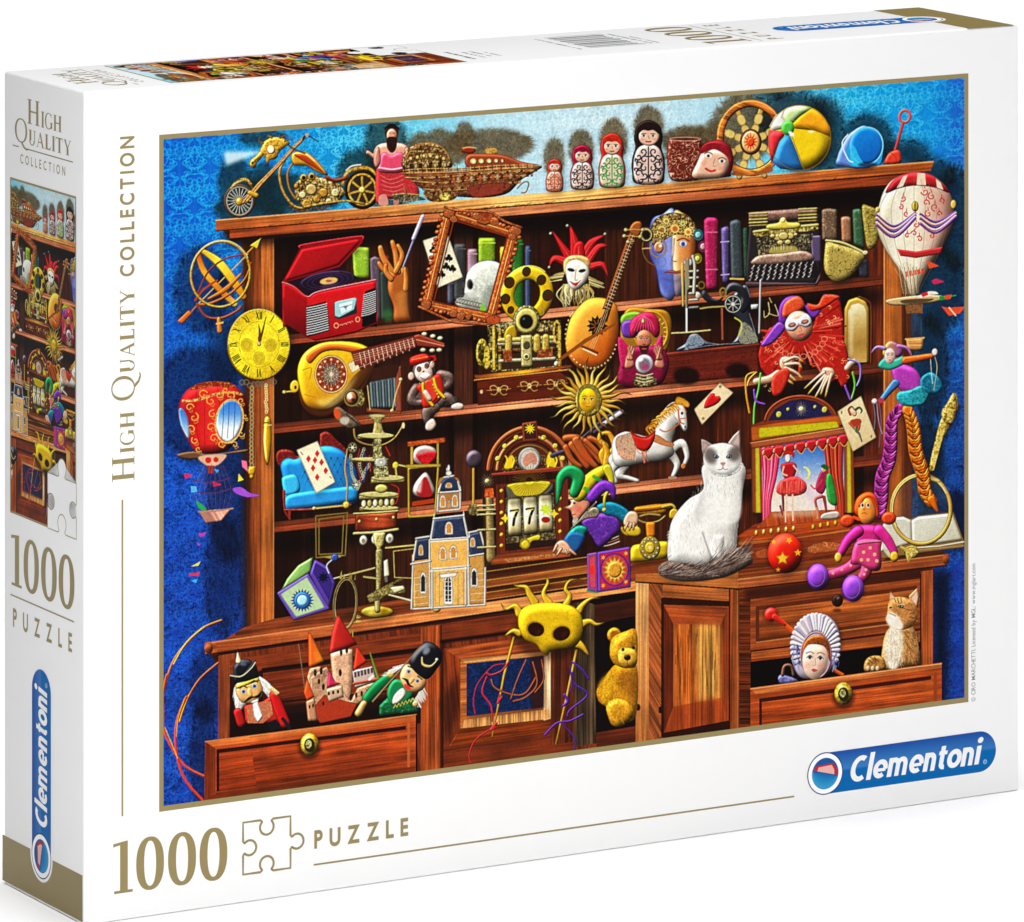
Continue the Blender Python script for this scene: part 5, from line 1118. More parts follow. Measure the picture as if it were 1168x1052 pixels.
def monkey():
    F(400, 340)
    P('300 400 340 360 400 340 440 350 460 385 440 440 480 450 490 480 440 500 400 490 380 540 350 560 330 545 340 500 300 480 270 480 265 450', '5a4844', s=1, pf=14, ed=.5, tx=.5, sh=.4)
    for q, w in [('300 410 280 440 275 470 310 480 345 470', (44, 36, 30)), ('410 350 450 360 445 400 420 410', (46, 38, 28)), ('400 480 440 450 470 480', (50, 42, 34)), ('380 500 345 520 350 560', (56, 46, 36))]: L(q, w, '6a5650', pf=12, ed=.5, tx=.4)
    E(335, 335, 54, 56, '4a3832', pf=12, ed=.4, tx=.5); E(276, 358, 15, 20, 'e0b8a8', pf=4, ed=.4); E(372, 305, 12, 18, 'd8a898', pf=4, ed=.4)
    P('292 330 310 300 345 290 368 320 372 360 345 388 318 380 298 360', 'e8cabc', s=1, pf=10)
    for x, y in ((312, 325), (347, 310)): E(x, y, 11, 13, '3a2018'); E(x-1, y, 6, 8, '9a6a50'); E(x, y, 3, 4, '080404')
    E(332, 336, 5, 4, '5a2c24'); E(340, 360, 26, 20, 'f0dcd0', pf=8); L('318 362 340 372 360 356', 4, '8a4a40')
    P('268 290 275 270 320 255 350 258 362 285 320 300 282 310', 'c8201c', s=1, pf=8, ed=.4); L('272 300 320 290 360 278', 8, '7a1410'); P('350 265 385 260 392 280 370 300 380 275', 'b01c18'); L('280 282 350 268', 3, 'f0b050', tx=0)
    P('298 405 350 375 400 345 420 380 425 440 380 490 330 500 320 440', 'c0241c', s=1, pf=8, ed=.4); P('330 395 365 375 400 440 370 480 345 470', 'd83a28', s=1, pf=5)
    for i in range(5): E(376+i*6, 395+i*14, 4, 4, 'f0c850')
    L('330 390 336 440 375 492', 16, 'e8b018', pf=5, ed=.5); L('380 370 395 420 428 455', 16, 'e8b820', pf=5, ed=.5); L('340 430 360 460', 24, 'e0c0b0', pf=6, ed=.4)
    P('460 490 490 478 515 488 510 508 480 512 460 505', 'e8cabc', s=1, pf=6, ed=.4); P('345 570 375 550 390 580 370 606 342 600', 'e8cabc', s=1, pf=6, ed=.4)
def sun_face():
    F(630, 320)
    for i in range(26):
        t = math.radians(360*i/26+4); r1 = 175+24*(i % 2)-10*rng.rand(); c_, s_ = math.cos(t), math.sin(t)*.98; n_ = (-s_, c_); w = 11
        q = []
        for k in range(6):
            u = k/5; r = 62+(r1-62)*u; o = w*math.sin(u*7.5+i)*u
            q += [165+r*c_+o*n_[0], 545+r*s_+o*n_[1]]
        L(q, (24, 20, 14, 9, 2), ['d0a038', 'b8842c', 'e0b858'][i % 3], pf=5, ed=.6, sh=.15)
    E(165, 548, 62, 74, 'a88c38', gold=.7, pf=8, ed=.5); P('115 520 140 478 190 478 218 520 210 600 190 570 185 510 145 510 140 580 120 600', '7a6a30', s=1, cu='d8c878', ck=.6, ed=.4)
    face(163, 548, 40, 56, 'e8b818', lips='b87818', brow='8a5c10', eye='5a3c08'); P('128 520 150 505 160 600 135 590', '8a5c0c', a=.35, bl=1.5)
def sofa():
    F(175, 340)
    P('560 740 565 700 600 690 640 700 660 720 750 680 760 620 800 612 840 650 880 690 890 740 850 760 700 760 590 780', '6a1814', s=1, cu='c05040', ck=.6, pf=7, ed=.5)
    P('590 830 580 760 610 730 650 735 700 700 780 675 850 690 900 740 930 800 935 900 900 950 640 970 600 960', '1a6ab0', s=1, pf=16, ed=.4, sh=.4, stops=['1a78c0', '2a9ae0', '14508a'], ga=0)
    for i in range(7):
        for j in range(4): 
            x, y = 690+i*30+(j % 2)*15, 730+j*32; E(x, y, 4, 4, '0c3a68'); L([x, y, x+15, y+32], 2, '104a80', s=0, a=.7); L([x, y, x-15, y+32], 2, '104a80', s=0, a=.7)
    P('585 830 600 812 650 808 670 870 640 900 600 895', '3ab0e8', s=1, pf=9, ed=.4); P('605 905 680 885 800 870 920 860 930 900 900 930 640 965 600 950', '2a90d8', s=1, pf=10, ed=.3)
    L('595 880 600 970 625 1010', (12, 8), '7a2418', pf=3); L('600 968 720 965 900 945', 10, '7a2418', pf=3, cu='c06048'); L('620 975 620 1010', (14, 6), '8a3020')
    P('652 694 748 652 830 840 742 892', 'f0e4c4', ed=.4, sh=.4)
    for x, y in ((707, 734), (747, 710), (737, 740), (767, 750), (728, 776), (786, 788), (747, 818)): P([x-11, y+1, x, y-17, x+11, y-1, x, y+17], 'c8201c', tx=0)
    L('672 704 682 716', 4, '5a3028'); L('805 815 812 822', 4, '5a3028')
def orrery():
    F(175, 340)
    L('885 690 875 780 885 850 880 945', (8, 12, 8), 'b8a060', pf=3, ed=.4); E(880, 945, 17, 18, 'd8b840', pf=6, ed=.5, spec=.8)
    for x, y in ((908, 682), (925, 852), (1018, 672)): ring(x, y, 18, 20, 7, 'b8b088', ed=.5); rad(x, y, 4, 16, 6, 3, 'd8d0a0'); E(x, y, 6, 6, 'e8e0b0')
    for q in ['900 720 905 800 920 835', '930 870 960 800 985 760', '960 690 940 760 960 820']: 
        p = catmull(num(q), False, 6)
        for v in p: ring(v[0], v[1], 5, 7, 3, 'a8a890')
    for q, c in [('940 690 930 760 950 850', '8a2a30'), ('960 700 975 760 960 840', '2a3a7a'), ('985 720 990 790', 'a03a40')]: L(q, 5, c)
    L('915 600 925 645 970 668 1040 672 1100 640 1140 580', (10, 8, 10), 'b8904c', pf=3, ed=.4); E(1140, 582, 7, 14, 'd8c8a0')
    gold = dict(gold=.45, pf=6, ed=.5)
    P('985 540 1060 535 1050 550 1038 560 1050 610 1080 625 960 635 1000 615 1008 565', 'a8985c', **gold); E(1020, 538, 42, 9, 'c8bc80', ed=.5)
    for cx, cy, rx, ry, h in [(1015, 632, 85, 14, 12), (985, 740, 90, 10, 9), (1070, 825, 78, 14, 22), (1030, 900, 92, 14, 20), (1030, 962, 92, 12, 10)]:
        P([cx-rx, cy, cx+rx, cy-6, cx+rx, cy+h-6, cx-rx, cy+h], 'a0904c', pf=4, ed=.5, gold=.3); E(cx, cy-3, rx, ry, 'c8bc78', pf=3, ed=.5, gold=.2)
    E(1038, 750, 30, 30, 'b8b8a8', pf=6, ed=.5); rad(1038, 750, 24, 30, 16, 4, '6a6a60'); E(1038, 750, 10, 10, 'f0f0e8', ed=.4); E(1105, 765, 15, 18, 'd8c838', pf=5, ed=.5); L('1105 780 1110 820', 8, 'b8a860'); L('1120 762 1168 772', 6, 'd8c870', s=0)
    P('1000 770 1070 765 1075 815 1010 820', '8a8458', gold=1, ed=.4); E(1040, 870, 30, 20, 'c8bc60', pf=6, ed=.5); 
    for i in range(6): E(960+i*26, 940-i*1.5, 12, 19, ['e8e0c0', 'b8a868'][i % 2], pf=4, ed=.6)
    P('1005 640 1040 640 1045 730 1000 735', '7a7448', gold=1, ed=.4)
    L('1085 850 1118 870 1110 930 1095 940', 4, 'b02a28'); L('1060 680 1080 720', 5, 'b02a28')
    P('945 985 1112 970 1112 1052 942 1052', '8a3018', wd=0, wk=.4, pf=8, ed=.4)
    F(175, 560)
    P('920 105 1112 92 1112 172 918 192', '8a3018', wd=5, wk=.5, pf=9, ed=.4, stops=['4a1408', 'a84424', 'b04c28', '5a1c0c'], ga=0); L('915 105 1015 100 1115 92', 10, 'c8b468', pf=3, ed=.4); L('915 195 1015 190 1115 176', 14, 'c0b070', pf=4, ed=.4)
    for x, y in ((1018, 130), (1095, 122), (940, 140)): E(x, y, 8, 9, 'e0c870', pf=3, ed=.5)
    for x, y in ((958, 226), (1012, 222), (1078, 218)): E(x, y, 19, 24, 'd8d4c0', pf=6, ed=.6); E(x, y+2, 8, 10, '8a7a60'); 
    P('1000 190 1060 188 1050 250 1038 262 1050 285 1012 290 1020 262 1006 240', 'c8b870', gold=.5, pf=7, ed=.5)
    L('1030 280 1028 420 1022 500', (34, 26, 22), '8a7c48', pf=7, ed=.5, gold=.4); P('1050 320 1070 310 1078 390 1052 395', 'e8e0c0', pf=5, ed=.5); L('1060 395 1062 410', 14, '6a6458')
    L('788 410 900 380 1010 352', 7, 'c8b888', pf=2, s=0); E(788, 412, 16, 16, 'c8b050', pf=5, ed=.5)
    E(1020, 552, 76, 27, '8a7418', pf=8, ed=.5, stops=['5a4808', 'e0c850', '8a6c10', 'c8b040'], ga=20, sh=.4); L('1022 480 1022 545', 26, 'a89c68', pf=7, s=0, ed=.5)
    P('970 480 1020 450 1120 400 1150 400 1090 430 1150 440 1148 465 1060 475 1030 500 985 510', '7a6a38', s=0, gold=.6, ed=.5); L('960 392 1020 400', 8, 'b8a868'); P('1075 440 1140 432 1150 450 1100 470', 'e0d8a8', pf=4, ed=.5)
    # brass frames
    for q in ['740 115 885 100 875 295 742 305 740 115', '755 130 868 115 860 285 755 290 755 130']: L(q, 5, 'b89a48', s=0, ed=.3)
    L('735 80 880 66', 7, 'c8ac58', s=0); E(733, 80, 8, 8, 'e0c870', pf=3); E(880, 66, 15, 16, 'd8b840', pf=5, ed=.4); P('750 300 870 290 850 305 820 312', 'b89a48', ed=.3)
    F(400, 530)
    L('160 380 350 362', 7, 'c8b468', s=0); E(345, 362, 14, 14, 'e0cc88', pf=4, ed=.4); L('195 395 320 380 318 520 200 515 195 395', 4, 'b8a458', s=0)
    L('175 595 395 655', (8, 12), 'd8cc88', pf=3, s=0); E(392, 655, 20, 20, 'd8c060', pf=7, ed=.4, spec=.7); L('0 500 100 475', 6, 'b8a868', s=0)
def hourglass_house():
    F(400, 340)
    P('258 655 430 636 432 658 258 680', 'a84418', gold=.3, ed=.4, wd=0); P('272 678 285 676 285 770 272 772', 'c8ac40', ed=.3); P('392 660 402 660 402 765 392 765', 'c8ac40', ed=.3)
    P('285 740 292 690 340 672 388 690 390 735 350 770 330 770', 'a88a88', s=1, pf=10, ed=.4, spec=.4); P('296 720 320 710 360 700 388 705 386 735 350 766 336 768', 'b81820', s=1, pf=5, tx=.4)
    P('330 800 350 800 375 850 385 890 350 910 310 908 285 890 290 850', 'b0a098', s=1, pf=12, ed=.4, spec=.4); P('300 880 340 815 370 880 365 904 320 906', 'a01c20', s=1); P('286 880 330 810 320 890', 'f0ece8', a=.7, bl=1)
    L('264 778 400 764 385 992 266 1000 264 778', 11, 'c8ac38', s=0, pf=4, ed=.5); P('280 930 380 915 380 935 280 950', 'a83a14'); P('250 760 410 756 412 770 250 776', 'b89a38', ed=.4)
    # tall house
    F(400, 530)
    W = 'ece6da'
    P('395 80 405 60 440 52 490 60 500 80 496 210 395 215', 'a8743c', ed=.4)
    P('278 410 360 395 612 400 618 640 285 660', 'c8934c', cu='8a5c28', ck=.5, ed=.4, pf=6)
    P('360 345 540 335 545 470 360 480', 'e8ac58', pf=5, ed=.3, gold=.12); P('365 470 530 460 530 645 365 660', 'e6b060', pf=6, ed=.3, gold=.2)
    P('380 250 515 235 535 335 365 345', '2a3450', pf=7, ed=.4, cu='4a5878', ck=.5); P('405 120 412 80 450 52 492 80 500 120', '2a3450', s=1, pf=6, ed=.4); P('540 320 590 305 615 405 545 415', '2a3450', pf=5, ed=.4, cu='4a5878', ck=.5); P('300 345 360 335 358 430 285 440', '2a3450', pf=5, ed=.4)
    for q in ['380 250 365 345', '515 235 535 335', '362 345 540 333', '378 248 515 232', '362 480 545 462', '360 345 362 655', '535 335 540 645', '400 130 500 122', '396 215 500 205', '400 130 396 215', '500 122 500 205', '412 90 400 130', '490 78 500 122', '285 440 278 660', '275 455 365 440', '590 300 618 405', '535 312 595 300', '540 418 625 405', '615 410 612 640', '285 660 615 640', '300 345 285 440', '298 338 360 328', '425 60 470 52', '440 20 447 60', '372 660 372 480', '525 640 525 465']:
        L(q, 10, W, s=0, ed=.4, pf=2)
    for y in (500, 530, 560, 590, 620): L([290, y+18, 350, y+12], 3, W, s=0, a=.6); L([550, y, 612, y-4], 3, W, s=0, a=.6)
    for x in (385, 405, 490, 515): L([x, 490, x, 645], 2.5, 'a86a28', s=0, a=.7)
    for x, y in ((365, 338), (380, 246), (515, 232), (540, 330), (285, 436), (618, 402), (400, 126), (500, 118)): L([x, y, x, y-20], (7, 2), W, s=0)
    E(447, 15, 5, 14, W); E(447, 40, 14, 12, W, ed=.4)
    for x, y, w, h in [(420, 405, 26, 52), (468, 400, 26, 52), (445, 565, 30, 120), (448, 290, 26, 46), (563, 515, 24, 70), (330, 540, 22, 80), (420, 168, 22, 46), (475, 165, 22, 46), (448, 178, 10, 30), (447, 95, 22, 20), (556, 355, 18, 36), (320, 390, 16, 40)]:
        P(epts(x, y, w*.72, h*.66), W, ed=.5); P([x-w*.72, y-4, x+w*.72, y-4, x+w*.72, y+h*.62, x-w*.72, y+h*.62], W, ed=.4)
        P([x-w*.42, y-h*.3, x, y-h*.5, x+w*.42, y-h*.3, x+w*.42, y+h*.5, x-w*.42, y+h*.5], '2a2420' if h > 60 else 'c88838'); 
        if h > 100:
            for k in range(6): L([x-14, y-50+k*20, x+14, y-50+k*20], 3, W, s=0)
            L([x, y-60, x, y+60], 3, W, s=0)
    for i in range(24): E(366+i*7.2, 352-i*.5, 3, 4, 'f0e8d8'); E(366+i*7, 486-i*.6, 3, 4, 'f0e8d8')
    P('400 500 490 490 480 512 410 520', W, ed=.5)
def slot_machine():
    F(400, 340)
    E(562, 735, 38, 42, '4a3c48', pf=12, ed=.3, spec=.5); L('560 780 560 960', 12, 'd8a038', s=0, pf=4, ed=.4); E(560, 965, 26, 26, '6a5a34', gold=.6)
    F(400, 530)
    P('600 130 650 100 660 450 610 470', '3a2214', ed=.3); L('632 150 640 430', (34, 44), '8a7448', pf=10, s=0, ed=.5, gold=.2)
    for y in (190, 210, 230, 300, 380): L([580, y, 660, y-4], 10, 'a8904c', s=0, pf=3, gold=.5)
    F(400, 340)
    P('620 790 640 700 690 630 760 590 820 580 890 590 960 640 1000 710 1015 800', '5a2412', s=0, ed=.3)
    for r, c, w in ((190, 'a85a30', 20), (172, '5a2010', 10), (150, 'c07a48', 16), (128, '4a1a10', 8), (112, 'b88a40', 8)): ring(818, 790, r, r*1.05, w, c, a0=182, a1=358, pf=5, ed=.4)
    for i in range(7):
        t = math.radians(200+i*23.3); E(818+158*math.cos(t), 790+166*math.sin(t), 11, 12, 'd8c030', gold=.5, pf=3)
    P('780 570 850 560 858 655 785 660', '7a3424', ed=.5, pf=4); P('790 578 842 570 848 640 794 645', '3a1c14'); star(818, 596, 12, 28, 10, 'f0c818')
    P('690 760 760 720 880 715 945 770 950 790 690 800', '4a2412', gold=.5); 
    for q in ['700 780 710 740 735 715 740 770', '890 760 905 700 925 720 935 770']: P(q, 'e8c020', s=1, ed=.5); 
    for x in (705, 735, 900, 930): L([x, 770, x+10, 740, x, 720], (10, 5), 'f0cc30')
    E(816, 738, 54, 58, '7a7a70', pf=6, ed=.5); E(816, 738, 44, 48, 'c8c4bc', cu='b86a5a', ck=.6, ed=.3); P('785 745 800 715 830 705 850 730 845 760 820 755 800 770', 'c86a4a', s=1, a=.7, cu='5a5a80', ck=.6)
    P('640 800 1000 765 1000 790 642 815', '8a3424', pf=3, ed=.4)
    F(400, 530)
    P('660 90 990 60 1000 400 665 430', '6a2818', wd=90, wk=.4, ed=.3); P('700 100 930 80 940 370 705 395', '2a1810')
    P('705 100 925 85 920 110 870 160 760 170 715 150', '5a5a50', ed=.3); P('722 90 905 78 880 130 820 152 760 148 735 120', 'c8b020', s=1, pf=5, ed=.4); rad(815, 76, 20, 76, 36, 2, '7a6410', a=.8, rot=5)
    P('705 150 925 130 935 340 710 360', '4a3c24', gold=.5)
    for i, x in enumerate((748, 820, 890)):
        y = 240-i*8; P([x-34, y-85, x+30, y-88, x+33, y+85, x-30, y+90], 'c8bc98', pf=10, ed=.5, stops=['3a3020', 'e0d8b0', 'f8f4e0', 'c8b888', '3a2c1c'], ga=90)
        if i < 2: L([x-18, y-28, x+14, y-32, x-2, y+8, x-6, y+36], (10, 12, 12), '1c1810' if i < 2 else 'a8201c', s=0); L([x-14, y-24, x+12, y-28], 5, 'e8b818', s=0)
        else: star(x, y-20, 16, 34, 7, 'c8d838'); E(x, y+28, 20, 14, '9a1c14')
    star(705, 245, 10, 22, 4, 'f0d020'); star(928, 225, 10, 22, 4, 'f0d020'); L('690 245 940 225', 4, 'e8d040', s=0, a=.5)
    for y in range(120, 420, 50): E(688, y, 8, 9, 'e8b828', pf=3); E(955, y-14, 8, 9, 'e8b828', pf=3)
    P('800 340 860 320 865 345 830 352 812 378 795 388 770 370', 'd8b820', s=1, pf=5, ed=.5); ring(795, 362, 20, 20, 7, 'e8c838', ed=.4)
    P('665 410 990 370 1010 400 1000 420 640 460 640 440', '8a4420', wd=-6, wk=.8, ed=.3); P('700 432 920 405 950 415 720 446', 'b8743c', gold=.5, a=.8)
    for x, y in ((622, 75), (995, 15)): star(x, y, 6, 36, 14, 'e8e0b8', ed=.3); E(x, y, 10, 10, 'd8c880', pf=3)
    P('612 110 650 108 654 150 610 150', 'c84a18', gold=.4)
def wand_hand():
    F(630, 320)
    L('0 800 80 770 170 690 240 630 315 598', (22, 16, 12, 22, 22), '3a3448', pf=4, s=0); L('235 655 315 602', (20, 22), 'd8d0e0', pf=5, s=0); L('190 690 235 655', 12, '5a4a6a', s=0)
    for q, w in [('60 720 110 720 160 750 220 830', (34, 36, 30, 22)), ('90 750 120 790 160 850', (40, 34, 26)), ('170 720 210 740 240 790', (30, 26, 18)), ('110 730 150 800 200 850', (44, 36, 24)), ('60 760 90 820 130 850', (30, 26, 20)), ('150 730 200 780 215 800', (26, 24, 18))]: L(q, w, 'a85424', pf=8, ed=.5)
    E(150, 800, 34, 40, 'b8481c', a=.5, bl=2)
def horse():
    F(630, 320)
    for q in ['250 860 225 800 245 760 215 730 220 695', '262 850 270 790 285 760 260 700 225 700', '240 850 250 790 232 740']: L(q, (26, 34, 26, 18), 'd89828', pf=6, ed=.5, cu='8a4c10', ck=.5)
    W = 'dcd6d0'
    for q, w in [('290 820 330 850 290 890 340 900 390 915', (70, 44, 26, 22, 18)), ('300 830 270 870 290 920', (50, 30, 20)), ('540 780 590 740 615 800 600 845', (46, 34, 24, 18)), ('540 790 570 840 550 895', (44, 30, 20))]: L(q, w, W, pf=9, ed=.4)
    P('272 780 280 720 330 690 380 700 440 710 480 660 510 590 550 555 590 565 608 600 615 680 595 685 570 650 560 690 545 740 555 790 510 820 430 830 330 850 285 840', W, s=1, pf=22, ed=.4, spec=.1, sh=.4)
    P('555 560 590 560 610 600 616 675 600 688 580 650 556 620', 'e8e2dc', s=1, pf=8, ed=.4)
    for i in range(34):
        t = i/33; x, y = 600-140*t, 545+120*t**1.3; L([x, y, x-26-rng.rand()*10, y+6+rng.rand()*20, x-14, y+44], (10, 7, 2), ['e0a030', 'c87818', 'f0c860', '8a5010'][i % 4], tx=0)
    P('570 530 600 540 625 560 620 580 590 570 560 560', 'd89828', s=1, ed=.4, cu='8a4c10', ck=.5)
    E(592, 606, 6, 7, '140c08'); E(606, 668, 4, 5, '3a2420'); L('575 590 580 640 600 655', 6, 'b85828'); L('580 632 612 628', 5, 'b85828', s=0); L('590 560 612 600', 4, 'b85828'); L('490 680 520 690 570 660 585 640', 6, 'b8642c'); P('450 710 480 705 520 730 555 745 540 760 470 740', 'c07a48', s=1, cu='7a3018', ck=.5, ed=.3)
    P('292 720 330 702 370 700 380 770 370 815 320 812 292 770', 'c8a080', s=1, cu='7a4a60', ck=.7, ed=.3)
    for i in range(8): P([296+i*11, 775+i*4, 307+i*11, 776+i*4, 300+i*11, 805+i*3], 'e8a080')
    P('355 685 375 700 430 715 468 690 460 740 430 780 390 770 375 740', 'c02018', s=1, pf=9, ed=.4); L('358 688 380 708 430 716 468 688', 7, '8a1410', pf=2); L('380 760 400 790 440 780', 5, 'd89060')
    L('410 780 420 830', 8, 'c8704c', s=0); L('425 775 436 826', 4, 'b05a38', s=0); E(598, 848, 11, 14, 'c87038', pf=3, ed=.3); E(548, 900, 20, 8, 'a88470')
def cards():
    F(630, 320)
    P('646 588 764 466 826 512 682 660', 'f0dcb8', ed=.4, sh=.3, c2='e0c090', ga=60); P('694 584 700 550 722 518 740 516 744 528 762 528 768 546 740 570', 'c8141a', s=1, pf=6, ed=.4)
    for x, y in ((766, 484), (688, 630)): E(x, y, 7, 7, '8a7a58')
    F(830, 320)
    P('500 598 608 526 678 716 570 782', 'ecdcb4', ed=.4, sh=.4, c2='d8b888', ga=60)
    E(578, 606, 11, 14, 'e8b090', pf=3, ed=.4); L('560 612 552 590 566 576 580 592', (12, 9, 4), 'c04830', ed=.4); L('584 590 600 580 612 594 606 606', (12, 9, 4), '3a6a4a', ed=.4); L('560 650 590 680 600 660', (20, 14), 'c05838', pf=3); L('595 640 585 680 600 700 612 735', (16, 12, 6), '4a6a4a', pf=3); P('560 640 600 630 610 650 580 668', 'a83a28', s=1); E(520, 602, 4, 8, '8a7a58'); E(655, 712, 4, 8, '8a7a58')
def cat():
    F(630, 530)
    W = 'dcd8d8'
    P('530 440 535 300 560 230 620 160 690 110 692 0 870 0 868 120 860 200 845 300 840 380 820 420 760 430 700 460 600 450', W, s=1, pf=24, ps=.7, ed=.1, spec=.02, sh=.5, stops=['a8a0a0', 'ece8e8', 'f2eeec', 'd8d0cc', '9a9490'], ga=10)
    P('690 260 700 330 720 420 700 460 640 460 600 440 690 440', 'c8c0c0', a=.3, bl=2.5); L('685 310 705 370 725 425', 6, '6a6068', a=.7, bl=.6); L('780 330 784 400', 6, '7a7074', a=.6, bl=.6)
    P('715 340 780 320 775 400 780 425 735 430', 'efeae8', s=1, pf=10, a=.8)
    for _ in range(520):
        x, y = 545+rng.rand()*310, 20+rng.rand()*400
        if x < 560+ (300-y)*.45: continue
        L([x, y, x+rng.randn()*4+2, y+16], 2, ['ffffff', 'a8a0a0', 'cfc8c8'][rng.randint(3)], a=.5, tx=0)
    for _ in range(60):
        x, y = 532+rng.randn()*3+(max(0, 300-rng.rand()*10))*0, 300+rng.rand()*140; L([x+6, y, x-7, y+8], (3, 1), 'd8d4d4', a=.8, tx=0)
    F(630, 320)
    P('690 850 700 900 690 960 640 990 590 1052 870 1052 875 960 868 860', W, s=0, a=.0)
    P('684 800 676 725 700 728 740 748 800 742 825 705 852 680 860 740 858 800 868 850 866 940 700 950 690 860', W, s=0, a=.0)
    P('706 850 846 850 858 900 860 960 842 1100 660 1100 668 1000 692 940', 'e6e2e2', s=1, stops=['b8b0b0', 'eeeaea', 'f0ecea', 'c0b8b4'], ga=5, bl=1.5)
    L('712 886 770 908 846 886', 10, 'c4bcba', a=.4, bl=2.5)
    P('682 775 678 722 700 730 742 756 720 790 690 808', '8a7c78', s=0, pf=5, ed=.3); P('690 770 688 738 725 764 705 785', 'c09a94', bl=.5)
    P('800 742 825 708 855 680 860 730 856 790 820 770', '9a8c86', s=0, pf=5, ed=.3); P('822 748 850 700 852 770', 'c8a49c', bl=.5)
    P('692 790 715 756 760 744 810 748 850 775 864 820 856 865 820 888 780 896 735 886 705 860 690 825', 'e4e0de', s=1, pf=16, ps=.6, ed=.05)
    E(722, 800, 30, 40, '5e5250', a=.9, bl=2, rot=-20); E(832, 790, 30, 38, '5e5250', a=.9, bl=2, rot=20); P('762 760 786 758 796 830 800 870 748 870 754 826', 'f6f2f0', s=1, a=.9, bl=1.2)
    for _ in range(120):
        t = rng.rand()*3.14; x, y = 778+86*math.cos(t), 830+62*math.sin(t); L([x-4*math.cos(t), y-4, x+9*math.cos(t), y+9*math.sin(t)], (3, 1), ['f4f2f0', 'e4e0de'][rng.randint(2)], a=.6, tx=0)
    for _ in range(70):
        x, y = 700+rng.rand()*150, 885+rng.rand()*90; L([x, y, x+rng.randn()*4, y+22], (3, 1), ['ffffff', 'a8a2a0', 'd0cac8'][rng.randint(3)], a=.6, tx=0); P('760 750 790 750 786 830 768 830', 'f4f0ee', a=.8, bl=1)
    for x, r in ((746, 12), (806, -14)): E(x, 804, 14, 9, '2a241e', rot=r); E(x, 804, 10, 7.5, '5a7a88', rot=r); E(x, 804, 5, 7, '080808'); E(x-3, 801, 2.5, 2.5, 'e8f0f8', tx=0)
    P('766 832 790 832 778 846', 'c07a78', s=1); L('778 846 778 858', 3, '7a5a58'); L('755 862 768 864 778 856 788 864 800 860', 3, '7a6060')
    for q in ['750 850 700 850', '752 858 705 872', '800 850 850 846', '802 858 852 872']: L(q, (1.6, .6), 'ffffff', a=.7, tx=0)
    F(630, 530)
    P('480 490 500 450 560 440 640 470 720 450 780 420 830 385 870 378 905 410 915 445 880 470 800 510 700 530 600 535 520 520', '6a5850', s=1, bl=.8, tx=.5, pf=14, spec=.05)
    for _ in range(420):
        t = rng.rand(); x = 490+400*t; y = 488-(85*max(0, t-.45)/.55)+rng.randn()*16; y0 = 490-(78*max(0, t-.45)/.55)
        L([x, y, x+18, y-6-(10*t)+(y-y0)*.25, x+34, y-8-18*t+(y-y0)*.5], (3, 1.4), ['3a2c28', '8a7870', 'b8a8a0', '5a4842', '2a1e1c'][rng.randint(5)], a=.8, tx=0)
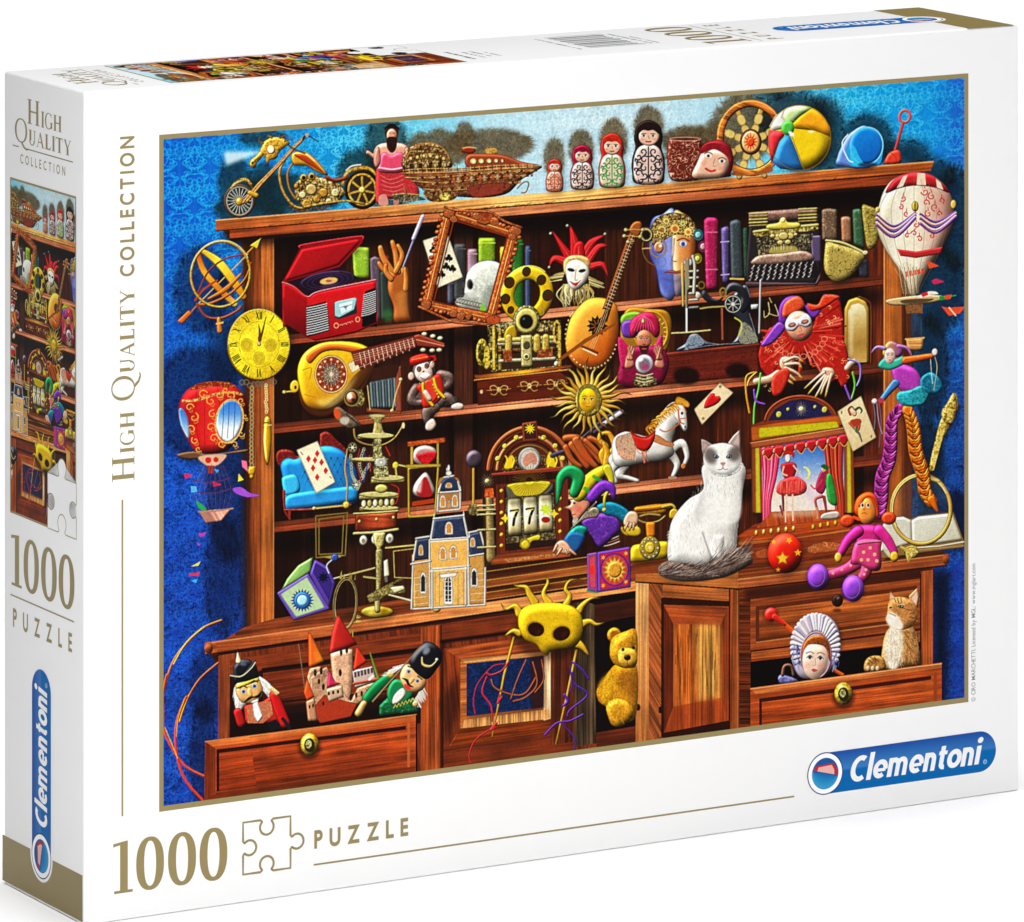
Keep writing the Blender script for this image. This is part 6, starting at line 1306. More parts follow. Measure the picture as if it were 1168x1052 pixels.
def theatre():
    F(830, 320)
    P('105 660 160 640 200 580 270 535 340 522 410 535 470 575 505 640 510 660 560 690 575 1060 110 1060', '7a3418', s=0, ed=.3, sh=.4)
    P('185 640 215 590 280 550 340 540 400 552 460 590 480 625 340 632', '23204a', tx=.3, ed=.3); ring(335, 650, 165, 122, 12, 'a84c2c', a0=185, a1=352, pf=4, ed=.4)
    star(335, 586, 6, 32, 16, 'f0dc98'); E(335, 586, 11, 11, 'f8e8b0', pf=3)
    for x, y, r in ((233, 612, 12), (275, 588, 7), (398, 577, 7), (442, 590, 12)): E(x, y, r, r*1.2, 'c8c040', pf=3)
    P('105 665 510 610 545 640 545 655 110 735', 'a8501c', wd=-6, ed=.4); P('140 672 500 640 510 672 140 720', 'c8b818', cu='8a7c10', ck=.5, ed=.4)
    P('105 740 560 665 562 695 108 765', 'a85830', wd=-6, wk=.5, ed=.4); L('105 742 560 668', 4, 'd89868', s=0)
    P('108 765 150 760 158 1060 112 1060', '8a4420', ed=.4); P('125 765 145 762 150 1060 128 1060', 'c8b428', ed=.3); P('530 700 572 695 580 1060 530 1060', '8a4420', ed=.3); P('542 705 560 702 566 1060 545 1060', 'c8b428', ed=.3)
    P('155 765 530 700 532 1060 158 1060', '2a5aa0', stops=['1c3c84', '4a7ac0', '9ab0dc', 'e8c8b0', 'f0dcc8'], ga=90)
    P('200 1000 300 940 420 920 480 990 480 1060 190 1060', 'e8dcd8', s=1, a=.7, bl=4); P('330 930 400 960 450 1000 420 1040 350 980', 'c8b0d0', s=1, a=.5, bl=3)
    P('345 850 360 852 376 870 374 895 352 908 366 890 364 868', 'f8e858', s=1); 
    for _ in range(12): E(310+rng.rand()*130, 830+rng.rand()*70, 2, 2, 'f8f0c0', tx=0)
    for x0, x1, s in ((155, 245, 1), (440, 532, -1)):
        for i in range(9):
            xa = x0+(x1-x0)*i/9; top = 770-(xa-155)*.16; sag = (1 if s > 0 else -1)
            xb = (x0+8+(i*4)) if s > 0 else (x1-40+i*4.5)
            L([xa, top, (xa+xb)/2+s*6, 880, xb, 1000, xb, 1100], (14, 12, 9), ['b02048', 'e86a88', '8a1434', 'd84868'][i % 4] if s > 0 else ['8a2418', 'c85030', '5a140c', 'a83820'][i % 4], pf=4)
    for i in range(8):
        x = 165+i*49; y = 775-i*8.6; P([x-4, y-6, x+46, y-14, x+44, y+16, x+24, y+42, x+2, y+24], 'b01c24', s=1, pf=7, ed=.5); L([x+4, y+24, x+24, y+42, x+42, y+18], 4, 'e8a060'); E(x-2, y+12, 6, 12, 'e88060', pf=3)
    # dancer
    L('250 960 255 1050', (12, 10), '6a2028', s=0)
    P('240 850 262 832 300 830 315 850 300 900 262 905', 'b01820', s=1, pf=6, ed=.4); P('225 970 235 920 280 898 320 895 360 930 350 970 290 985', 'd83030', s=1, tx=.6, a=.9, pf=8)
    hair((240, 920), (340, 915), 60, 50, 90, .6, 3, ['e85040', 'b01c1c', 'f08070']); E(274, 812, 13, 20, 'f0dcd0', pf=3, ed=.3); P('250 810 258 782 285 772 305 790 300 812 290 796 262 796', 'c02018', s=1, ed=.3); L('256 850 250 880 270 890', 7, 'e8b8a0'); L('300 845 320 870 330 885', 7, 'e8b8a0')
    L('268 980 270 1052', (9, 7), 'e8c0a8', s=0); L('296 980 298 1052', (9, 7), 'e8c0a8', s=0)
    P('420 880 440 865 462 880 450 940 430 975 400 950', '9a2048', s=1, pf=5, ed=.4); P('455 880 480 900 500 1020 460 1010 448 930', '2a8a38', s=1, pf=7, ed=.4, cu='5ac860', ck=.4); E(440, 862, 12, 15, 'd8a080', pf=3); P('425 850 440 838 462 850 455 866', '1c5a28', s=1); L('380 935 400 950 430 910', 7, 'c83a50'); L('430 985 400 1000 410 1050', (16, 10), 'a84840', pf=4)
    L('440 990 450 1050', (16, 10), '8a3830')
    F(830, 530)
    P('40 330 120 272 200 255 530 240 560 262 560 300 280 345 50 350', '9a4018', wd=-6, wk=.8, ed=.3); P('200 215 500 205 510 245 130 290', 'a84a20', wd=80, wk=.6)
    P('200 225 330 200 400 200 400 235 210 240', 'e8d8c8', a=.5, bl=2)
    L('262 190 264 262', (9, 6), 'e8c0a8', s=0); L('296 190 298 255', (9, 6), 'e8c0a8', s=0); L('240 190 250 230', (10, 6), '7a2028', s=0); L('405 200 410 245', (10, 8), 'c89070', s=0); P('435 225 500 215 505 245 430 250', 'b8a898', s=1, pf=5)
    for i in range(6): E(130+i*34, 312-i*4, 9, 15, 'e8a828', pf=4, ed=.5); E(130+i*34, 306-i*4, 4, 6, 'fff0a0')
    for i in range(4): E(390+i*34, 284-i*6, 9, 14, 'e8a828', pf=4, ed=.5)
    P('45 350 280 335 560 290 560 305 300 350 50 372', 'b0622c', wd=-6, ed=.3); P('50 372 560 305 560 360 540 400 340 440 60 460', '7a3418', wd=-6, wk=.6, ed=.3)
    P('360 385 400 360 470 350 520 362 515 390 440 400 380 405', 'a8542c', s=1, cu='e0a058', ck=.9, ed=.4); P('130 400 180 385 190 420 140 425', 'a8542c', s=1, cu='4a1808', ck=.9)
def star_ball():
    F(830, 530)
    E(262, 412, 84, 94, '180804', a=.55, bl=3); E(262, 405, 79, 92, 'd0200c', pf=26, spec=.25, stops=['f0402c', 'd8200c', '8a0c04'], ga=70)
    star(250, 428, 15, 33, 5, 'f0b830', ed=.3); star(280, 346, 8, 17, 5, 'f0a828', rot=-60); star(320, 402, 8, 18, 5, 'f0a020'); star(210, 352, 6, 13, 5, 'f8b030'); star(230, 480, 5, 12, 5, 'e89020')
def braid_puppet():
    F(830, 320)
    L('1035 520 1025 580 990 660 960 740 930 860', (16, 60, 52, 34, 28), 'a88830', pf=8, ed=.5, gold=.8, sh=.4); L('985 660 935 860', (20, 14), 'd8b858', gold=.6); P('1030 510 1042 540 1045 600 1020 660 985 640 975 600 1000 560', 'b89438', s=1, gold=.9, pf=8, ed=.4)
    # legs
    def braid(q, w, c, hi, dk):
        p = catmull(num(q), False, 7); L(q, w, c, pf=9, ed=.4, sh=.35)
        for i in range(0, len(p)-2, 1):
            ww = np.interp(i/len(p), np.linspace(0, 1, len(w)), w)*.42; d = p[i+2]-p[i]; d = d/max(np.hypot(*d), 1e-3); n_ = np.array([-d[1], d[0]])
            for s in (-1, 1):
                a = p[i]+n_*ww*s*.95; b = p[i]+d*22+n_*ww*s*.1; L([*a, *(a*.5+b*.5+d*6), *b], (8, 12, 5), [hi, c, dk][i % 3], pf=3, ed=.3)
    braid('790 580 750 640 745 720 735 820 705 900 700 1000 690 1060', (44, 56, 64, 66, 66, 60), 'a02888', 'd858b8', '5a1048')
    braid('820 590 840 640 850 700 860 790 890 880 900 960 930 1010', (50, 62, 66, 66, 62, 56), 'd86a10', 'f8a038', '8a2c04')
    L('930 1000 960 1060', (40, 8), 'd86a10', pf=6, ed=.4)
    P('745 390 790 380 850 400 880 440 890 490 860 520 800 510 760 460', 'a83aa8', s=1, pf=14, ed=.4, cu='d878c8', ck=.35); P('780 510 830 500 880 480 920 500 900 560 850 575 800 570 770 540', '2a9aa8', s=1, pf=7, ed=.4, tx=.5); P('880 450 920 420 960 440 980 490 940 520 890 500', '1a7a98', s=1, pf=7, tx=.5, a=.85)
    P('685 390 720 350 760 360 800 345 810 375 770 400 730 410', '38a890', s=1, pf=6, ed=.4); P('710 345 715 300 740 275 780 290 800 320 780 350', 'c8803c', s=1, pf=8, ed=.4, stops=['d8a83c', '7a3a9a'], ga=0); L('780 300 820 310 840 345', (20, 6), 'a868a0', pf=4); L('715 310 680 305 655 330', (20, 5), '9a7ac0', pf=4)
    face(740, 345, 24, 36, 'e8c0b8', lips='c03060')
    L('810 365 870 355 930 345', (36, 30, 26), 'd85a20', pf=7, ed=.4, cu='f0a040', ck=.4); E(945, 328, 14, 18, 'e8d8d8', pf=4, ed=.4); L('765 470 730 510 700 550', (40, 30, 24), '3a7ac0', pf=7, ed=.4, cu='c04a5a', ck=.4); E(670, 552, 14, 14, 'e8dcdc', pf=4, ed=.4); E(700, 548, 14, 12, 'b83a4a')
    for q, c in [('925 360 930 430 935 470', 'd8e8c8'), ('945 350 955 400 940 500', 'c8b890'), ('665 560 672 620 668 680', '7a7a90'), ('690 560 700 640 690 760', '6a6a8a'), ('680 560 690 650 705 700', 'a89ab0')]: L(q, 3, c, tx=0)
def book_glass():
    F(830, 530)
    P('690 300 720 240 800 235 835 248 870 232 1030 215 1080 355 1075 378 880 402 700 430', '8a6a3c', s=0, ed=.4, sh=.4)
    P('700 290 725 245 800 238 838 255 840 360 720 395 695 400', 'd8d0bc', pf=6, ed=.2); P('838 255 870 238 1025 222 1070 345 900 370 842 362', 'e8e4d4', pf=6, ed=.2, c2='c8bfa4', ga=60)
    for i in range(14):
        L([735+i*.5, 262+i*8, 822, 252+i*8], 2, '9a9a98', s=0, a=.6, tx=0); L([856, 256+i*7, 1010+i*2.5, 240+i*7], 2, '9a9a98', s=0, a=.6, tx=0)
    L('838 255 840 365', 4, '8a8068', s=0, a=.7); L('845 380 960 372 1078 352', 5, 'f0e8d0', s=0); L('850 392 1078 370', 3, 'b89858', s=0)
    P('695 300 712 395 738 425 760 420 730 360 715 300', 'd8d0bc', a=.8)
    E(885, 200, 128, 158, 'e8f0f8', a=.10); ring(882, 205, 135, 157, 20, 'c8a048', pf=5, ed=.6); ring(882, 205, 131, 153, 5, 'f0dc98', a0=150, a1=330, tx=0); P('870 50 890 42 940 55 970 70 960 82 910 66', 'd8b868', s=1, ed=.5)
    E(838, 398, 34, 30, 'b89838', gold=.8, pf=6, ed=.5); P('810 390 840 375 875 400 850 410 825 445 812 420', 'd8bc60', s=1, gold=.6, ed=.5); L('790 375 830 395', 10, 'c8a848'); L('830 420 822 445', (10, 5), 'a88838')
def rag_doll():
    F(830, 530)
    for x, y in ((545, 258), (735, 245)): E(x, y, 34, 30, 'd8401c', pf=9, ed=.4, cu='f08048', ck=.5)
    P('585 230 582 170 610 135 650 125 680 150 690 210 680 240', 'd84a14', s=1, pf=12, ed=.3); L('575 240 600 250', 14, 'e04a20')
    P('595 235 596 185 620 155 650 155 672 195 676 240 650 272 615 268', 'e88a3c', s=1, pf=14, ed=.3, spec=.1); L('600 190 625 150 660 150 680 200 682 235', 10, 'c83c0c', pf=4)
    for x in (614, 640): E(x, 186, 8, 12, 'f8f0e0'); E(x+1, 186, 5, 8, '281410')
    E(622, 205, 5, 5, 'c86020'); L('612 224 624 220 634 225', 3, 'a83a18')
    L('645 475 620 500 560 470', 1, 'a0304a')
    for q, w in [('600 440 540 480 460 505', (66, 52, 46)), ('640 450 630 490 610 520', (58, 52, 46))]: L(q, w, 'c83a70', pf=12, ed=.4)
    for x, y in ((480, 495), (520, 478), (560, 460), (622, 500), (630, 480)): E(x, y, 7, 7, 'f09aa0')
    P('580 290 620 275 680 280 700 310 695 370 700 470 660 486 610 460 560 450 590 380', 'c02a78', s=1, pf=16, ed=.4); P('590 350 695 345 700 380 692 468 650 480 600 455 565 445', 'd03e78', s=1, pf=10)
    for x, y in ((620, 400), (650, 380), (670, 410), (640, 435), (610, 435), (680, 440)): E(x, y, 8, 8, 'f0a880')
    L('596 362 640 355 694 352', 10, '9a4a50', pf=3)
    for q, w in [('595 305 550 345 515 405', (54, 46, 36)), ('690 300 730 345 760 400', (54, 46, 36))]: L(q, w, 'd02888', pf=12, ed=.4)
    E(504, 424, 17, 24, 'e8b040', pf=7, ed=.4); E(760, 420, 20, 24, 'e8a830', pf=7, ed=.4)
    for x, y, rx, ry in ((412, 512, 50, 60), (572, 565, 50, 62)): E(x, y+4, rx+4, ry, '20081c', a=.5, bl=2); E(x, y, rx, ry, '7a30b8', pf=20, ed=.3, spec=.12, c2='a058d8', ga=-60); ring(x-6, y-4, rx*.72, ry*.78, 3, 'b078e0', a=.7, tx=0)
    E(500, 620, 26, 30, '2a1410', pf=9, ed=.3); E(498, 665, 20, 8, '1a0a06', a=.6, bl=1); E(505, 612, 9, 9, '5a3c30', pf=4)
def bonnet_doll():
    F(830, 600)
    L('200 395 300 485', (14, 24), 'd85018', pf=5, s=0); L('470 650 525 680', 16, 'c85018', pf=4, s=0); E(196, 408, 34, 38, '1c0a06', a=.5, bl=2); E(197, 404, 30, 32, 'd0201c', pf=10, spec=.5); L('215 415 260 450', (28, 14), 'c8281c', pf=5, s=0)
    P('230 700 240 680 290 690 320 710 250 720', '6a6aa0', s=1, pf=6, tx=.5); L('250 680 260 640 290 640 300 680', (16, 12), '6a4838', pf=5)
    P('290 600 300 520 330 450 380 410 440 402 490 440 512 500 505 580 480 650 430 690 370 700 320 680', 'b8a8c0', s=1, pf=16, ed=.4, sh=.5)
    for i in range(26):
        t = math.radians(150+i*9.4); L([405+58*math.cos(t), 560+85*math.sin(t), 400+106*math.cos(t), 552+146*math.sin(t)], (12, 22), ['f0e4e8', 'c8b8c8', 'e8d8e0', 'a89cb8'][i % 4], pf=5, s=0)
    for _ in range(40): x, y = 318+rng.randn()*14, 570+rng.rand()*100-30; L([x, y, x+6, y+18], 4, ['3a3c78', '7a80b8'][rng.randint(2)], a=.8)
    for _ in range(20): x, y = 490+rng.randn()*8, 570+rng.rand()*80; L([x, y, x-4, y+18], 4, ['5a5a90', '9a9ac8'][rng.randint(2)], a=.8)
    ring(403, 590, 68, 104, 9, 'c88898', pf=3, ed=.3); P('340 610 345 540 380 505 430 500 462 540 468 620 440 560 400 545 365 565', '8a4418', s=1, pf=7, tx=.5, cu='c07838', ck=.4)
    push(398, 612, 4, 1); P('-58 -10 -40 -62 0 -72 42 -60 60 -8 46 48 20 82 -10 86 -44 56', 'ecc8b4', s=1, pf=20, ps=.6, spec=.06)
    for s in (-1, 1): E(s*32, 28, 16, 14, 'e07868', a=.4, bl=1.5); E(s*24, -10, 13, 8, 'f4f0ec'); E(s*24, -10, 8, 8, '4a5068'); E(s*24, -10, 3.5, 4, '0c0c10'); L([s*38, -8, s*24, -20, s*10, -10], 3, '3a2420', tx=0); L([s*42, -28, s*24, -36, s*8, -30], 4, '8a5838')
    L('0 -8 4 22 -8 24', 4, 'b88070', a=.7); P('-14 46 -4 40 4 40 16 46 0 55', 'c04848', s=1); pop()
def kitten():
    F(830, 600)
    T = 'b88450'
    P('705 560 720 490 760 450 830 450 862 500 880 620 860 640 740 655 700 640', T, s=1, pf=18, ed=.2, tx=.5, sh=.4)
    P('735 480 780 470 800 520 790 600 770 650 735 648 715 560', 'ecdcc8', s=1, bl=1.5, tx=.3)
    for _ in range(130): x, y = 735+rng.rand()*60, 470+rng.rand()*160; L([x, y, x+rng.randn()*4, y+18], 2.4, ['ffffff', 'd8c0a0', 'c8a888'][rng.randint(3)], a=.6, tx=0)
    for _ in range(90): x, y = 805+rng.rand()*60, 480+rng.rand()*140; L([x, y, x+6, y+16], 3, ['6a3c18', 'c89858', '8a5424'][rng.randint(3)], a=.7, tx=0)
    P('735 345 742 296 770 330', 'b8805c', ed=.3, pf=4); P('742 340 748 310 764 332', 'e0b0a0'); P('825 320 866 280 876 320 862 385 835 370', 'b8845c', ed=.3, pf=5); P('838 330 862 298 866 330 856 372', 'e8c0b0', bl=.6)
    P('764 330 772 322 780 330', T)
    P('728 400 735 345 765 325 820 330 858 360 865 420 840 460 790 475 745 462 722 430', 'b87c44', s=1, pf=16, ps=.7, tx=.4); P('722 420 745 395 775 410 800 450 790 475 745 466', 'f0e4d8', s=1, bl=1.2)
    for q in ['775 330 780 350', '790 328 795 350', '760 330 768 350', '830 400 855 395', '828 415 850 420', '820 430 845 440', '800 375 830 385']: L(q, 4, '5a3014', a=.8)
    E(790, 366, 13, 9, '241810', rot=20); E(790, 365, 8, 6, '8aa078'); E(789, 365, 4, 5, '080808'); E(744, 374, 7, 6, '241810'); L('776 360 806 358', 3, 'f0d0a8'); P('736 376 752 374 748 388', 'd08070'); L('740 400 752 404 766 412', 3, '3a2018'); 
    for q in ['755 400 700 390', '755 406 705 410', '770 412 840 440']: L(q, (1.6, .5), 'ffffff', a=.7, tx=0)
    P('622 655 625 620 650 595 690 592 715 610 720 650 700 662 640 668', 'a8743c', s=1, pf=9, ed=.3, tx=.5)
    for x in (640, 662, 684): E(x, 650, 11, 14, 'd8b488', pf=4, ed=.4)
    for q in ['640 610 660 625', '670 600 690 620', '650 600 675 610']: L(q, 5, '5a3414', a=.7)
    F(830, 530)
def sun_box():
    F(175, 560)
    P('590 440 610 400 660 340 728 300 718 370 660 410 570 462', '7aa858', s=0, pf=7, ed=.4, sh=.4); P('612 430 640 370 715 320', 'b0d088', a=.5, bl=1)
    P('715 372 735 312 800 350 830 420 800 540 800 545 712 380', '5a40a0', ed=.4, pf=6); P('728 370 740 330 790 360 815 425 800 500', '3a2878', ed=.3); star(775, 395, 14, 28, 8, '14102c')
    P('562 466 706 376 806 540 640 592 620 560', '6a50b0', ed=.4, pf=4, sh=.3); P('578 472 700 392 782 532 650 576', 'b0c89c', ed=.3)
    star(679, 500, 38, 54, 20, '1c4aa0', ed=.3); E(679, 500, 36, 38, '2a68b8', pf=4); E(679, 500, 23, 25, 'a8e0f0', pf=4)
    L('800 375 790 340 820 310', 6, 'b8c0d0'); E(828, 305, 17, 17, '3050a0', pf=5, ed=.4)
    # oval mirror
    ring(876, 515, 54, 118, 8, 'b8a058', rot=4, pf=3, ed=.6); ring(876, 515, 47, 110, 3, 'f0e0a0', rot=4, a=.7, tx=0); E(876, 515, 46, 108, '1a0c08', rot=4, a=.35)
    hair((850, 400), (920, 405), 16, 26, -80, .7, 5, ['c8b060', '8a7430']); hair((840, 640), (910, 640), 24, 28, 90, .8, 6, ['c8b060', '9a8438', 'e0cc80']); hair((930, 560), (925, 600), 8, 20, 0, .6, 4, ['c8b060'])
def castle():
    F(175, 560)
    L('662 700 690 900', 4, '8a6a50', s=0); L('988 740 1030 870', (5, 12), '6a8a30', s=0, pf=2)
    P('700 850 712 810 760 800 800 830 800 1000 720 1020', 'b88a68', s=0, pf=9, ed=.4, tx=.3); P('805 740 850 725 910 720 912 850 900 960 830 980', 'd0a080', pf=12, ed=.4, tx=.3); P('712 850 790 800 830 870 900 960 930 900 1010 870 1035 900 900 1000 740 1052 720 1000', 'b88a6c', pf=6, ed=.4, tx=.4)
    P('905 820 1000 800 1020 870 920 900', 'c0a8a0', pf=5, ed=.4); P('720 1000 780 930 880 960 930 970 900 1030 760 1060', 'a83a20', s=0, ed=.4, cu='6a1c10', ck=.4)
    P('706 645 718 650 780 780 730 805 708 806', 'd84a18', pf=9, ed=.4, c2='f0a028', ga=0); P('815 640 840 560 890 640 930 700 880 720 800 745', 'c83024', pf=10, ed=.4, c2='8a1418', ga=0); P('925 705 975 780 910 825', 'd83820', pf=6, ed=.4); P('800 812 830 870 858 880 790 902', 'c02a58', pf=7, ed=.4); P('700 850 735 940 700 960 685 920', 'd8501c', pf=6, ed=.4)
    P('695 960 735 945 748 1050 705 1052', 'c08a68', pf=6, ed=.4); P('785 905 862 885 868 940 800 965', 'c8a488', pf=6, ed=.4)
    for x, y, w, h in [(738, 830, 12, 34), (765, 822, 12, 34), (856, 738, 10, 30), (882, 728, 10, 30), (775, 895, 12, 30), (852, 830, 12, 34), (800, 925, 9, 18), (820, 920, 9, 18), (842, 916, 9, 18), (712, 985, 7, 18), (728, 980, 7, 18), (775, 970, 8, 20), (900, 940, 9, 26), (925, 932, 9, 26), (950, 925, 9, 26), (975, 918, 9, 26), (755, 870, 10, 24)]: P(epts(x, y, w*.6, h*.5), '2a1614')
    for i in range(6): P([915+i*15, 828-i*4, 925+i*15, 826-i*4, 927+i*15, 850-i*4, 917+i*15, 852-i*4], '5a4c50', ed=.2)
    for y in (835, 850, 865): L([712, y-15, 790, y-36], 2, '8a5c48', s=0, a=.6)
    L('915 880 1020 860', 14, 'a8402c', s=0, pf=3); L('985 860 1000 845', 12, 'e8dcd8')
def nutcracker():
    F(175, 560)
    P('375 1060 380 1000 350 930 372 880 420 850 500 860 550 900 590 960 610 1060', '1a0a06', a=.5, bl=2)
    P('370 930 372 890 420 850 480 846 530 880 550 920 540 960 480 900 420 980 390 1010 372 980', 'd8d4d0', s=1, pf=8, tx=.5)
    hair((370, 900), (400, 1000), 30, 34, 100, .4, 5, ['f0ece8', 'b8b0a8']); hair((490, 870), (545, 930), 40, 34, 60, .5, 5, ['ffffff', 'c8c0b8', 'e0dcd8'])
    P('412 980 500 960 540 930 560 970 600 1060 420 1060', 'a8281c', s=0, pf=8, ed=.4); P('425 990 500 965 535 960 545 1020 500 1060 430 1060', 'b86848', s=0, cu='f0c8a0', ck=.5); P('452 970 475 960 500 1030 478 1060 460 1030', 'f0f0f0', pf=5, ed=.3)
    L('550 930 575 1000 600 1060', (44, 48, 48), 'c01c1c', pf=11, ed=.4); L('385 1010 400 1060', (40, 40), 'b01c1c', pf=9, ed=.4); L('535 900 565 925', 20, 'e8c888', pf=5, cu='a87828')
    P('372 890 480 850 500 900 496 940 450 975 400 965 378 930', 'e0a868', s=0, pf=12, ed=.3); P('375 888 478 848 484 866 378 905', 'e8b830', pf=4, ed=.3, gold=.3)
    for x, y in ((410, 915), (460, 890)): E(x, y, 13, 12, 'f4f0ec', ed=.3); E(x+1, y+1, 8, 8, '2a4a90'); E(x+1, y+1, 3, 3, '000000'); L([x-16, y-14, x, y-24, x+16, y-18], 6, '14100c')
    P('430 905 444 900 452 935 440 942 430 930', 'e8b068', s=1, pf=4); L('414 966 436 948 455 940', (4, 13, 6), '14100c'); L('455 942 480 935 492 915', (6, 13, 4), '14100c'); P('440 960 480 945 478 962 450 970', 'f0f0e8', ed=.4)
    P('368 880 362 800 400 765 440 770 472 800 482 850 420 870', '16161e', s=0, pf=10, ed=.3, spec=.5); L('350 840 400 850 440 810 462 776', 12, '20202a', pf=3); L('350 842 400 846 445 810 464 782', 5, 'd8c8a0', tx=0); L('384 740 388 778', (8, 26), 'e8d8b0', pf=5, ed=.4); E(410, 790, 16, 8, '8a98b8', a=.6, bl=1)
    F(175, 670)
    P('520 620 560 600 575 630 590 640 530 655', '16161c'); L('590 600 620 640', 16, '1c1c28')
    # green one
    F(400, 650)
    P('90 660 170 560 230 600 300 620 310 655 100 680', '140806', a=.7, bl=2)
    L('75 590 120 540 180 490', (50, 56, 52), '0c6a38', pf=12, ed=.4); P('130 620 190 560 300 590 310 650 130 668', '0c5a34', s=0, pf=8, ed=.3, tx=.4, cu='e8e0b0', ck=.3)
    P('165 560 200 500 260 520 290 560 250 610 190 620', '1a7a48', s=1, pf=9, ed=.3); P('200 570 235 540 250 570 215 610 190 608', 'e8e4dc', s=1, pf=5)
    for i in range(7): L([195+i*16, 632-i*6, 203+i*16, 615-i*6, 211+i*16, 628-i*6], 3, 'e8c860', s=0, tx=0)
    hair((180, 480), (250, 430), 50, 40, 170, .5, 5, ['f0ece8', 'c8c0b8', 'ffffff']); hair((290, 600), (330, 530), 44, 36, 60, .6, 5, ['f0ece8', 'c8c0b8', 'd8d4d0'])
    P('225 480 260 430 340 490 330 545 280 560 240 530', 'e8b078', s=1, pf=12, ed=.3)
    for x, y in ((265, 465), (305, 508)): E(x, y, 12, 9, 'f4f0ec', rot=40, ed=.3); E(x, y, 7, 7, '2a5a90'); E(x, y, 3, 3, '000000')
    L('262 440 285 450', 6, '14100c'); L('305 485 325 500', 6, '14100c'); P('278 490 292 500 275 520 268 510', 'e8a868', s=1, pf=3); L('236 495 256 505 265 525 285 535', (4, 13, 12, 4), '14100c'); P('248 520 275 540 262 552 246 535', 'd83a38', s=1)
    P('265 420 330 335 370 332 410 365 415 410 395 450 340 500', '14141c', s=1, pf=16, ed=.3, spec=.6); L('325 400 330 432 365 440 395 412', (6, 12, 5), 'd8b870', pf=2); E(392, 410, 7, 7, 'e8e0d0', pf=2); E(345, 370, 14, 20, 'c8d0e0', rot=40, a=.6, bl=1)
    L('318 350 240 440 100 600', (5, 6, 8), 'c8a878', s=0, ed=.3); L('60 610 35 655', (30, 34), 'd8a868', pf=8, ed=.4, s=0); E(180, 480, 16, 12, 'd8a860', pf=4, rot=40); E(295, 612, 13, 14, 'd8a868', pf=4)
def gold_mask():
    F(400, 650)
    # ribbons and sticks
    L('745 310 700 480 645 765', (14, 12, 8), 'e0a828', pf=4, ed=.4, s=0); L('1030 370 990 560 935 800', (14, 12, 8), 'd8a030', pf=4, ed=.4, s=0)
    for q, w in [('720 430 650 440 580 520 560 600 568 660', 5), ('620 490 600 560 640 620 645 690', 7), ('720 420 690 460 640 480 620 470', 8), ('690 580 670 610 680 570', 7), ('660 715 600 750 560 790 540 850 550 885', 6), ('665 700 640 730 660 720', 12)]: L(q, w, 'c02430', pf=3)
    for q, w in [('640 500 660 540 740 570 800 560 850 480', 10), ('800 410 760 500 730 590', 9), ('830 420 850 520 800 580 740 600', 10), ('870 410 880 500 840 560', 9)]: L(q, w, '8a3a24', pf=4, ed=.4); L(q, 2, 'e0a070', tx=0, a=.8)
    for q, w in [('1010 420 1060 460 1085 500', 8), ('1010 470 1020 520 1080 570 1000 640 990 670', 8), ('975 570 990 600 970 620', 12), ('885 755 940 700 1000 690 1060 660', 9), ('960 700 1000 740 1025 780 1022 820', 6), ('1000 440 1010 520 1000 560', 6)]: L(q, w, '5a2aa8', pf=3, ed=.2)
    E(905, 300, 165, 110, '100604', a=.55, bl=4)
    for q, w in [('840 150 815 110 800 80 760 75 740 65', (40, 26, 14, 4)), ('905 155 880 110 900 60 890 30', (40, 22, 16, 4)), ('980 165 1000 120 980 90 1000 50 1055 45', (36, 22, 18, 12, 3)), ('1040 190 1060 160 1100 130 1140 130', (36, 26, 14, 4)), ('1050 250 1090 235 1120 250 1160 240', (40, 24, 16, 3)), ('1040 340 1060 355 1090 395', (40, 26, 4)), ('770 200 750 165 710 180 685 155', (40, 24, 14, 3)), ('770 290 740 280 700 305', (34, 22, 4))]: L(q, w, 'd8a828', pf=7, ed=.5, sh=.2)
    P('764 215 782 178 830 156 920 150 1000 162 1046 198 1060 250 1052 310 1020 352 960 364 915 372 895 390 868 372 845 340 795 318 768 270', 'e0b414', s=1, pf=22, ed=.4, cu='a87a0c', ck=.5, spec=.2)
    E(842, 270, 43, 36, '9a740c', rot=15, bl=.6); E(845, 272, 38, 32, '2a0c06', rot=15); E(960, 290, 45, 36, '9a740c', rot=-20, bl=.6); E(962, 291, 40, 32, '2a0c06', rot=-20)
    P('850 270 870 280 850 300', '5a2412', a=.5, bl=1); P('960 290 990 280 970 315', '5a2412', a=.5, bl=1)
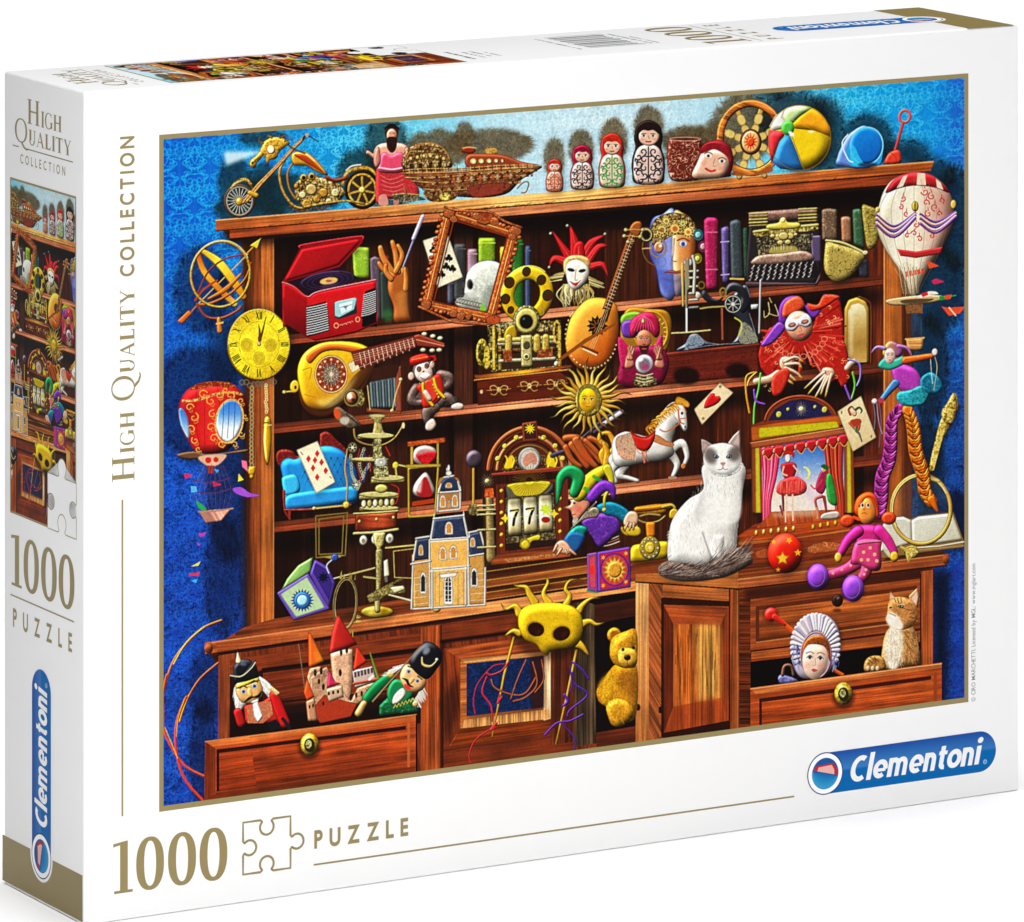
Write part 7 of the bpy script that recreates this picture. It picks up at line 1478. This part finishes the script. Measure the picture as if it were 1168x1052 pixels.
def teddy():
    F(630, 640)
    P('225 560 260 500 300 470 384 480 384 690 340 740 280 752 258 720 250 670 212 640 202 590', 'b87c14', s=1, pf=26, tx=.4, ps=.8, spec=.05)
    P('205 600 225 540 280 500 290 560 240 650', 'd89c1c', s=1, bl=2, tx=.4); P('245 670 280 630 340 640 370 690 340 740 280 752', 'c88c20', s=1, pf=14, tx=.4)
    E(282, 338, 32, 34, 'b87c1c', pf=9, tx=.4); E(284, 340, 18, 20, '9a5c14', bl=.8); P('262 400 275 350 330 322 384 320 384 470 340 490 290 475 265 440', 'c08418', s=1, pf=24, tx=.4, ps=.8)
    P('300 440 310 400 360 400 384 420 384 470 340 485 310 470', 'dca438', s=1, pf=12, tx=.3); E(342, 440, 16, 14, '20120c', pf=4, spec=.5); E(322, 404, 7, 8, '080404', spec=.6, pf=2); E(370, 396, 7, 8, '080404'); L('342 454 342 472 355 478', 3, '5a3008')
    for _ in range(260): x, y = 215+rng.rand()*160, 340+rng.rand()*390; 
    scatter('215 600 280 490 384 480 384 700 290 745 250 660', 200, lambda x, y: L([x, y, x+rng.randn()*6, y+rng.randn()*6+6], 2.2, ['f0c040', '8a5808', 'a86c10'][rng.randint(3)], a=.5, tx=0))
    scatter('265 400 285 345 384 325 384 470 300 470', 110, lambda x, y: L([x, y, x+rng.randn()*6, y+rng.randn()*6+4], 2.2, ['f0c850', '9a6410', 'c89020'][rng.randint(3)], a=.45, tx=0) if not (300 < x and y > 395) else None)
    P('300 500 384 500 384 640 350 620 310 560', '7a4418', a=.4, bl=3)
    P('384 300 400 300 400 760 384 760', 'dda468', a=0)
def jack_in_box():
    F(630, 530)
    for i in range(6): L([222+i*3, 375-i*11, 262, 368-i*12, 306-i*2, 352-i*12], 7, ['c8a080', '7a4a38'][i % 2], pf=3)
    P('130 260 180 230 250 220 300 250 310 300 270 340 215 380 180 330', '5a2a90', s=1, pf=12, ed=.4, cu='c07ae0', ck=.4, sh=.3)
    P('200 190 260 170 320 190 360 230 340 270 290 240 240 230', '0c6a8a', s=1, pf=9, ed=.4, cu='50c8c8', ck=.4); P('60 330 110 280 160 290 140 340 110 400 70 380', '0c7a68', s=1, pf=9, ed=.4, cu='4ac8e0', ck=.4); P('50 350 90 310 150 330 100 405', '2a50a8', s=1, pf=6, a=.7)
    L('190 220 150 235 110 270', (50, 30, 10), '8a7a68', pf=5, tx=.5); hair((120, 250), (200, 170), 36, 50, 130, .4, 4, ['b8a890', '6a5c4c', 'd8c8b0'])
    # head
    P('48 196 80 185 90 160 120 145 160 150 170 190 140 230 110 262 92 240 84 212 70 204', 'd88a70', s=1, pf=9, ed=.4); E(122, 205, 14, 14, 'e05a50', a=.5, bl=1); E(100, 176, 6, 5, '201008'); L('84 165 110 160', 6, 'e8e4e0'); L('88 232 104 226', 4, '7a2020'); P('100 240 118 250 100 282 92 262', 'b8a898', s=1, tx=.5)
    P('75 130 110 118 170 140 178 158 150 165 90 145', '1a6a40', s=1, ed=.4, gold=.3)
    L('120 140 165 80 210 40 250 20', (60, 66, 54, 40), 'd8c020', pf=12, ed=.4); L('150 110 172 130', 18, '2a9a38', s=0, a=.8); L('190 55 222 75', 16, '2a9a38', s=0, a=.8)
    L('250 20 270 80 240 150 238 200', (44, 26, 16, 8), 'c8b828', pf=7, ed=.4); L('100 130 120 60 80 30 40 60 30 120 20 190', (46, 60, 56, 44, 28, 6), '1a8a48', pf=11, ed=.4, cu='1a50a0', ck=.4)
    L('180 150 230 100 270 110 280 160', (50, 56, 40, 10), '6a2aa8', pf=10, ed=.4, cu='c050d0', ck=.4); E(236, 206, 9, 9, 'e8c040', pf=3)
    # hands
    P('330 280 326 250 350 215 385 220 392 260 370 290', 'e0b090', s=1, pf=6, ed=.4); 
    for q in ['345 265 330 300', '360 270 352 300', '372 268 370 298']: L(q, (14, 8), 'e0b090', pf=4, ed=.4)
    P('10 370 40 345 70 360 90 400 60 410 30 400', 'e0a888', s=1, pf=6, ed=.4)
    for q in ['20 370 4 400', '40 385 20 416', '60 395 70 410', '80 390 108 412']: L(q, (16, 9), 'e0a888', pf=4, ed=.4)
    # box
    P('158 408 204 400 208 582 160 574', '8a4a98', ed=.4, pf=3); P('166 420 198 414 200 566 168 560', 'c84a5a', ed=.3, cu='7a2a80', ck=.4); star(181, 480, 8, 20, 8, 'e83018', ry=2.0); L('160 576 206 584', 8, '1c8a58', s=0)
    P('204 400 356 374 358 560 208 584', '6a3ab0', ed=.4, pf=4); P('216 408 348 386 350 552 218 572', 'b8283c', ed=.3); E(284, 480, 66, 76, '6a2a90', ed=.3); E(284, 480, 58, 68, 'c8402c'); star(284, 480, 34, 58, 14, 'e8c058', ry=1.15, ed=.3); E(284, 480, 32, 36, 'd8902c', pf=5, gold=.3)
    for x, y in ((232, 425), (335, 405), (232, 552), (335, 535)): star(x, y, 5, 13, 6, 'f0a040')
def telephone():
    F(630, 530)
    P('372 200 400 190 500 180 520 210 500 225 400 228 380 222', 'c88414', s=1, pf=8, ed=.5, gold=.2); L('385 205 450 200 540 188', 26, 'b86c14', pf=7, s=0, ed=.4); L('500 195 545 185 560 200', 12, 'd8b848', pf=4, ed=.4); P('535 215 555 200 575 215 560 245 535 245', 'c89a28', s=1, pf=5, ed=.4)
    ring(352, 290, 34, 30, 14, 'c89c20', pf=4, ed=.4, a0=-40, a1=180); P('325 285 355 275 400 290 400 325 350 325', 'd8b028', s=1, pf=7, ed=.4)
    L('380 245 420 265 480 260 515 235', 9, 'c8a858', pf=3, ed=.5, gold=.4); L('400 235 440 225 490 230', 9, 'd8b868', ed=.4)
    P('425 262 470 262 468 330 430 335', 'd87c18', pf=6, ed=.4); P('362 375 400 362 520 350 535 380 520 425 370 445 355 420', 'c8a818', s=1, pf=12, ed=.4, sh=.4)
    E(445, 380, 48, 54, '9a7c1c', pf=6, ed=.5); 
    for i in range(11): t = math.radians(i*32); E(445+35*math.cos(t), 380+41*math.sin(t), 8, 9, 'e8dcb0', ed=.6)
    E(445, 380, 23, 27, 'c8a82c', pf=5, ed=.3); star(445, 378, 6, 14, 6, 'e8d888')
ORDER = ['motorbike', 'circus_lady', 'airship', 'wheel_ball_bucket', 'matryoshkas', 'armillary', 'balloon_left', 'clock', 'hoop', 'record_player', 'hand_wand', 'picture_frame', 'film_reel', 'machine', 'jester_mask', 'mech_face', 'books', 'typewriter', 'cups', 'balloon_right', 'sewing_machine', 'lute_right', 'mystic', 'harlequin', 'lute_left', 'sofa', 'camera_bird', 'monkey', 'orrery', 'hourglass_house', 'slot_machine', 'wand_hand', 'horse', 'sun_face', 'theatre', 'cards', 'telephone', 'jack_in_box', 'cat', 'book_glass', 'star_ball', 'braid_puppet', 'rag_doll', 'sun_box', 'castle', 'nutcracker', 'bonnet_doll', 'kitten', 'drawers', 'gold_mask', 'teddy']
def finish():
    CV[:] = .74*CV+.26*CV*CV*(3-2*CV)
    CV[:] = np.clip(CV*np.array([1.015, 1.015, .985], np.float32)+np.array([.004, .004, .002], np.float32), 0, 1)
    m = CV.copy(); b = np.stack([box1(box1(m[..., i], 3, 0), 3, 1) for i in range(3)], 2)
    s = np.clip(m+.4*(m-b), 0, 1)
    g = s.mean(2, keepdims=True); s = np.clip(g+(s-g)*1.0, 0, 1)
    CV[:] = np.clip(s, 0, 1)

def paint_picture():
    wallpaper(); backs(); cabinet()
    for n in ORDER: globals()[n]()
    finish()
# ---------------------------------------------------------------- laying the picture on the lid
def draft_xy(u, v):                    # millimetres on the lid front -> drafting sheet
    x = BX+u/1000*math.cos(BA); y = BY+u/1000*math.sin(BA)
    return 584+7122.57*x/y, -830.97+7122.57*(.5556-v/1000)/y
def to_linear(c): return np.where(c <= .04045, c/12.92, ((np.clip(c, 0, 1)+.055)/1.055)**2.4)*PAPER
def sample(img, x, y):
    fx = np.clip((x-AX0)*SS-.5, 0, CW-1.001); fy = np.clip((y-AY0)*SS-.5, 0, CH-1.001)
    xi = fx.astype(int); yi = fy.astype(int); a = (fx-xi)[..., None]; b = (fy-yi)[..., None]
    return (img[yi, xi]*(1-a)+img[yi, xi+1]*a)*(1-b)+(img[yi+1, xi]*(1-a)+img[yi+1, xi+1]*a)*b
def sheet(name, nu, nv, place, uv, src, img, parent):
    """finely divided sheet: uv = its rectangle on the panel, src = the rectangle of the lid picture it shows"""
    a = np.linspace(0, 1, nu); b = np.linspace(0, 1, nv); A, B = np.meshgrid(a, b)
    U = uv[0]+(uv[2]-uv[0])*A; V = uv[1]+(uv[3]-uv[1])*B
    x, y = draft_xy(src[0]+(src[2]-src[0])*A, src[1]+(src[3]-src[1])*B)
    col = to_linear(sample(img, x, y)).astype(np.float32)
    c0 = np.array(place([(0, 0)])[0]); cu = np.array(place([(1, 0)])[0])-c0; cv = np.array(place([(0, 1)])[0])-c0
    co = c0+U.ravel()[:, None]*cu+V.ravel()[:, None]*cv
    me = bpy.data.meshes.new(name); n = nu*nv; me.vertices.add(n); me.vertices.foreach_set('co', co.astype(np.float32).ravel())
    i = (np.arange(nv-1)[:, None]*nu+np.arange(nu-1)[None, :]).ravel()
    q = np.stack([i, i+1, i+1+nu, i+nu], 1).astype(np.int32); m = len(q)
    me.loops.add(m*4); me.loops.foreach_set('vertex_index', q.ravel())
    me.polygons.add(m); me.polygons.foreach_set('loop_start', np.arange(m, dtype=np.int32)*4)
    me.update(calc_edges=True); me.materials.append(M_INK)
    at = me.color_attributes.new('ink', 'FLOAT_COLOR', 'POINT'); c = np.ones((n, 4), np.float32); c[:, :3] = col.reshape(-1, 3); at.data.foreach_set('color', c.ravel())
    o = bpy.data.objects.new(name, me); sc.collection.objects.link(o); o.parent = parent
    return o
paint_picture()
FRAME = (28.15, 34.85, 356.43, 263.7); INNER = (29.8, 36.7, 354.7, 262.1)
pic = sheet('cabinet_picture', 1500, 1050, on_front, INNER, INNER, CV, lid)
small = (CV+np.roll(CV, 1, 0)+np.roll(CV, 1, 1)+np.roll(np.roll(CV, 1, 0), 1, 1))/4

def frame(place, o, i, name, parent, mat):
    pr = Print(place); (a, b, c, d), (e, f, g, h) = o, i
    pr.poly([(a, b), (c, b), (g, f), (e, f)], k=0); pr.poly([(c, b), (c, d), (g, h), (g, f)], k=0); pr.poly([(c, d), (a, d), (e, h), (g, h)], k=0); pr.poly([(a, d), (a, b), (e, f), (e, h)], k=0)
    return pr.build(name, mat, parent)
frame(on_front, FRAME, INNER, 'picture_border', lid, M_GOLD)

pr = Print(on_front); thousand(pr, 10.9, 9.2, 43.1, 17.5); pr.build('piece_count', M_GOLD, lid)
pr = Print(on_front); outline(pr, jigsaw(60, 9.6, 78.2, 27.3), .82); pr.build('jigsaw_piece_outline', M_GOLD, lid)
pr = Print(on_front); sans_word(pr, 'PUZZLE', 87.4, 14.95, 6.3, 36.7, off=.034, wx=.78); pr.build('puzzle_lettering', M_GOLD, lid)
pr = Print(on_front); bar(pr, 87.2, 9.2, 281.6, 9.8); pr.build('ruled_line', M_GOLD, lid)
pr = Print(on_front); bar(pr, 14.02, 35.1, 14.66, 141.7); pr.build('ruled_line', M_GOLD, lid)
pr = Print(on_front)
serif_word(pr, 'HIGH', 18.85, 147.9, 8.4, rot=True, fit=23.4); serif_word(pr, 'QUALITY', 18.85, 175.1, 8.5, rot=True, fit=37.4)
sans_word(pr, 'COLLECTION', 18.85, 216.8, 5.4, 47.2, off=.026, wx=.80, rot=True)
pr.build('collection_lettering', M_GOLD, lid)
pr = Print(on_front); sans_word(pr, '© CIRO MARCHETTI. Licensed by MGL: www.mglart.com', 359.5, 34.8, 1.75, 50.2, off=.004, wx=.8, rot=True); pr.build('credit_line', M_GREY, lid)

# the maker's badge: a blue capsule with a round globe and the name
def badge(place, cx0, cy0, L_, h, turned, parent, halo=False, text=(9.9, 58.0, 1.0)):
    """local x runs along the badge from the globe, local y across"""
    def tr(p): return [(cx0-y, cy0+x) for x, y in p] if turned else [(cx0+x, cy0+y) for x, y in p]
    T = lambda p, k=0: place(tr(p), k)
    r = h/2
    if halo:
        pr = Print(T); g = r+1.3
        pr.poly([(g*math.cos(math.radians(a)), g*math.sin(math.radians(a))) for a in range(90, 271, 6)]+[(10, -g), (10, g)], k=1); pr.build('badge_clearance', M_PAPER, parent)
    bp = Print(T); n = 26
    top, mid, low = np.array(lin('1c50a4')), np.array(lin('3f83c8')), np.array(lin('0a6ab4'))
    rows = [r*math.cos(math.pi*i/n) for i in range(n+1)]
    def half(y): return math.sqrt(max(r*r-y*y, 0))
    def colr(y, x):
        t = (r-y)/h
        c = top*(1-t*2.1)+mid*t*2.1 if t < .48 else low*1.0
        if t < .48 and x > .5: c = c*.85+top*.15
        return tuple(c)
    for i in range(n):
        y0, y1 = rows[i], rows[i+1]
        a = [(-half(y0), y0), (L_*.5-r, y0), (L_-2*r+half(y0), y0)]; b = [(-half(y1), y1), (L_*.5-r, y1), (L_-2*r+half(y1), y1)]
        bp.strip(b, a, cols=[colr(y1-1e-4 if y1 == 0 else y1, q) for q in (0, .5, 1)]+[colr(y0, q) for q in (0, .5, 1)], k=2)
    body = bp.build('maker_badge', M_INK, parent, ink=True)
    gp = Print(T)
    def disc(R_, col, k, x=0, y=0, m=48): gp.poly([(x+R_*math.cos(2*math.pi*i/m), y+R_*math.sin(2*math.pi*i/m)) for i in range(m)], col, k=k)
    disc(r*1.03, lin('1a3a74'), 3); disc(r*.975, (.86, .86, .86), 4); disc(r*.76, lin('1a5aa0'), 5)
    m = 30; a0, a1 = math.radians(168), math.radians(345); q = r*.74
    arc = [(q*math.cos(a0+(a1-a0)*i/m), q*math.sin(a0+(a1-a0)*i/m)) for i in range(m+1)]
    ch = [(arc[0][0]+(arc[-1][0]-arc[0][0])*i/m, arc[0][1]+(arc[-1][1]-arc[0][1])*i/m) for i in range(m+1)]
    gp.strip(arc, ch, cols=[lin('3aa6d8')]*(m+1)+[lin('0f6cb4')]*(m+1), k=6)
    gp.poly([(-.66*r, .22*r), (-.50*r, .42*r), (.46*r, .46*r), (.66*r, .18*r), (.70*r, -.14*r), (.62*r, -.12*r)], lin('c4262c'), k=7)
    gp.poly([(-.46*r, .16*r), (-.38*r, .34*r), (.38*r, .38*r), (.52*r, .12*r), (.52*r, -.10*r)], lin('f2b8b0'), k=8)
    gp.build('globe_emblem', M_INK, body, ink=True)
    tp = Print(T); k_ = h/14.8
    bold_italic(tp, text[0], -4.45*k_, 9.1*k_, text[1])
    gp2 = Print(T); x_ = text[0]+text[1]+1.1; n_ = 20
    gp2.strip([(x_+.85*math.cos(2*math.pi*i/n_), -3.9+.85*math.sin(2*math.pi*i/n_)) for i in range(n_+1)], [(x_+.5*math.cos(2*math.pi*i/n_), -3.9+.5*math.sin(2*math.pi*i/n_)) for i in range(n_+1)], k=4)
    sans_word(gp2, 'R', x_-.3, -4.3, .8, .6, k=4); gp2.build('registered_mark', M_PALE, body)
    tp.build('maker_name', M_WHITE, body)
    return body
badge(on_front, 294.7, 16.15, 81.2, 14.8, False, lid)

# the narrow panel design, used on the left end and along the top
def panel(place, place2, mat, end=0.0, small_print=False):
    src = (128.5, 36.7, 229.0, 262.1)
    uv = (7.0, 129.6, 57.9, 243.4)
    p = sheet('small_cabinet_picture', 205, 460, place, uv, src, small, lid)
    frame(place, (uv[0]-.75, uv[1]-.75, uv[2]+.75, uv[3]+.75), uv, 'picture_border', lid, mat)
    jp = jigsaw(36.3, 128.75, 58.9, 147.6, knob='top')
    pr = Print(place); pr.poly(R(37.5, 128.5, 58.95, 138), k=1); pr.poly(R(47, 138.0, 58.95, 146.5), k=1); pr.build('blank_corner', M_PAPER, lid)
    pr = Print(place); a = np.array(jp); c = a.mean(0)
    me = bpy.data.meshes.new('t'); bmm = bmesh.new(); f = bmm.faces.new([bmm.verts.new((q[0], q[1], 0)) for q in jp]); tri = bmesh.ops.triangulate(bmm, faces=[f])['faces']; bmm.verts.index_update()
    pr.tris(jp, [tuple(v.index for v in t.verts) for t in tri], k=2); bmm.free(); bpy.data.meshes.remove(me)
    pc = pr.build('jigsaw_piece', M_PAPER, lid)
    pr = Print(place); outline(pr, jp, .38, k=3); pr.build('piece_outline', mat, pc)
    pr = Print(place)
    serif_word(pr, 'HIGH', 20.2, 264.3, 8.4, fit=27.2, xs=.98); serif_word(pr, 'QUALITY', 10.2, 257.2, 8.0, fit=44.6)
    sans_word(pr, 'COLLECTION', 14.5, 250.0, 3.1, 35.6, off=.008, wx=.82)
    bar(pr, 8.4, 255.2, 13.2, 255.6); bar(pr, 18.8, 255.2, 56.1, 255.6)
    pr.build('collection_lettering', mat, lid)
    pr = Print(place2); thousand(pr, 7.1, 104.2, 50.2, 17.8); pr.build('piece_count', mat, lid)
    pr = Print(place2); bar(pr, 6.6, 100.4, 57.0, 100.9); pr.build('ruled_line', mat, lid)
    pr = Print(place2); sans_word(pr, 'PUZZLE', 8.6, 90.0, 6.4, 46.8, off=.026, wx=.72); pr.build('puzzle_lettering', mat, lid)
    pr = Print(place2); e = D*1000; b0 = end
    pr.poly([(.05, b0), (e-1.0, b0), (e-1.0, 16.7), (.05, 16.7)], k=0); pr.build('gold_band', mat, lid)
    badge(place2, 31.4, 16.1, 63.4+7.6, 15.0, True, lid, halo=True, text=(9.4, 48.3, .84))
panel(on_side, on_side, M_GOLD2, end=1.0)
panel(on_top_at(0), on_top_at(93), M_GOLD2, end=-3.6)
# barcode and fine print on the top
tpl = on_top_at(0)
pr = Print(tpl); u = 19.0
for i, w in enumerate([.45, .45, 1.1, .45, .9, 1.6, .45, .9, .45, .45, 1.4, .45, .9, .45, 1.2, .45]):
    if u+w > 52: break
    pr.poly(R(u, 50.0 if i not in (0, 1, 8, 9, 14, 15) else 48.5, u+w, 72.0), k=0); u += w+[1.5, .9, 2.0, 1.1][i % 4]
bc = pr.build('barcode', M_DARK, lid)
def fine(name, u0, u1, v, h, seed, mat):
    r_ = np.random.RandomState(seed); pr = Print(tpl); u = u0
    while u < u1:
        w = .35+r_.rand()*.5
        if r_.rand() < .84: pr.poly(R(u, v, u+w, v+h*(.6+.4*r_.rand())), k=0)
        u += w+.25
    pr.build(name, mat, lid)
for i, (u0, u1, v, h) in enumerate([(12, 34, 122, 1.6), (14, 30, 117, 1.2), (16, 33, 113.5, 1.2), (15, 27, 110, 1.2), (17, 50, 76, 1.3), (18, 50, 45.5, 1.4), (20, 40, 42.5, 1.0)]):
    fine('fine_print', u0, u1, v, h, i, M_GREY if i else M_DARK)
